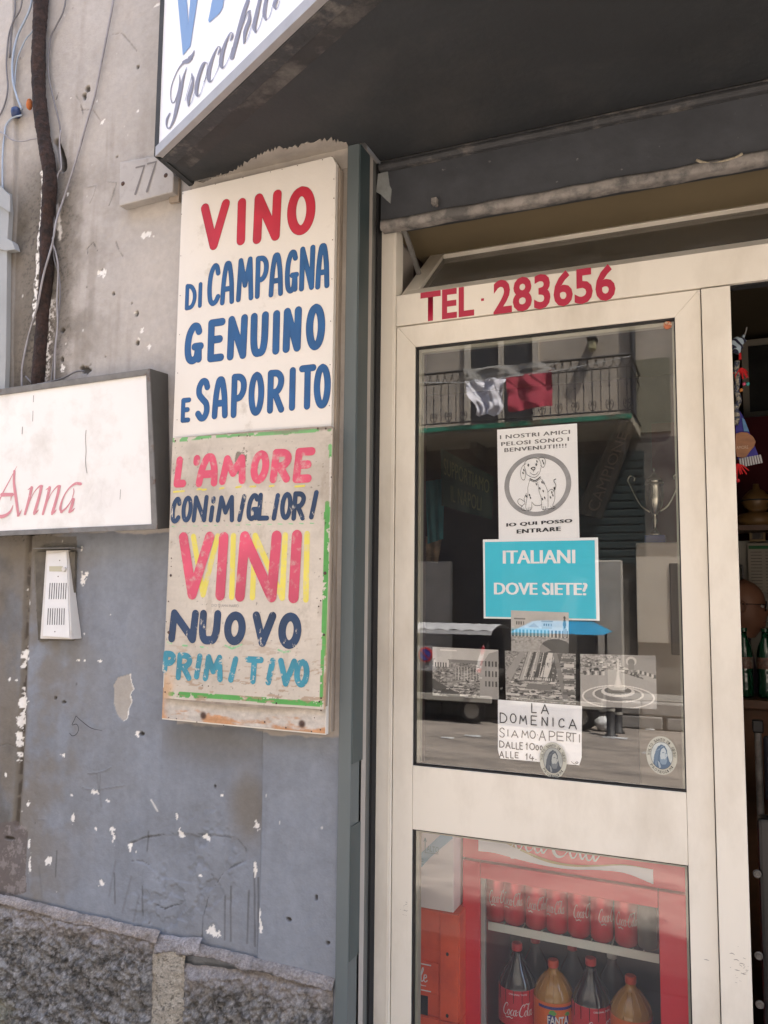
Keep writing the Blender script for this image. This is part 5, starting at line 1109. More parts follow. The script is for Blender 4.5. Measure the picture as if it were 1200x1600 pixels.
# oval devotional stickers on the outside of the glass
def sticker(cx, cy, rx, ry, tint, label):
    Y = YG-.0012; c0 = at(cx, cy, Y); ex = abs(at(cx+rx, cy, Y)[0]-c0[0]); ez = abs(at(cx, cy-ry, Y)[2]-c0[2]); K = 48
    t = thing('oval_sticker', label, 'sticker', 'oval devotional stickers on the door glass')
    P = lambda r_, a_, h: (c0[0]+ex*r_*math.cos(a_), Y-h, c0[2]+ez*r_*math.sin(a_))
    mb = MB(); mb.add([P(1, 2*math.pi*i/K, 0) for i in range(K)], [tuple(range(K))]); mb.build('backing', mat('sticker_cream', (.50, .50, .43), .5), t)
    cv = Cv(90, 110, tint[0]); U, V = cv.U, cv.V; cv.c *= (.85+.3*cv.n(6, 71))[..., None]
    hair, skin, sh_ = tint[1], tint[2], tint[3]
    cv.poly([(.10, .18), (.14, .45), (.22, .66), (.32, .82), (.48, .90), (.64, .86), (.74, .72), (.76, .55), (.84, .30), (.95, .2), (.8, 0), (.2, 0)], hair)
    cv.poly([(.42, .46), (.44, .62), (.50, .74), (.60, .80), (.68, .70), (.72, .58), (.76, .50), (.71, .46), (.72, .40), (.66, .30), (.52, .30), (.44, .38)], skin)
    cv.poly([(.40, .42), (.46, .36), (.56, .37), (.63, .42), (.72, .41), (.74, .32), (.68, .18), (.52, .16), (.42, .24)], sh_); cv.ell(.63, .385, .045, .02, skin)
    cv.line([(.52, .60), (.60, .61)], .012, hair); cv.line([(.66, .60), (.71, .59)], .010, hair); cv.line([(.65, .58), (.69, .50), (.66, .47)], .008, sh_)
    for k in range(6): cv.line([(.50+.02*k, .85), (.36-.03*k, .65), (.30-.03*k, .35), (.22, .10)], .005, sh_, .7)
    cv.poly([(.30, .30), (.40, .22), (.46, .05), (.36, .02)], skin, .6)
    r2 = np.clip(np.maximum(np.abs(U-.5), np.abs(V-.5))*2, 1e-6, 1); th = np.arctan2(V-.5, U-.5); rr_ = .70*r2
    XX = c0[0]+ex*rr_*np.cos(th); ZZ = c0[2]+ez*rr_*np.sin(th)
    # resample the drawing on the disc
    uu = np.clip(.5+rr_*np.cos(th)/1.4, 0, 1); vv = np.clip(.5+rr_*np.sin(th)/1.4, 0, 1)
    cc_ = cv.c[(vv*(cv.c.shape[0]-1)).astype(int), (uu*(cv.c.shape[1]-1)).astype(int)]
    grid_obj('portrait', XX, Y-.0006+0*XX, ZZ, cc_, MT['attr'], t)
    mb = MB(); mb.add([P(r_, 2*math.pi*i/K, .0009) for r_ in (.72, .695) for i in range(K)], [(i, (i+1) % K, K+(i+1) % K, K+i) for i in range(K)]); mb.build('inner_ring', MT['ink_grey'], t)
    for s_, a0, a1, r_, fl in (('VOLTO SANTO DI GESU', 178, 2, .76, 1), ('PROTEGGIMI', 218, 322, .93, -1)):
        n_s = len(s_)
        for k, ch in enumerate(s_):
            if ch == ' ': continue
            aa = R(a0+(a1-a0)*k/(n_s-1)); base = np.array([c0[0]+ex*r_*math.cos(aa), Y-.0009, c0[2]+ez*r_*math.sin(aa)])
            rd = np.array([math.cos(aa), 0, math.sin(aa)])*fl; tg = np.array([math.sin(aa), 0, -math.cos(aa)])*fl; s2 = ex*.17
            type_on('lettering', ch, s2*(.35 if ch == 'I' else .8), s2, MT['ink'], t, lambda x, y, h: tuple(base+tg*(x-s2*.4)+rd*y), .0)
    return t
sticker(864.2, 1188, 21.3, 28, ((.36, .38, .36), (.075, .09, .11), (.40, .42, .40), (.17, .19, .20)), 'grey oval sticker of a bearded man overlapping the handwritten notice')
sticker(1034, 1180.4, 24.3, 30, ((.50, .54, .52), (.10, .155, .23), (.46, .52, .54), (.22, .30, .38)), 'blue oval sticker of a bearded man at lower right of the door glass')
mb = MB(); c_ = at(1043, 508, YG-.0012); mb.add([(c_[0]+.0105*math.cos(2*math.pi*i/28), c_[1], c_[2]+.0105*math.sin(2*math.pi*i/28)) for i in range(28)], [tuple(range(28))])
tag(mb.build('round_sticker', mat('orange_sticker', (.42, .13, .06), .5, ns=90, na=.5, col2=(.5, .42, .3), c2s=60, c2t=.55, c2w=.03)), 'small round orange sticker in the top right corner of the glass', 'sticker')

# ================================================================== SHOP INTERIOR
MT['int_dark'] = mat('interior_dark_wall', (.055, .030, .028), .8, ns=3, na=.3)
MT['int_ceil'] = mat('interior_ceiling', (.16, .125, .075), .8, ns=3, na=.12)
MT['wood'] = mat('brown_wood', (.13, .060, .030), .45, ns=6, na=.3, stretch=(1, 1, 8))
mb = MB(); mb.box(-2.3, 2.5, .42, 3.9, -.06, 0); tag(mb.build('shop_floor', mat('floor_tile', (.12, .10, .085), .35, ns=5, na=.2)), kind='structure')
mb = MB(); mb.box(-2.3, 2.5, .06, .42, -.06, 0); tag(mb.build('threshold', mat('threshold_stone', (.20, .19, .18), .6, ns=8, na=.2)), kind='structure')
mb = MB(); mb.box(-2.3, 2.5, 3.9, 4.0, 0, 3.1); tag(mb.build('back_wall', MT['int_dark']), kind='structure')
mb = MB(); mb.box(-2.4, -2.3, .06, 4.0, 0, 3.1); tag(mb.build('side_wall', MT['int_dark']), kind='structure')
mb = MB(); mb.box(2.5, 2.6, .06, 4.0, 0, 3.1); tag(mb.build('side_wall', MT['int_dark']), kind='structure')
mb = MB(); mb.box(-2.4, 2.6, .9, 4.0, 3.1, 3.2); tag(mb.build('ceiling', MT['int_ceil']), kind='structure')
mb = MB(); mb.box(-.90, 1.2, .045, .90, zb_+.03, zb_+.14); tag(mb.build('lintel_underside', mat('olive_lintel', (.20, .16, .095), .7, ns=3, na=.1)), kind='structure')
mb = MB(); mb.box(-2.3, XL+.0, .052, .40, 0, 3.1); mb.box(1.185, 2.5, .052, .40, 0, 3.1); mb.box(-.90, 1.2, .86, .90, zb_+.14, 3.1); tag(mb.build('front_wall', MT['int_dark']), kind='structure')

# ---- drinks cooler
MT['cred'] = mat('cooler_red', (.60, .02, .035), .30, ns=4, na=.08, coat=.3)
MT['cwhite'] = mat('print_white', (.72, .72, .70), .5)
MT['cgold'] = mat('print_gold', (.45, .33, .12), .5)
ck = thing('drinks_cooler', 'red glass-door drinks cooler behind the lower door pane', 'cooler')
YC = .33; DC = .42
xc0, xc1 = at(722.5, 1346, YC)[0], at(1072, 1392, YC)[0]
zh = at(880, 1364, YC)[2]
def sk(x): return -.030*(x-xc0)/(xc1-xc0)   # the cooler stands slightly askew: right side nearer the street
def cbox(x0_, x1_, y0_, y1_, z0_, z1_, nm, m, bev=.003, parent=ck):
    mb = MB(); mb.hexa([(x0_, y0_+sk(x0_), z0_), (x1_, y0_+sk(x1_), z0_), (x1_, y1_+sk(x1_), z0_), (x0_, y1_+sk(x0_), z0_), (x0_, y0_+sk(x0_), z1_), (x1_, y0_+sk(x1_), z1_), (x1_, y1_+sk(x1_), z1_), (x0_, y1_+sk(x0_), z1_)])
    return mb.build(nm, m, parent, bevel=bev)
xa1, xa2 = at(750, 1375, YC)[0], at(1030, 1411, YC)[0]
zg1 = at(890, 1393, YC)[2]
cbox(xc0, xc1, YC, YC+.05, zh+.004, zh+.155, 'header', MT['cred'])
cbox(xc0, xc0+.02, YC+.051, YC+.5, .0, zh+.155, 'side_panel', MT['cred']); cbox(xc1-.02, xc1, YC+.051, YC+.5, .0, zh+.155, 'side_panel', MT['cred'])
cbox(xc0+.021, xc1-.021, YC+.48, YC+.5, .0, zh+.155, 'back_panel', mat('cooler_liner', (.05, .05, .055), .5)); cbox(xc0+.021, xc1-.021, YC+.051, YC+.479, zh+.01, zh+.155, 'top_panel', MT['cred']); cbox(xc0+.021, xc1-.021, YC+.051, YC+.479, .0, .11, 'base_panel', bpy.data.materials['cooler_liner'])
dr = cbox(xc0, xa1, YC, YC+.04, .09, zh-.003, 'cooler_door', MT['cred']); dr['label'] = 'red framed glass door'
cbox(xa2, xc1, YC, YC+.04, .09, zh-.003, 'door_stile', MT['cred'], parent=dr); cbox(xa1+.001, xa2-.001, YC, YC+.04, zg1, zh-.003, 'door_rail', MT['cred'], parent=dr); cbox(xa1+.001, xa2-.001, YC, YC+.04, .09, .15, 'door_rail', MT['cred'], parent=dr)
mb = MB(); mb.hexa([(xc0-.004, YC-.003, .12), (xc0+.02, YC-.003, .12), (xc0+.02, YC+.001, .12), (xc0-.004, YC+.001, .12), (xc0-.004, YC-.003, .6), (xc0+.02, YC-.003, .6), (xc0+.02, YC+.001, .6), (xc0-.004, YC+.001, .6)])
cbox(xa1, xa1+.012, YC+.012, YC+.03, .151, zg1-.001, 'door_seal', mat('seal_grey', (.30, .30, .29), .5), .001, dr)
mb = MB(); mb.add([(xa1+.001, YC+.015+sk(xa1), .151), (xa2-.001, YC+.015+sk(xa2), .151), (xa2-.001, YC+.015+sk(xa2), zg1-.001), (xa1+.001, YC+.015+sk(xa1), zg1-.001)], [(0, 1, 2, 3)]); mb.build('door_glass', MT['thin_glass'], dr)
# wire shelf with a white front lip
zsf = at(893, 1472, YC+.06)[2]
shf = cbox(xa1+.008, xa2-.006, YC+.060, YC+.064, zsf-.006, zsf+.018, 'wire_shelf', mat('shelf_white', (.62, .64, .58), .5), .001)
for k in range(16): cbox(xa1+.015+.0292*k, xa1+.018+.0292*k, YC+.065, YC+.46, zsf+.000, zsf+.003, 'shelf_wire', bpy.data.materials['shelf_white'], 0, shf)
shf2 = cbox(xc0+.022, xc1-.022, YC+.070, YC+.46, .112, .122, 'lower_shelf', bpy.data.materials['shelf_white'], .001)
# script lettering, drawn with thick and thin strokes
SC = []
def sc_add(p, w_): SC.append((p, w_))
def cap_c(x): sc_add([(x+.62, .72), (x+.70, .88), (x+.60, .98), (x+.38, .88), (x+.14, .55), (x+.04, .22), (x+.16, .02), (x+.40, .02), (x+.62, .20)], [.015, .03, .05, .05, .07, .09, .07, .03, .015])
def low_o(x): sc_add([(x+.22, .50), (x+.08, .40), (x, .20), (x+.07, .03), (x+.20, .06), (x+.30, .26), (x+.26, .46), (x+.18, .48)], [.02, .05, .065, .04, .02, .05, .04, .02])
cap_c(0); low_o(.66); sc_add([(1.36, .42), (1.28, .50), (1.14, .38), (1.06, .18), (1.14, .03), (1.28, .06), (1.42, .22)], [.03, .03, .05, .065, .04, .02, .015])
low_o(1.42); sc_add([(1.76, .50), (1.68, .20), (1.74, .03), (1.90, .16)], [.05, .06, .04, .02]); sc_add([(1.88, .34), (2.02, .40)], .035)
cap_c(2.1); low_o(2.78); sc_add([(3.08, .20), (3.32, .60), (3.42, .96), (3.32, 1.0), (3.22, .60), (3.16, .18), (3.24, .03), (3.36, .14)], [.015, .02, .03, .04, .06, .065, .04, .02])
low_o(3.38); sc_add([(3.74, .50), (3.66, .20), (3.72, .03), (3.90, .20)], [.05, .06, .04, .02]); sc_add([(.30, .0), (.50, -.22), (.90, -.12), (1.20, -.22), (1.34, -.10)], [.02, .05, .06, .04, .015]); sc_add([(2.62, .72), (3.0, 1.02), (3.3, .95), (3.5, 1.08)], [.015, .05, .05, .015])
def script_on(name, m, parent, to3, n=4):
    mb = MB()
    for i, (p, w_) in enumerate(SC):
        ribbon(mb, p, [q*.72 for q in w_] if isinstance(w_, list) else w_*.72, 0, (i % 4)*2e-4, to3, True, n)
    return mb.build(name, m, parent)
hx0, hx1 = at(748, 1330, YC)[0], at(1022, 1365, YC)[0]; hw = hx1-hx0
def Hd(u, v, h=0): x = hx0+hw*u; return (x, YC+sk(x)-.001-h, zh+.010+.16*v)
mb = MB(); top_ = [(0, .42), (.1, .40), (.25, .25), (.4, .12), (.55, .10), (.7, .17), (.85, .26), (1, .26)]; bot_ = [(0, .12), (.1, .13), (.25, .08), (.4, .045), (.55, .05), (.7, .11), (.85, .13), (1, .02)]
P_ = catmull(top_, 5); Q_ = catmull(bot_, 5)
mb.add([Hd(*p) for p in P_]+[Hd(*p) for p in Q_], [(i, i+1, len(P_)+i+1, len(P_)+i) for i in range(len(P_)-1)]); mb.build('white_wave', MT['cwhite'], ck)
mb = MB(); mb.add([Hd(p[0], p[1], .0006) for p in P_]+[Hd(p[0], p[1]+.05*(1-abs(p[0]-.4)*1.6), .0006) for p in P_], [(i, i+1, len(P_)+i+1, len(P_)+i) for i in range(len(P_)-1)]); mb.build('gold_wave', MT['cgold'], ck)
script_on('script_lettering', MT['cwhite'], ck, lambda x, y, h: Hd(.13+x*.15, .24+y*.62, .001+h))

# ---- cans on the wire shelf
MT['can'] = mat('can_red', (.66, .012, .03), .22, metal=.25); MT['can_top'] = mat('can_aluminium', (.6, .6, .62), .3, metal=.9)
def make_can():
    t = thing('drink_can', 'x', 'can', 'red cans on the cooler shelf')
    mb = MB(); mb.lathe([(.024, 0), (.030, .006), (.033, .012), (.033, .172), (.028, .182)], (0, 0, 0), 28); mb.build('can_body', MT['can'], t, smooth=True)
    mb = MB(); mb.lathe([(.028, .1822), (.0285, .186), (.026, .1865), (.025, .184)], (0, 0, 0), 24); mb.build('can_lid', MT['can_top'], t, smooth=True)
    script_on('script_lettering', MT['cwhite'], t, lambda x, y, h: ((.0336+h)*math.sin((x-1.95)*.50), -(.0336+h)*math.cos((x-1.95)*.50), .062+y*.036), 3)
    return t
can0 = make_can()
labs = ['leftmost red can on the cooler shelf', 'second red can from the left on the shelf', 'third red can from the left on the shelf', 'fourth red can from the left on the shelf', 'third red can from the right on the shelf', 'second red can from the right on the shelf', 'rightmost red can on the shelf, next to the dark bottles']
for i, px_c in enumerate((776, 805, 839, 872, 906, 942, 980)):
    t = can0 if i == 0 else copy_tree(can0); x = at(px_c, 1440, YC+.12)[0]; t.location = (x, YC+.12+sk(x), zsf+.004); t.rotation_euler.z = (.15, -.35, -.15, -.5, .3, .45, -.22)[i]+.4; t['label'] = labs[i]
# ---- bottles
MT['cola'] = mat('cola_dark', (.010, .007, .007), .08, coat=.9); MT['orange'] = mat('orange_soda', (.42, .21, .035), .15, coat=.6); MT['cap_o'] = mat('cap_orange', (.60, .07, .02), .4); MT['cap_r'] = mat('cap_red', (.50, .03, .03), .4)
MT['clearpet'] = mat('clear_pet', (.10, .11, .12), .12, coat=.6); MT['lab_o'] = mat('label_orange', (.72, .14, .015), .4); MT['lab_b'] = mat('label_blue', (.03, .03, .20), .4); MT['leafg'] = mat('leaf_green', (.10, .36, .06), .5)
def make_bottle(kind):
    cola = kind == 'cola'
    t = thing('soda_bottle', 'x', 'bottle', 'soda bottles on the lower cooler shelf')
    if cola: prof = [(.036, 0), (.050, .012), (.053, .04), (.050, .09), (.053, .12), (.056, .215), (.056, .248), (.050, .268), (.038, .290), (.024, .312), (.0150, .332), (.0135, .345)]; zc, lz = .346, (.150, .250)
    else: prof = [(.036, 0), (.052, .012), (.055, .04), (.053, .07), (.055, .10), (.057, .185), (.0575, .240), (.055, .254), (.047, .270), (.036, .286), (.023, .301), (.0150, .311), (.0135, .318)]; zc, lz = .319, (.125, .239)
    mb = MB(); mb.lathe([(r_+(0.0006 if 0 else 0), z_) for r_, z_ in prof], (0, 0, 0), 32); mb.build('bottle_body', MT['cola'] if cola else MT['orange'], t, smooth=True)
    for i in range(14):      # moulded ribs of the shoulder
        a_ = 2*math.pi*i/14; mb = None
    mb = MB()
    for i in range(14):
        a_ = 2*math.pi*i/14; q = [((r_+.0004)*math.cos(a_), (r_+.0004)*math.sin(a_), z_) for r_, z_ in prof if (.21 if cola else .19) < z_ < zc-.012]
        if len(q) > 1: mb.tube(q, .0012, 5)
    tag(mb.build('shoulder_ribs', MT['cola'] if cola else MT['orange'], t, smooth=True), kind='stuff')
    mb = MB(); mb.lathe([(.0150, zc), (.0158, zc+.002), (.0158, zc+.017), (.0140, zc+.020)], (0, 0, 0), 22); mb.build('cap', MT['cap_r'] if cola else MT['cap_o'], t, smooth=False)
    rl = max(r_ for r_, z_ in prof)+.0006
    mb = MB(); mb.lathe([(rl, lz[0]), (rl, lz[1])], (0, 0, 0), 36); mb.build('label', MT['cred'] if cola else MT['lab_o'], t, smooth=False)
    cyl = lambda x, y, h: ((rl+.0006+h)*math.sin(x/rl), -(rl+.0006+h)*math.cos(x/rl), y)
    if cola:
        script_on('script_lettering', MT['cwhite'], t, lambda x, y, h: cyl((x-1.95)*.024, lz[0]+.030+y*.034, h), 4)
        type_on('small_lettering', 'ORIGINAL TASTE', .055, .005, MT['cwhite'], t, lambda x, y, h: cyl(x-.027, y, h), .01, 0, lz[1]-.012)
    else:
        mb = MB(); mb.grid(lambda u, v: cyl(-.06+.12*u, lz[1]-.016+.008*v, .0001), 16, 1); mb.build('label_band', MT['lab_b'], t)
        mb = MB(); mb.add([cyl(x_, y_+.057, .0002) for x_, y_ in [(-.030, .150), (-.012, .158), (.012, .157), (.032, .152), (.034, .130), (.020, .118), (.004, .100), (-.008, .112), (-.030, .122)]], [tuple(range(9))]); mb.build('label_badge', MT['lab_b'], t)
        type_on('lettering', 'FANTA', .062, .022, MT['cwhite'], t, lambda x, y, h: cyl(x-.031, y, .0008), .03, 0, .183)
        for xx, yy, s_ in ((-.016, .212, 1), (.028, .209, .8)):
            mb = MB(); mb.add([cyl(xx+s_*a_, yy+s_*b_, .0014) for a_, b_ in [(-.012, .0), (-.006, .009), (.004, .010), (.012, .001), (.004, -.005)]], [tuple(range(5))]); mb.build('leaf_mark', MT['leafg'], t)
    return t
bc = make_bottle('cola'); bf = make_bottle('orange')
first = {'cola': bc, 'orange': bf}; usedb = set()
for kd, px_c, rz, lab, dy in (('cola', 809, -.15, 'dark cola bottle at the left of the cooler', 0), ('orange', 866, .0, 'orange soda bottle between the two cola bottles', 0), ('cola', 925, .32, 'dark cola bottle between the two orange soda bottles', 0), ('orange', 987, .45, 'orange soda bottle at the right of the cooler', 0)):
    t = first[kd] if kd not in usedb else copy_tree(first[kd]); usedb.add(kd)
    x = at(px_c, 1540, YC+.13)[0]; t.location = (x, YC+.13+sk(x)+dy, .123); t.rotation_euler.z = rz+.42; t['label'] = lab
# clear bottles further back and dark bottles beside the cans
for i, (px_c, dz, lab) in enumerate(((838, .123, 'clear bottle at the back, left of the orange soda'), (896, .123, 'clear bottle at the back, behind the middle cola'), (958, .123, 'clear bottle at the back, behind the right orange soda'))):
    x = at(px_c, 1540, YC+.28)[0]; t = thing('clear_bottle', lab, 'bottle', 'clear bottles at the back of the cooler', (x, YC+.28+sk(x), dz))
    mb = MB(); mb.lathe([(.034, 0), (.044, .01), (.045, .20), (.036, .26), (.015, .30), (.0135, .315)], (0, 0, 0), 24); mb.build('bottle_body', MT['clearpet'], t, smooth=True)
    mb = MB(); mb.lathe([(.015, .316), (.015, .333)], (0, 0, 0), 18); mb.build('cap', MT['cap_r'] if i != 2 else MT['cwhite'], t)
x = at(1013, 1440, YC+.14)[0]
for i, lab in enumerate(('ribbed dark bottle at the right end of the wire shelf', )):
    t = thing('ribbed_bottle', lab, 'bottle', None, (x, YC+.13+sk(x), zsf+.004)); mb = MB(); mb.lathe([(.025, 0), (.030, .006)]+[(.030+.0012*(k % 2), .012+.010*k) for k in range(9)]+[(.026, .115), (.014, .140), (.012, .150)], (0, 0, 0), 24); mb.build('bottle_body', mat('dark_green_pet', (.07, .075, .055), .2, coat=.5), t, smooth=True)
    mb = MB(); mb.lathe([(.0135, .151), (.0135, .166)], (0, 0, 0), 16); mb.build('cap', MT['cola'], t)
# ---- crates and the white carton
YK = .27
MT['crate'] = mat('crate_orange_red', (.74, .10, .035), .5, ns=10, na=.12, col2=(.60, .065, .03), c2s=8, c2t=.6, c2w=.1)
kx1 = at(718, 1430, YK)[0]; kx0 = kx1-.40; kz = at(690, 1424, YK)[2]
def make_crate(z0_, hgt, lab):
    t = thing('bottle_crate', lab, 'crate', 'orange-red bottle crates behind the lower door pane', (0, 0, z0_))
    xs = [kx0, at(653.5, 1470, YK)[0]-.0, at(688, 1470, YK)[0], kx1]
    mb = MB(); mb.box(kx0, kx1, YK+.004, YK+.30, 0, hgt); mb.build('crate_body', MT['crate'], t, bevel=.004)
    # raised front: post, rails, label plate with the hand holes left between
    mb = MB(); mb.box(xs[2], kx1-.002, YK-.004, YK+.004, .0, hgt-.002); mb.build('corner_post', MT['crate'], t, bevel=.002)
    mb = MB(); mb.box(kx0+.002, xs[2]-.001, YK-.002, YK+.004, hgt-.062, hgt-.002); mb.build('front_rail', MT['crate'], t, bevel=.002)
    mb = MB(); mb.box(kx0+.002, xs[2]-.006, YK-.002, YK+.004, hgt-.235, hgt-.148); mb.build('label_plate', MT['crate'], t, bevel=.002)
    for x_ in (xs[1]-.0+.002,):
        mb = MB(); mb.box(kx0+.05, x_+.002, YK+.0025, YK+.0045, hgt-.140, hgt-.068); mb.build('hand_hole', MT['void'], t, bevel=.004) if 0 else mb.build('hand_hole', MT['void'], t)
    for x_ in (xs[1]-.02, xs[1]+.024):
        mb = MB(); mb.box(x_-.030+.012, x_+.006, YK+.0022, YK+.0042, .0, hgt-.247); mb.build('lower_slot', MT['void'], t)
    for zz in (hgt-.115, hgt-.285):
        if zz > .01:
            mb = MB(); mb.add([((xs[2]+kx1)/2+.0045*math.cos(2*math.pi*i/14)-.006, YK-.0047, zz+.0055*math.sin(2*math.pi*i/14)) for i in range(14)], [tuple(range(14))]); mb.build('round_hole', MT['void'], t)
    lx = at(650, 1500, YK)[0]; yy = YK-.0026
    mb = MB(); mb.box(kx0+.1, at(674, 1500, YK)[0], yy-.0005, yy, hgt-.158, hgt-.155); mb.box(kx0+.1, at(674, 1500, YK)[0], yy-.0005, yy, hgt-.231, hgt-.228); mb.build('white_rule', MT['cwhite'], t)
    mb = MB(); x_ = lx-.008; t4 = lambda a_, b_, h_: (x_+a_*.040, yy-.0006-h_, hgt-.205+b_*.040)
    for p_, w_ in (([(.0, .25), (.16, .35), (.12, .5), (.0, .42), (0, .1), (.1, 0), (.22, .12)], .035), ([(.22, .12), (.5, .8), (.46, .95), (.36, .6), (.34, .08), (.42, 0), (.52, .12)], .035), ([(.52, .12), (.8, .8), (.76, .95), (.66, .6), (.64, .08), (.72, 0), (.84, .12)], .035),
                   ([(.86, .22), (1.06, .35), (1.0, .5), (.88, .42), (.86, .1), (.98, 0), (1.12, .12)], .035), ([(-.3, -.3), (.1, -.12), (.6, -.18), (.5, -.38), (.2, -.3), (1.0, -.28)], .03)):
        ribbon(mb, p_, w_, 0, (len(mb.v) % 3)*2e-4, t4)
    mb.build('script_lettering', MT['cwhite'], t)
    return t
make_crate(kz-.30, .30, 'upper orange-red crate with white script under the white carton'); make_crate(kz-.602, .30, 'lower orange-red crate on the floor beside the cooler')
bx = thing('carton', 'white carton marked ALTO standing on the orange-red crates', 'box')
xb1 = at(709, 1330, YK)[0]; mb = MB(); mb.box(kx0+.02, xb1, YK-.002, YK+.28, kz+.002, kz+.29); mb.build('carton_body', mat('carton_white', (.74, .72, .72), .7, ns=6, na=.05), bx, bevel=.002)
def Bp(x, y, h=0): p = at(x, y, YK-.003); return (p[0], YK-.0035-h, p[2])
mb = MB(); mb.add([Bp(*p) for p in [(650, 1365), (650, 1340), (690, 1303), (707, 1303), (707, 1310), (672, 1340)]], [tuple(range(6))]); mb.build('blue_stripe', mat('pale_blue_print', (.20, .42, .58), .6), bx)
teal = mat('teal_ink', (.05, .20, .24), .6); q0 = Bp(667, 1330)
type_on('lettering', 'ALTO', Bp(686, 1330)[0]-q0[0], Bp(667, 1321)[2]-q0[2], teal, bx, lambda x, y, h: (x, q0[1]-.0006, y), .0, q0[0], q0[2])
q0 = Bp(650, 1349); type_on('lettering', 'LIE', Bp(662, 1349)[0]-q0[0], Bp(650, 1340)[2]-q0[2], teal, bx, lambda x, y, h: (x, q0[1]-.0006, y), .0, q0[0], q0[2])
q1 = Bp(650, 1329); type_on('lettering', 'E', Bp(655, 1329)[0]-q1[0], Bp(650, 1321)[2]-q1[2], teal, bx, lambda x, y, h: (x, q1[1]-.0006, y), .0, q1[0], q1[2])
mb = MB(); t4 = lambda x, y, h: Bp(x, y, .0008+h); ribbon(mb, [(664.5, 1312), (664.5, 1332)], .5, 0, 0, t4, False); ribbon(mb, [(664.5, 1332), (685, 1334)], .5, 0, 3e-4, t4, False); ribbon(mb, [(662.5, 1315), (664.5, 1309)], .4, 0, 1e-4, t4, False); ribbon(mb, [(666.5, 1315), (664.5, 1309)], .4, 0, 2e-4, t4, False); mb.build('arrow_mark', teal, bx)

# ---- things dimly seen behind the upper glass
tr = thing('white_cabinet', 'pale cabinet carrying the trophy behind the door glass', 'cabinet')
p0_ = at(993, 848, 1.15); mb = MB(); mb.box(p0_[0], p0_[0]+.34, 1.15, 1.6, .02, p0_[2]); mb.build('cabinet_body', mat('cabinet_beige', (.36, .32, .27), .5, ns=4, na=.08), tr, bevel=.006)
q_ = at(1046, 880, 1.145); mb = MB(); mb.box(q_[0], q_[0]+.18, 1.144, 1.1515, q_[2]-.34, q_[2]); mb.build('cabinet_door', mat('cabinet_dark', (.14, .12, .10), .5), tr, bevel=.003)
c_ = at(1024, 846, 1.25); tp_ = thing('trophy', 'silver two-handled trophy cup on a blue base', 'trophy', loc=(c_[0], 1.25, p0_[2]+.001))
MT['silver'] = mat('trophy_silver', (.42, .40, .33), .25, metal=1); s_ = .86
mb = MB(); mb.box(-.038, .038, -.03, .03, 0, .032); mb.build('trophy_base', mat('trophy_blue', (.03, .05, .22), .4), tp_, bevel=.003)
mb = MB(); mb.lathe([(.026, .033), (.022, .040), (.008, .052), (.006, .075), (.012, .090), (.006, .105), (.012, .118), (.030, .150), (.036, .190), (.033, .225), (.038, .236), (.034, .238)], (0, 0, 0), 24); mb.build('cup', MT['silver'], tp_, smooth=True)
mb = MB(); mb.lathe([(.036, .239), (.028, .256), (.010, .268), (.004, .285), (.007, .292), (.002, .300)], (0, 0, 0), 20); mb.build('cup_lid', MT['silver'], tp_, smooth=True)
for sg in (-1, 1):
    mb = MB(); mb.tube(catmull([(sg*.018, 0, .125), (sg*.050, 0, .150), (sg*.075, 0, .195), (sg*.092, 0, .235), (sg*.100, 0, .255), (sg*.090, 0, .272), (sg*.074, 0, .264), (sg*.076, 0, .250)], 5), .0045, 8); mb.build('handle', MT['silver'], tp_, smooth=True)
# fan scarf and pennants on the left
def cloth(name, pxs, Y, m, label, cat, amp=.006, fr=14, nu=24, nv=24, parent=None):
    tl, tr_, br, bl = [at(a_, b_, Y) for a_, b_ in pxs]; mb = MB()
    def fn(u, v):
        p = bl*(1-u)*(1-v)+br*u*(1-v)+tr_*u*v+tl*(1-u)*v
        return (p[0], Y+amp*math.sin(u*fr+2*v)+amp*.4*math.sin(v*9+u*3), p[2])
    mb.grid(fn, nu, nv); o = mb.build(name, m, parent, smooth=True)
    if label: tag(o, label, cat)
    return o, (lambda u, v, h=0: (lambda p: (p[0], Y-amp*1.6-h, p[2]))(bl*(1-u)*(1-v)+br*u*(1-v)+tr_*u*v+tl*(1-u)*v))
o, f = cloth('banner', [(688, 700), (772, 745), (768, 812), (690, 790)], .8, mat('dark_green_cloth', (.018, .035, .026), .9, ns=20, na=.3), 'dark green banner with pale text hanging inside the shop', 'banner', .003)
yl = mat('dim_yellow_text', (.09, .10, .045), .8)
type_on('lettering', 'SUPPORTIAMO', .86, .30, yl, o, lambda x, y, h: f(x, y), .0, .07, .56); type_on('lettering', 'IL NAPOLI', .60, .30, yl, o, lambda x, y, h: f(x, y), .0, .20, .12)
o, f = cloth('fan_scarf', [(965, 655), (995, 662), (940, 812), (900, 800)], .8, mat('dim_brown_cloth', (.022, .017, .015), .9, ns=20, na=.3), 'dark scarf reading CAMPIONE hanging slantwise behind the glass', 'scarf', .003)
f_ = f; type_on('lettering', 'CAMPIONE', .82, .45, mat('dim_tan_text', (.06, .042, .032), .8), o, lambda x, y, h: f_(1-(.22+y*1.0), x*1.0), .0, .06, .0)
cloth('pennant', [(664, 752), (694, 748), (692, 842), (668, 850)], .9, mat('teal_pennant', (.03, .16, .18), .8, ns=8, na=.3), 'teal pennant hanging inside at the left of the door glass', 'pennant', .004)
cloth('pennant', [(652, 795), (664, 797), (665, 848), (653, 850)], .85, mat('red_pennant', (.30, .02, .02), .8, ns=40, na=.5), 'small red rosette of cloth at the left edge inside the glass', 'pennant', .006)
cloth('poster', [(657, 836), (690, 843), (684, 880), (660, 876)], .95, mat('tan_poster', (.22, .16, .10), .7, ns=30, na=.5), 'small tan poster inside below the teal pennant', 'poster', .002)

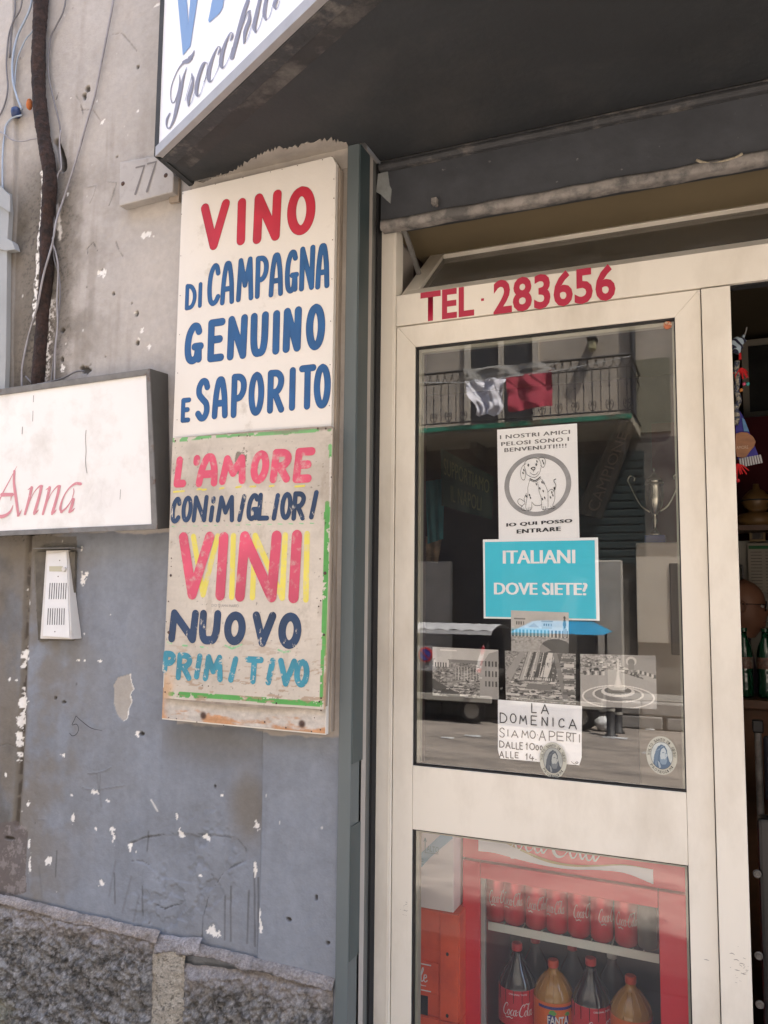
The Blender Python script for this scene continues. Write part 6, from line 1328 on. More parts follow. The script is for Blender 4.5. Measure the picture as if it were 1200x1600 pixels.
# ---- what the open doorway shows
YI = 1.9
hb = thing('wooden_counter', 'brown wooden counter inside the open doorway', 'counter')
zt_ = at(1190, 1093, 1.5)[2]
mb = MB(); mb.box(-.35, 1.6, 1.46, 2.0, zt_-.035, zt_); mb.build('counter_top', MT['wood'], hb, bevel=.004)
mb = MB(); mb.box(-.33, 1.58, 1.50, 1.97, 0, zt_-.0352); mb.build('counter_front', mat('counter_brown', (.16, .075, .035), .5, ns=4, na=.2, stretch=(1, 1, 6)), hb)
def frame_pic(pxs, Y, fw, mf, mi, label, cat='framed picture', name='framed_picture'):
    t = thing(name, label, cat); a_, b_ = at(*pxs[0], Y), at(*pxs[1], Y); xa_, xb_2, za_, zb3 = a_[0], b_[0], b_[2], a_[2]
    for (u0, u1, v0, v1) in ((xa_, xb_2, zb3-fw, zb3), (xa_, xb_2, za_, za_+fw), (xa_, xa_+fw, za_+fw, zb3-fw), (xb_2-fw, xb_2, za_+fw, zb3-fw)):
        mb = MB(); mb.box(u0, u1, Y-.012, Y+.01, v0, v1); mb.build('frame', mf, t, bevel=.001)
    mb = MB(); mb.box(xa_+fw, xb_2-fw, Y, Y+.008, za_+fw, zb3-fw); mb.build('picture', mi, t); return t
frame_pic([(1158, 533), (1222, 650)], 3.0, .035, mat('picture_frame_pale', (.36, .33, .27), .5), mat('picture_dark', (.018, .017, .016), .4, ns=8, na=.8), 'large dark picture in a pale frame beyond the doorway')
ip = frame_pic([(1170, 811), (1196, 846)], 2.3, .010, mat('icon_frame', (.30, .20, .08), .5), mat('icon_brown', (.14, .10, .055), .5, ns=6, na=.2), 'small brown portrait icon standing on the calendar cabinet', 'icon', 'icon')
mb = MB(); cI = at(1184, 830, 2.28)
mb.add([(cI[0]+.022*a_, 2.2965, cI[2]+.03*b_) for a_, b_ in [(-1, -1.2), (-.9, 0), (-.5, 1), (.1, 1.2), (.6, .9), (.8, .1), (.5, -.3), (.6, -.9), (.2, -1.2)]], [tuple(range(9))]); mb.build('portrait', mat('icon_dark', (.045, .03, .02), .5), ip)
# red inner wall, cabinet with calendar, turned wooden lamp
mb = MB(); a_ = at(1140, 655, 2.6); b_ = at(1290, 845, 2.6); mb.box(a_[0]-.4, b_[0]+.4, 2.58, 2.62, b_[2]-.2, a_[2]); tag(mb.build('wall_hanging', mat('dark_red_cloth', (.075, .006, .010), .9)), 'dark red cloth on the wall beyond the doorway', 'cloth')
cb = thing('wall_cabinet', 'off-white cabinet behind the bald man in the doorway', 'cabinet'); a_ = at(1150, 845, 2.35); mb = MB(); mb.box(a_[0]-.1, a_[0]+.8, 2.35, 2.6, .8, a_[2]); mb.build('cabinet_body', mat('cabinet_off', (.34, .32, .27), .5, ns=5, na=.1), cb, bevel=.004)
mb = MB(); mb.tube(catmull([(at(1155, 885, 2.33)[0], 2.32, at(1155, 885, 2.33)[2]), (at(1160, 888, 2.33)[0], 2.31, at(1160, 888, 2.33)[2]), (at(1161, 930, 2.33)[0], 2.31, at(1161, 930, 2.33)[2])], 5), .006, 8); mb.build('handle', MT['steel_old'], cb, smooth=True)
cal = thing('calendar', 'wall calendar with a green strip beyond the doorway', 'calendar'); a_, b_ = at(1168, 849, 2.3), at(1230, 925, 2.3); mb = MB(); mb.box(a_[0], b_[0], 2.3, 2.304, b_[2], a_[2]); mb.build('sheet', mat('calendar_paper', (.42, .38, .31), .7), cal)
mb = MB(); mb.box(a_[0]+.004, b_[0]-.004, 2.2985, 2.2995, a_[2]-.028, a_[2]-.012); mb.build('green_strip', mat('calendar_green', (.03, .16, .06), .7), cal)
for k in range(14):
    mb = MB(); zz = a_[2]-.045-.0155*k; mb.box(a_[0]+.012, a_[0]+.062, 2.2988, 2.2995, zz, zz+.003); mb.box(a_[0]+.078, a_[0]+.15, 2.2988, 2.2995, zz, zz+.003); mb.build('date_row', MT['ink_grey'], cal)
c_ = at(1182, 792, 2.2); la = thing('turned_lamp', 'round-bellied turned wooden ornament beyond the doorway', 'ornament', loc=(c_[0], 2.2, at(1182, 806, 2.2)[2]-.03))
mb = MB(); mb.lathe([(.090, -.02), (.095, .02), (.075, .04), (.035, .048), (.05, .062), (.066, .095), (.062, .12), (.035, .150), (.018, .162), (.012, .185)], (0, 0, 0), 24); mb.build('ornament_body', mat('ochre_wood', (.25, .14, .05), .4, ns=10, na=.2), la, smooth=True)
mb = MB(); mb.lathe([(.0665, .100), (.0668, .106)], (0, 0, 0), 24); mb.build('dark_ring', MT['ink'], la)
mb = MB(); a_ = at(1140, 812, 2.2); mb.box(a_[0]-.1, a_[0]+.9, 2.1, 2.34, la.location.z-.045, la.location.z-.021); tag(mb.build('shelf', MT['wood']), 'dark wooden shelf holding the turned ornament', 'shelf')
# green bottles on the counter
MT['green_gl'] = mat('green_glass', (.006, .055, .026), .08, coat=.8)
gb = None
for i, (px_c, lab) in enumerate(((1165, 'green water bottle on the counter, nearest the door jamb'), (1199, 'green water bottle on the counter at the right edge of the photo'))):
    p = at(px_c, 1088, 1.52)
    if gb is None:
        t = gb = thing('green_bottle', lab, 'bottle', 'green bottles on the counter'); mb = MB(); mb.lathe([(.028, 0), (.033, .008), (.033, .05), (.030, .06), (.033, .07), (.030, .085), (.033, .10), (.033, .17), (.028, .20), (.015, .235), (.012, .26)], (0, 0, 0), 24); mb.build('bottle_body', MT['green_gl'], t, smooth=True)
        mb = MB(); mb.lathe([(.0336, .115), (.0336, .160)], (0, 0, 0), 24); mb.build('label', mat('bottle_label', (.20, .18, .15), .5, ns=70, na=.6, col2=(.16, .05, .03), c2s=30, c2t=.5), t); mb = MB(); mb.lathe([(.014, .261), (.014, .276)], (0, 0, 0), 16); mb.build('cap', MT['green_gl'], t)
    else: t = copy_tree(gb)
    t.location = (p[0], 1.56, zt_+.001); t['label'] = lab
# chair in front of the counter and studded black panel
chr_ = thing('tube_chair', 'black chair with metal tube back in front of the counter', 'chair'); MT['blk'] = mat('black_leather', (.012, .012, .013), .35)
p = at(1184, 1135, 1.1); q = at(1184, 1262, 1.1)
mb = MB(); mb.tube([(p[0], 1.1, p[2]), (p[0], 1.1, 0)], .012, 12); mb.build('back_post', MT['steel_old'], chr_); mb = MB(); mb.tube([(p[0]+.42, 1.1, p[2]), (p[0]+.42, 1.1, 0)], .012, 12); mb.build('back_post', MT['steel_old'], chr_)
mb = MB(); mb.box(p[0]-.018, p[0]+.018, 1.08, 1.12, p[2]-.02, p[2]+.022); mb.build('post_cap', MT['blk'], chr_, bevel=.005); mb = MB(); mb.box(p[0]+.016, p[0]+.404, 1.085, 1.115, p[2]-.25, p[2]-.03); mb.build('backrest', mat('navy_seat', (.02, .025, .04), .5), chr_, bevel=.01)
mb = MB(); mb.box(p[0]-.01, p[0]+.43, .70, 1.09, .44, .49); mb.build('seat', MT['blk'], chr_, bevel=.012)
for sx in (.0, .40): mb = MB(); mb.tube([(p[0]+sx, .72, .44), (p[0]+sx, .70, 0)], .011, 10); mb.build('leg', MT['steel_old'], chr_)
sp = thing('black_panel', 'tall black padded panel with round metal studs at lower right', 'panel')
XS = at(1182, 1365, .34); a_ = at(1150, 1275, .36)
mb = MB(); mb.box(.045, .95, .36, .42, .0, a_[2]); mb.build('panel_body', MT['blk'], sp, bevel=.01)
for yy in (1365, 1493, 1569):
    c_ = at(1183+(yy-1365)*.02, yy, .359); mb = MB()
    mb.lathe([(.0105, 0), (.0105, .004), (.008, .006), (.007, .004), (.0045, .004), (.004, .006), (.001, .006)], (0, 0, 0), 20); o = mb.build('stud', MT['steel_old'], sp, smooth=False); o.rotation_euler = (R(90), 0, 0); o.location = (c_[0], .3595, c_[2])

# ---- hanging charms on the jamb
hc = thing('hanging_charms', 'string of scarf, red tassels and wooden tag hanging inside the doorway', 'charms'); YHc = .35
def hp(x, y, d=0): return at(1130+x/5.714, 480+y/5.714, YHc+d)
MT['charm_blue'] = mat('charm_blue', (.10, .22, .42), .8, ns=20, na=.3); MT['charm_purple'] = mat('charm_purple', (.045, .04, .26), .8, ns=20, na=.2); MT['tassel'] = mat('tassel_red', (.55, .01, .015), .8)
m_s, N_, L_, P_s = new_mat('striped_knit'); wv = N_.new('ShaderNodeTexWave'); wv.inputs['Scale'].default_value = 22; wv.inputs['Distortion'].default_value = 1.5; wv.bands_direction = 'DIAGONAL'; tc_ = N_.new('ShaderNodeTexCoord'); L_.new(tc_.outputs['Object'], wv.inputs[0]); rp = N_.new('ShaderNodeValToRGB'); rp.color_ramp.interpolation = 'CONSTANT'; rp.color_ramp.elements[0].color = (.02, .02, .05, 1); rp.color_ramp.elements[1].position = .5; rp.color_ramp.elements[1].color = (.42, .52, .6, 1); L_.new(wv.outputs[0], rp.inputs[0]); L_.new(rp.outputs[0], P_s.inputs['Base Color']); P_s.inputs['Roughness'].default_value = .9
mb = MB(); mb.tube(catmull([hp(*p) for p in [(185, 250), (160, 300), (125, 300), (105, 330), (130, 370), (110, 410)]], 5), [.004]*3+[.012]*10+[.015]*8+[.010]*5, 12); mb.build('knotted_scarf', m_s, hc, smooth=True)
mb = MB(); mb.tube(catmull([hp(*p) for p in [(210, 180), (200, 225), (185, 255)]], 4), .0018, 6); mb.build('hook', MT['steel_old'], hc)
mb = MB(); mb.tube([hp(*p) for p in [(150, 410), (150, 470)]], .0035, 8); mb.build('red_cord', MT['tassel'], hc)
mb = MB(); mb.tube(catmull([hp(*p) for p in [(125, 480), (118, 560), (130, 650), (120, 740), (140, 830), (115, 900), (125, 980), (110, 1050)]], 5), .0075, 8); mb.build('beaded_cord', mat('bead_mix', (.30, .28, .22), .6, ns=120, na=.8, col2=(.03, .04, .08), c2s=90, c2t=.5, c2w=.03), hc, smooth=True)
rs = random.Random(3)
for cx, cy, n_t, L_t in ((165, 545, 9, 105), (130, 1400, 9, 120)):
    for k in range(n_t):
        a_ = -1.0+2.0*k/(n_t-1)+rs.uniform(-.1, .1); L_t2 = L_t*rs.uniform(.7, 1.1); mb = MB(); p0c = hp(cx, cy); e = hp(cx+math.sin(a_)*L_t2*.9, cy+math.cos(a_)*L_t2, rs.uniform(-.01, .01)); mb.tube([p0c, (p0c+e)/2+np.array([0, 0, .004]), e], [.0018, .0022, .0014], 5); mb.build('tassel_strand', MT['tassel'], hc)
for cx, cy, cl in ((188, 685, (.55, .08, .16)), (218, 685, (.05, .35, .33)), (160, 740, (.5, .18, .04)), (130, 1548, (.5, .01, .02))):
    c_ = hp(cx, cy); mb = MB(); mb.lathe([(.0008, -.0055), (.004, -.004), (.0055, 0), (.004, .004), (.0008, .0055)], c_, 12); mb.build('bead', mat('bead_colour', cl, .4), hc, smooth=True)
mb = MB(); P8 = [hp(*p, .012) for p in [(130, 905), (170, 960), (235, 1120), (320, 1335), (130, 1360), (110, 1100)]]; mb.add([tuple(p) for p in P8], [tuple(range(6))]); mb.build('purple_pennant', MT['charm_purple'], hc)
mb = MB(); mb.add([tuple(hp(*p, .010)) for p in [(165, 985), (190, 1000), (232, 1110), (185, 1110)]], [(0, 1, 2, 3)]); mb.build('blue_patch', MT['charm_blue'], hc)
for k in range(9):
    mb = MB(); a_ = hp(150+k*22, 1350-k*4, .010); b_ = hp(160+k*23, 1430-k*5, .010); mb.tube([a_, b_], .0028, 6); mb.build('fringe_strand', mat('fringe_white', (.42, .42, .44), .9) if k == 0 else bpy.data.materials['fringe_white'], hc)
sl_ = [(110, 1135), (160, 1120), (215, 1125), (265, 1160), (290, 1205), (275, 1250), (240, 1290), (205, 1340), (170, 1350), (120, 1340), (105, 1240)]
mb = MB(); mb.prism_xz([(hp(*p)[0], hp(*p)[2]) for p in sl_][::-1], YHc-.012, YHc-.004); wt = mb.build('wood_slice', mat('slice_wood', (.26, .12, .06), .6, ns=16, na=.3, stretch=(1, 1, 4)), hc, bevel=.0015)
q0 = hp(118, 1275); type_on('burnt_text', 'AMORE', .030, .009, mat('pale_text_wood', (.45, .33, .25), .7), wt, lambda x, y, h: (x, YHc-.0128, y), .0, q0[0], q0[2])

# ---- bald man with glasses, hand at his chin
def person():
    Y0 = 2.0; c = at(1172, 950, Y0)
    t = thing('person', 'bald man with round glasses in a dark purple shirt, hand at his chin', 'person')
    skin_m = mat('skin', (.30, .145, .09), .5, ns=20, na=.1); shirt = mat('purple_shirt', (.055, .035, .065), .8, ns=20, na=.15)
    H = .118; cz = at(1172, 945, Y0)[2]; cx = at(1163, 945, Y0)[0]
    # head: one surface shaped in profile facing +X
    nU, nV = 40, 36
    prof_v = [0, .08, .18, .28, .36, .42, .47, .52, .57, .60, .64, .68, .73, .80, .90, 1.0]      # top -> neck
    front = [.02, .45, .72, .84, .88, .90, .85, .93, 1.10, 1.16, .93, .92, .86, .88, .60, .42]   # forward reach (nose at .60)
    backr = [.02, .50, .80, .95, 1.0, 1.0, .98, .95, .90, .86, .80, .74, .66, .58, .52, .50]
    side = [.02, .42, .62, .72, .75, .75, .73, .72, .71, .70, .68, .66, .62, .55, .46, .44]
    vv, ff = [], []
    for j in range(nV+1):
        v = j/nV; fr = np.interp(v, prof_v, front)*.100; bk_ = np.interp(v, prof_v, backr)*.100; sd_ = np.interp(v, prof_v, side)*.105; z = H-v*.265
        for i in range(nU):
            a_ = 2*math.pi*i/nU; ca, sa = math.cos(a_), math.sin(a_)
            if ca > 0:
                nose = max(0, 1-abs(a_ if a_ < math.pi else a_-2*math.pi)/.42); base_f = min(fr, .090 if v < .62 else fr); x = ca*(base_f+(fr-base_f)*nose); 
                if .42 < v < .50: x -= .008*math.exp(-((abs(sa)-.42)/.2)**2)
            else: x = ca*bk_
            vv.append((cx+x, Y0+sa*sd_, cz+z)); 
    for j in range(nV):
        for i in range(nU): ff.append((j*nU+i, (j+1)*nU+i, (j+1)*nU+(i+1) % nU, j*nU+(i+1) % nU))
    mb = MB(); mb.add(vv, ff)
    # ear
    body = mb.build('head_skin', skin_m, t, smooth=True)
    mb = MB(); ec = (cx-.008, Y0-.080, cz-.010); mb.grid(lambda u, v: (ec[0]+.016*math.cos(2*math.pi*u)*(1-v*.4), ec[1]-.012*math.sin(v*math.pi/1.6), ec[2]+.030*math.sin(2*math.pi*u)*(1-v*.4)), 16, 5); mb.build('ear', skin_m, t, smooth=True)
    mb = MB(); mb.tube(catmull([(cx+.088+.003*math.sin(a_), Y0-.035+.024*math.cos(a_), cz-.006+.022*math.sin(a_)) for a_ in [k*math.pi/6 for k in range(13)]], 3), .0022, 6); mb.tube(catmull([(cx+.088+.003*math.sin(a_), Y0+.035+.024*math.cos(a_), cz-.006+.022*math.sin(a_)) for a_ in [k*math.pi/6 for k in range(13)]], 3), .0022, 6)
    mb.tube([(cx+.088, Y0-.060, cz+.002), (cx+.03, Y0-.078, cz+.004), (cx-.01, Y0-.082, cz+.004)], .002, 6); mb.tube([(cx+.092, Y0-.011, cz), (cx+.092, Y0+.011, cz)], .002, 6); gl = mb.build('glasses', MT['ink'], t, smooth=True)
    for sg in (-1, 1):
        mb = MB(); mb.lathe([(.001, -.011), (.008, -.008), (.011, 0), (.008, .008), (.001, .011)], (cx+.070, Y0+sg*.032, cz-.006), 12); mb.build('eye', mat('eye_white', (.5, .48, .45), .3) if sg < 0 else bpy.data.materials['eye_white'], t, smooth=True)
    mb = MB(); mb.tube(catmull([(cx+.074, Y0-.030, cz-.078), (cx+.088, Y0, cz-.076), (cx+.074, Y0+.030, cz-.078)], 4), .0035, 8); mb.build('mouth', mat('lips', (.22, .08, .06), .5), t, smooth=True)
    # clothed body, one skinned surface
    S_ = [((cx-.03, Y0, cz-.12), .055), ((cx-.05, Y0, cz-.20), .085), ((cx-.06, Y0, cz-.34), .15), ((cx-.05, Y0, cz-.52), .145), ((cx-.03, Y0, cz-.70), .150),
          ((cx-.05, Y0-.19, cz-.23), .070), ((cx+.06, Y0-.27, cz-.42), .052), ((cx+.12, Y0-.14, cz-.26), .042), ((cx-.05, Y0+.19, cz-.23), .070), ((cx-.02, Y0+.24, cz-.45), .052), ((cx+.18, Y0+.12, cz-.55), .040)]
    E_ = [(0, 1), (1, 2), (2, 3), (3, 4), (1, 5), (5, 6), (6, 7), (1, 8), (8, 9), (9, 10)]
    def skinned(nm, S_, E_, m, lv=2, root=0):
        me = bpy.data.meshes.new(nm); me.from_pydata([s[0] for s in S_], E_, []); o = bpy.data.objects.new(nm, me); COL.objects.link(o); o.parent = t
        sk_ = o.modifiers.new('skin', 'SKIN')
        for i, s in enumerate(S_): me.skin_vertices[0].data[i].radius = (s[1], s[1]*.8)
        me.skin_vertices[0].data[root].use_root = True
        ss = o.modifiers.new('sub', 'SUBSURF'); ss.levels = ss.render_levels = lv; me.materials.append(m); return o
    skinned('shirt', S_, E_, shirt, 2, 3)
    # hand at the chin: palm and five bent fingers
    w0 = np.array([cx+.120, Y0-.135, cz-.245]); pm = np.array([cx+.105, Y0-.085, cz-.170])
    hs = [(tuple(w0), .026), (tuple((w0+pm)/2), .028), (tuple(pm), .034)]; he = [(0, 1), (1, 2)]
    fing = [((.030, .000, .030), (.020, .035, .052), (.000, .050, .050)), ((.033, .012, .012), (.028, .048, .028), (.004, .062, .028)), ((.030, .016, -.006), (.026, .050, .004), (.004, .062, .004)), ((.024, .016, -.024), (.022, .044, -.018), (.006, .056, -.018)), ((-.020, .000, .026), (-.022, .016, .052), (-.012, .030, .070))]
    for fg in fing:
        base_i = 2
        for k, d_ in enumerate(fg):
            hs.append((tuple(pm+np.array(d_)), (.0105, .0095, .0085)[k])); he.append((base_i if k == 0 else len(hs)-2, len(hs)-1))
    skinned('hand', hs, he, skin_m, 1, 0)
    # trousers and legs behind the counter
    L2 = [((cx-.03, Y0, cz-.72), .15), ((cx-.03, Y0-.10, cz-.82), .085), ((cx-.02, Y0-.10, .48), .062), ((cx-.03, Y0-.10, .08), .046), ((cx+.10, Y0-.10, .045), .040), ((cx-.03, Y0+.10, cz-.82), .085), ((cx-.02, Y0+.10, .48), .062), ((cx-.03, Y0+.10, .08), .046), ((cx+.10, Y0+.10, .045), .040)]
    skinned('trousers', L2, [(0, 1), (1, 2), (2, 3), (3, 4), (0, 5), (5, 6), (6, 7), (7, 8)], mat('dark_trousers', (.03, .03, .04), .9), 2, 0)
    return t
person()

# ================================================================== THE STREET AND THE HOUSE OPPOSITE (seen mirrored in the door glass)
ZR = -.12
def ext(px, py, V): p = at(px, py, V); return np.array([p[0], -p[1], p[2]])
MT['asph'] = mat('asphalt', (.25, .215, .185), .85, ns=1.2, na=.2, col2=(.15, .132, .118), c2s=2.2, c2t=.55, c2w=.1, bump=.8, bs=70, stretch=(1, 2.2, 1))
mb = MB(); mb.add([(-150, -8.6, ZR), (150, -8.6, ZR), (150, -1.5, ZR), (-150, -1.5, ZR)], [(0, 1, 2, 3)]); tag(mb.build('road', MT['asph']), kind='structure')
mb = MB(); mb.add([(-150, -150, ZR-.02), (150, -150, ZR-.02), (150, 150, ZR-.02), (-150, 150, ZR-.02)], [(0, 1, 2, 3)]); tag(mb.build('ground', mat('ground_earth', (.15, .14, .12), .9)), kind='structure')
mb = MB(); mb.box(-30, 30, -1.38, YW+.05, ZR-.01, .0); tag(mb.build('pavement', mat('pavement_slabs', (.13, .125, .12), .8, ns=3, na=.2, bump=.4, bs=30)), kind='structure')
mb = MB(); mb.box(-30, 30, -1.55, -1.382, ZR-.01, .004); tag(mb.build('kerb', mat('kerb_basalt', (.12, .115, .11), .8, ns=6, na=.25), bevel=.01), kind='structure')
VK = 8.62; VF = 9.5; zk = .22
mb = MB(); mb.box(-30, 30, -VF, -VK-.16, ZR-.01, zk-.002); tag(mb.build('opposite_pavement', mat('opp_pavement', (.20, .19, .175), .8, ns=2, na=.2)), kind='structure')
op = thing('opposite_house', 'house across the street with a long iron balcony, mirrored in the glass', 'building')
MT['opp'] = mat('opposite_render', (.42, .36, .29), .9, ns=1.2, na=.2, col2=(.28, .245, .205), c2s=1.5, c2t=.56, c2w=.12)
MT['opp_low'] = mat('opposite_stone', (.155, .14, .12), .9, ns=2.5, na=.35, col2=(.07, .065, .06), c2s=2.2, c2t=.55, c2w=.1, bump=.8, bs=12)
zb = ext(820, 655, 8.3)[2]
kstone = MB().box(0, .56, 0, .15, 0, .158).build('kerb_stone', mat('kerb_stone_grey', (.25, .235, .22), .85, ns=4, na=.3, bump=.8, bs=24), op, bevel=.018)
kstone.location = (-6, -VK-.15, ZR)
for r_ in range(2):
    for k in range(18):
        if r_ == 0 and k == 0: continue
        o = kstone.copy(); COL.objects.link(o); o.parent = op; o.location = (-6+.58*k+(.29 if r_ else 0)+random.uniform(-.01, .01), -VK-.15+random.uniform(-.012, .012), ZR+.168*r_); o.scale = (random.uniform(.94, 1), 1, 1)
mb = MB(); mb.box(-30, -6.02, -VK-.15, -VK, ZR, zk); mb.box(4.8, 30, -VK-.15, -VK, ZR, zk); tag(mb.build('kerb_run', bpy.data.materials['kerb_stone_grey'], op), kind='stuff')
mb = MB(); mb.box(-25, 20, -VF-.4, -VF, zk, zb-.12); mb.build('ground_floor_wall', MT['opp_low'], op)
mb = MB(); mb.box(-25, 20, -VF-.4, -VF+.002, zb-.12, 11.0); mb.build('upper_wall', MT['opp'], op)
mb = MB(); mb.box(-25.3, 20.3, -VF-9, -VF+.35, 11.0, 11.3); mb.build('roof', MT['opp'], op); mb = MB(); mb.box(-25, 20, -VF-9, -VF-.42, ZR, 11.0); mb.build('rear_block', MT['opp'], op)
MT['opp_dark'] = mat('opposite_dark', (.020, .022, .026), .6); MT['opp_green'] = mat('opp_green_shutter', (.020, .034, .034), .5, ns=3, na=.3)
def orect(x0_, x1_, z0_, z1_, d0, d1, nm, m, parent=op, bev=0): mb = MB(); mb.box(x0_, x1_, -VF+d0, -VF+d1, z0_, z1_); return mb.build(nm, m, parent, bevel=bev)
# ground floor: roller shutters, doorway, pilasters
E1 = ext(778, 700, VF); E2 = ext(1060, 700, VF)
def rshutter(x0_, x1_, z0_, z1_):
    t = orect(x0_, x1_, z0_, z1_, .0, .03, 'roller_shutter', MT['opp_green']); n = int((z1_-z0_)/.11)
    slat = MB().box(0, x1_-x0_, 0, .02, 0, .085).build('slat', MT['opp_green'], t, bevel=.008); slat.location = (x0_, -VF+.031, z0_)
    for k in range(1, n): o = slat.copy(); COL.objects.link(o); o.parent = t; o.location = (x0_, -VF+.031, z0_+k*.11)
rshutter(E1[0]+.25, E2[0]-.45, 1.95, zb-.30); rshutter(-6.6, -4.4, .4, zb-.3)
orect(E1[0]-1.2, E1[0]+.05, zk, zb-.4, .0, .03, 'shop_opening', MT['opp_dark']); orect(-8.5, -7, zk, 2.6, .0, .03, 'shop_opening', MT['opp_dark']); orect(1.5, 3.6, zk, 2.6, .0, .03, 'shop_opening', MT['opp_dark'])
for (pa_, pb_) in ((650, 702), (928, 972)):
    a_ = ext(pa_, 950, VF-.15); b_ = ext(pb_, 950, VF-.15); orect(a_[0], b_[0], zk, 2.0, .0, .15, 'pilaster', mat('pilaster_stone', (.36, .33, .29), .9, ns=5, na=.25, bump=.6, bs=20) if pa_ == 650 else bpy.data.materials['pilaster_stone'], bev=.02)
a_ = ext(993, 850, VF-.06); b_ = ext(1078, 1010, VF-.06); orect(a_[0], b_[0]+.4, .9, 2.05, .0, .06, 'rendered_panel', mat('opp_panel', (.42, .375, .31), .8, ns=3, na=.15))
a_ = ext(1045, 880, VF-.09); orect(a_[0], a_[0]+.6, .9, 1.95, .0605, .08, 'door', MT['opp_dark'])
# upper floor: balcony door, windows, lantern
def owin(pxa, pxb, z0_, z1_, nm='window'):
    a_ = ext(pxa, 540, VF)[0]; b_ = ext(pxb, 540, VF)[0]; t = orect(a_, b_, z0_, z1_, -.02, .012, nm, MT['opp_dark'])
    for (u0, u1, v0, v1) in ((a_-.09, a_, z0_, z1_+.09), (b_, b_+.09, z0_, z1_+.09), (a_, b_, z1_, z1_+.09)): orect(u0, u1, v0, v1, .003, .05, 'surround', bpy.data.materials['opp_panel'], t)
    orect((a_+b_)/2-.04, (a_+b_)/2+.04, z0_, z1_, .013, .04, 'mullion', bpy.data.materials['opp_panel'], t); return t
owin(735, 832, zb, zb+2.3, 'balcony_door')
owin(560, 610, zb+.8, zb+2.3); owin(1110, 1170, zb+.8, zb+2.3)
for k in range(-5, 7):
    for fl2 in (1, ):
        x_ = k*2.9; t = orect(x_, x_+1.1, zb+3.6, zb+5.3, -.02, .012, 'window', MT['opp_dark']); orect(x_-.09, x_+1.19, zb+5.3, zb+5.4, .0, .06, 'lintel', bpy.data.materials['opp_panel'], t); orect(x_+.52, x_+.58, zb+3.6, zb+5.3, .013, .03, 'mullion', bpy.data.materials['opp_panel'], t)
a_, b_ = ext(992, 562, VF-.03), ext(1048, 640, VF-.03); orect(a_[0], b_[0], zb-.05, a_[2], .003, .035, 'blocked_panel', mat('olive_panel', (.20, .185, .13), .85, ns=4, na=.12))
a_ = ext(925, 537, VF-.1); orect(a_[0]-.05, a_[0]+.05, a_[2]-.10, a_[2]+.04, .06, .18, 'wall_lantern', mat('lantern_yellow', (.30, .27, .15), .5), bev=.02); orect(a_[0]-.07, a_[0]+.07, a_[2]+.045, a_[2]+.10, .004, .2, 'lantern_cap', MT['opp_dark'], bev=.02)
mb = MB(); a_ = ext(987, 500, VF-.08); mb.tube([(a_[0], -VF+.06, zb-.1), (a_[0], -VF+.06, 10.9)], .04, 10); mb.build('downpipe', MT['opp_dark'], op)
# balcony
VB = 8.35; bx0, bx1 = ext(600, 650, VB)[0], ext(985, 600, VB)[0]; zbt = zb; zrt = ext(985, 551, VB)[2]; hR = zrt-zbt
bal = tag(MB().box(bx0, bx1, -VF+.002, -VB, zbt-.12, zbt-.001).build('balcony', mat('balcony_slab', (.24, .21, .16), .9, ns=3, na=.2), op, bevel=.01), 'balcony slab with iron railing')
mb = MB(); mb.box(bx0, bx1+.01, -VB+.001, -VB+.02, zbt-.07, zbt-.01); mb.build('green_edge', mat('green_edge_paint', (.035, .24, .15), .6, ns=2, na=.5, col2=(.16, .15, .10), c2s=1.6, c2t=.55, c2w=.04), bal)
MT['iron'] = mat('wrought_iron', (.022, .022, .024), .6)
for z_, r_ in ((zbt+hR, .018), (zbt+hR*.80, .010), (zbt+.05, .012)):
    mb = MB(); mb.tube([(bx0, -VB-.04, z_), (bx1, -VB-.04, z_)], r_, 6); mb.tube([(bx1, -VB-.04, z_), (bx1, -VF, z_)], r_, 6); mb.build('rail', MT['iron'], bal)
sp_ = .108; nb = int((bx1-bx0)/sp_)
mb = MB(); mb.tube([(0, 0, .05), (0, 0, hR*.80)], .0065, 5); mb.lathe([(.002, hR*.48), (.018, hR*.5), (.002, hR*.52)], (0, 0, 0), 6); b0 = mb.build('baluster', MT['iron'], bal)
mb = MB()
for sg in (-1, 1):
    mb.tube(catmull([(0, 0, .05+hR*.02), (sg*.030, 0, .05+hR*.05), (sg*.046, 0, .05+hR*.12), (sg*.034, 0, .05+hR*.19), (sg*.014, 0, .05+hR*.16), (sg*.020, 0, .05+hR*.11), (sg*.03, 0, .05+hR*.13)], 4), .0055, 5)
s0 = mb.build('scroll', MT['iron'], bal, smooth=True)
mb = MB()
for sg in (-1, 1): mb.tube(catmull([(0, 0, hR*.82), (sg*.03, 0, hR*.84), (sg*.045, 0, hR*.90), (sg*.052, 0, hR*.98)], 4), .0055, 5)
a0_ = mb.build('fan_scroll', MT['iron'], bal, smooth=True)
for k in range(nb):
    x_ = bx1-.05-sp_*k
    for src, every in ((b0, 1), (s0, 2), (a0_, 1)):
        if k % every: continue
        o = src if k == 0 else src.copy()
        if k: COL.objects.link(o); o.parent = bal
        o.location = (x_, -VB-.04, zbt)
for k in range(4): mb = MB(); x_ = bx1-.3-1.0*k; mb.prism_xz([(x_, zbt-.121), (x_+.1, zbt-.121), (x_+.1, zbt-.35), (x_, zbt-.25)], -VF+.5, -VF+.003); mb.build('bracket', MT['opp_low'], bal)
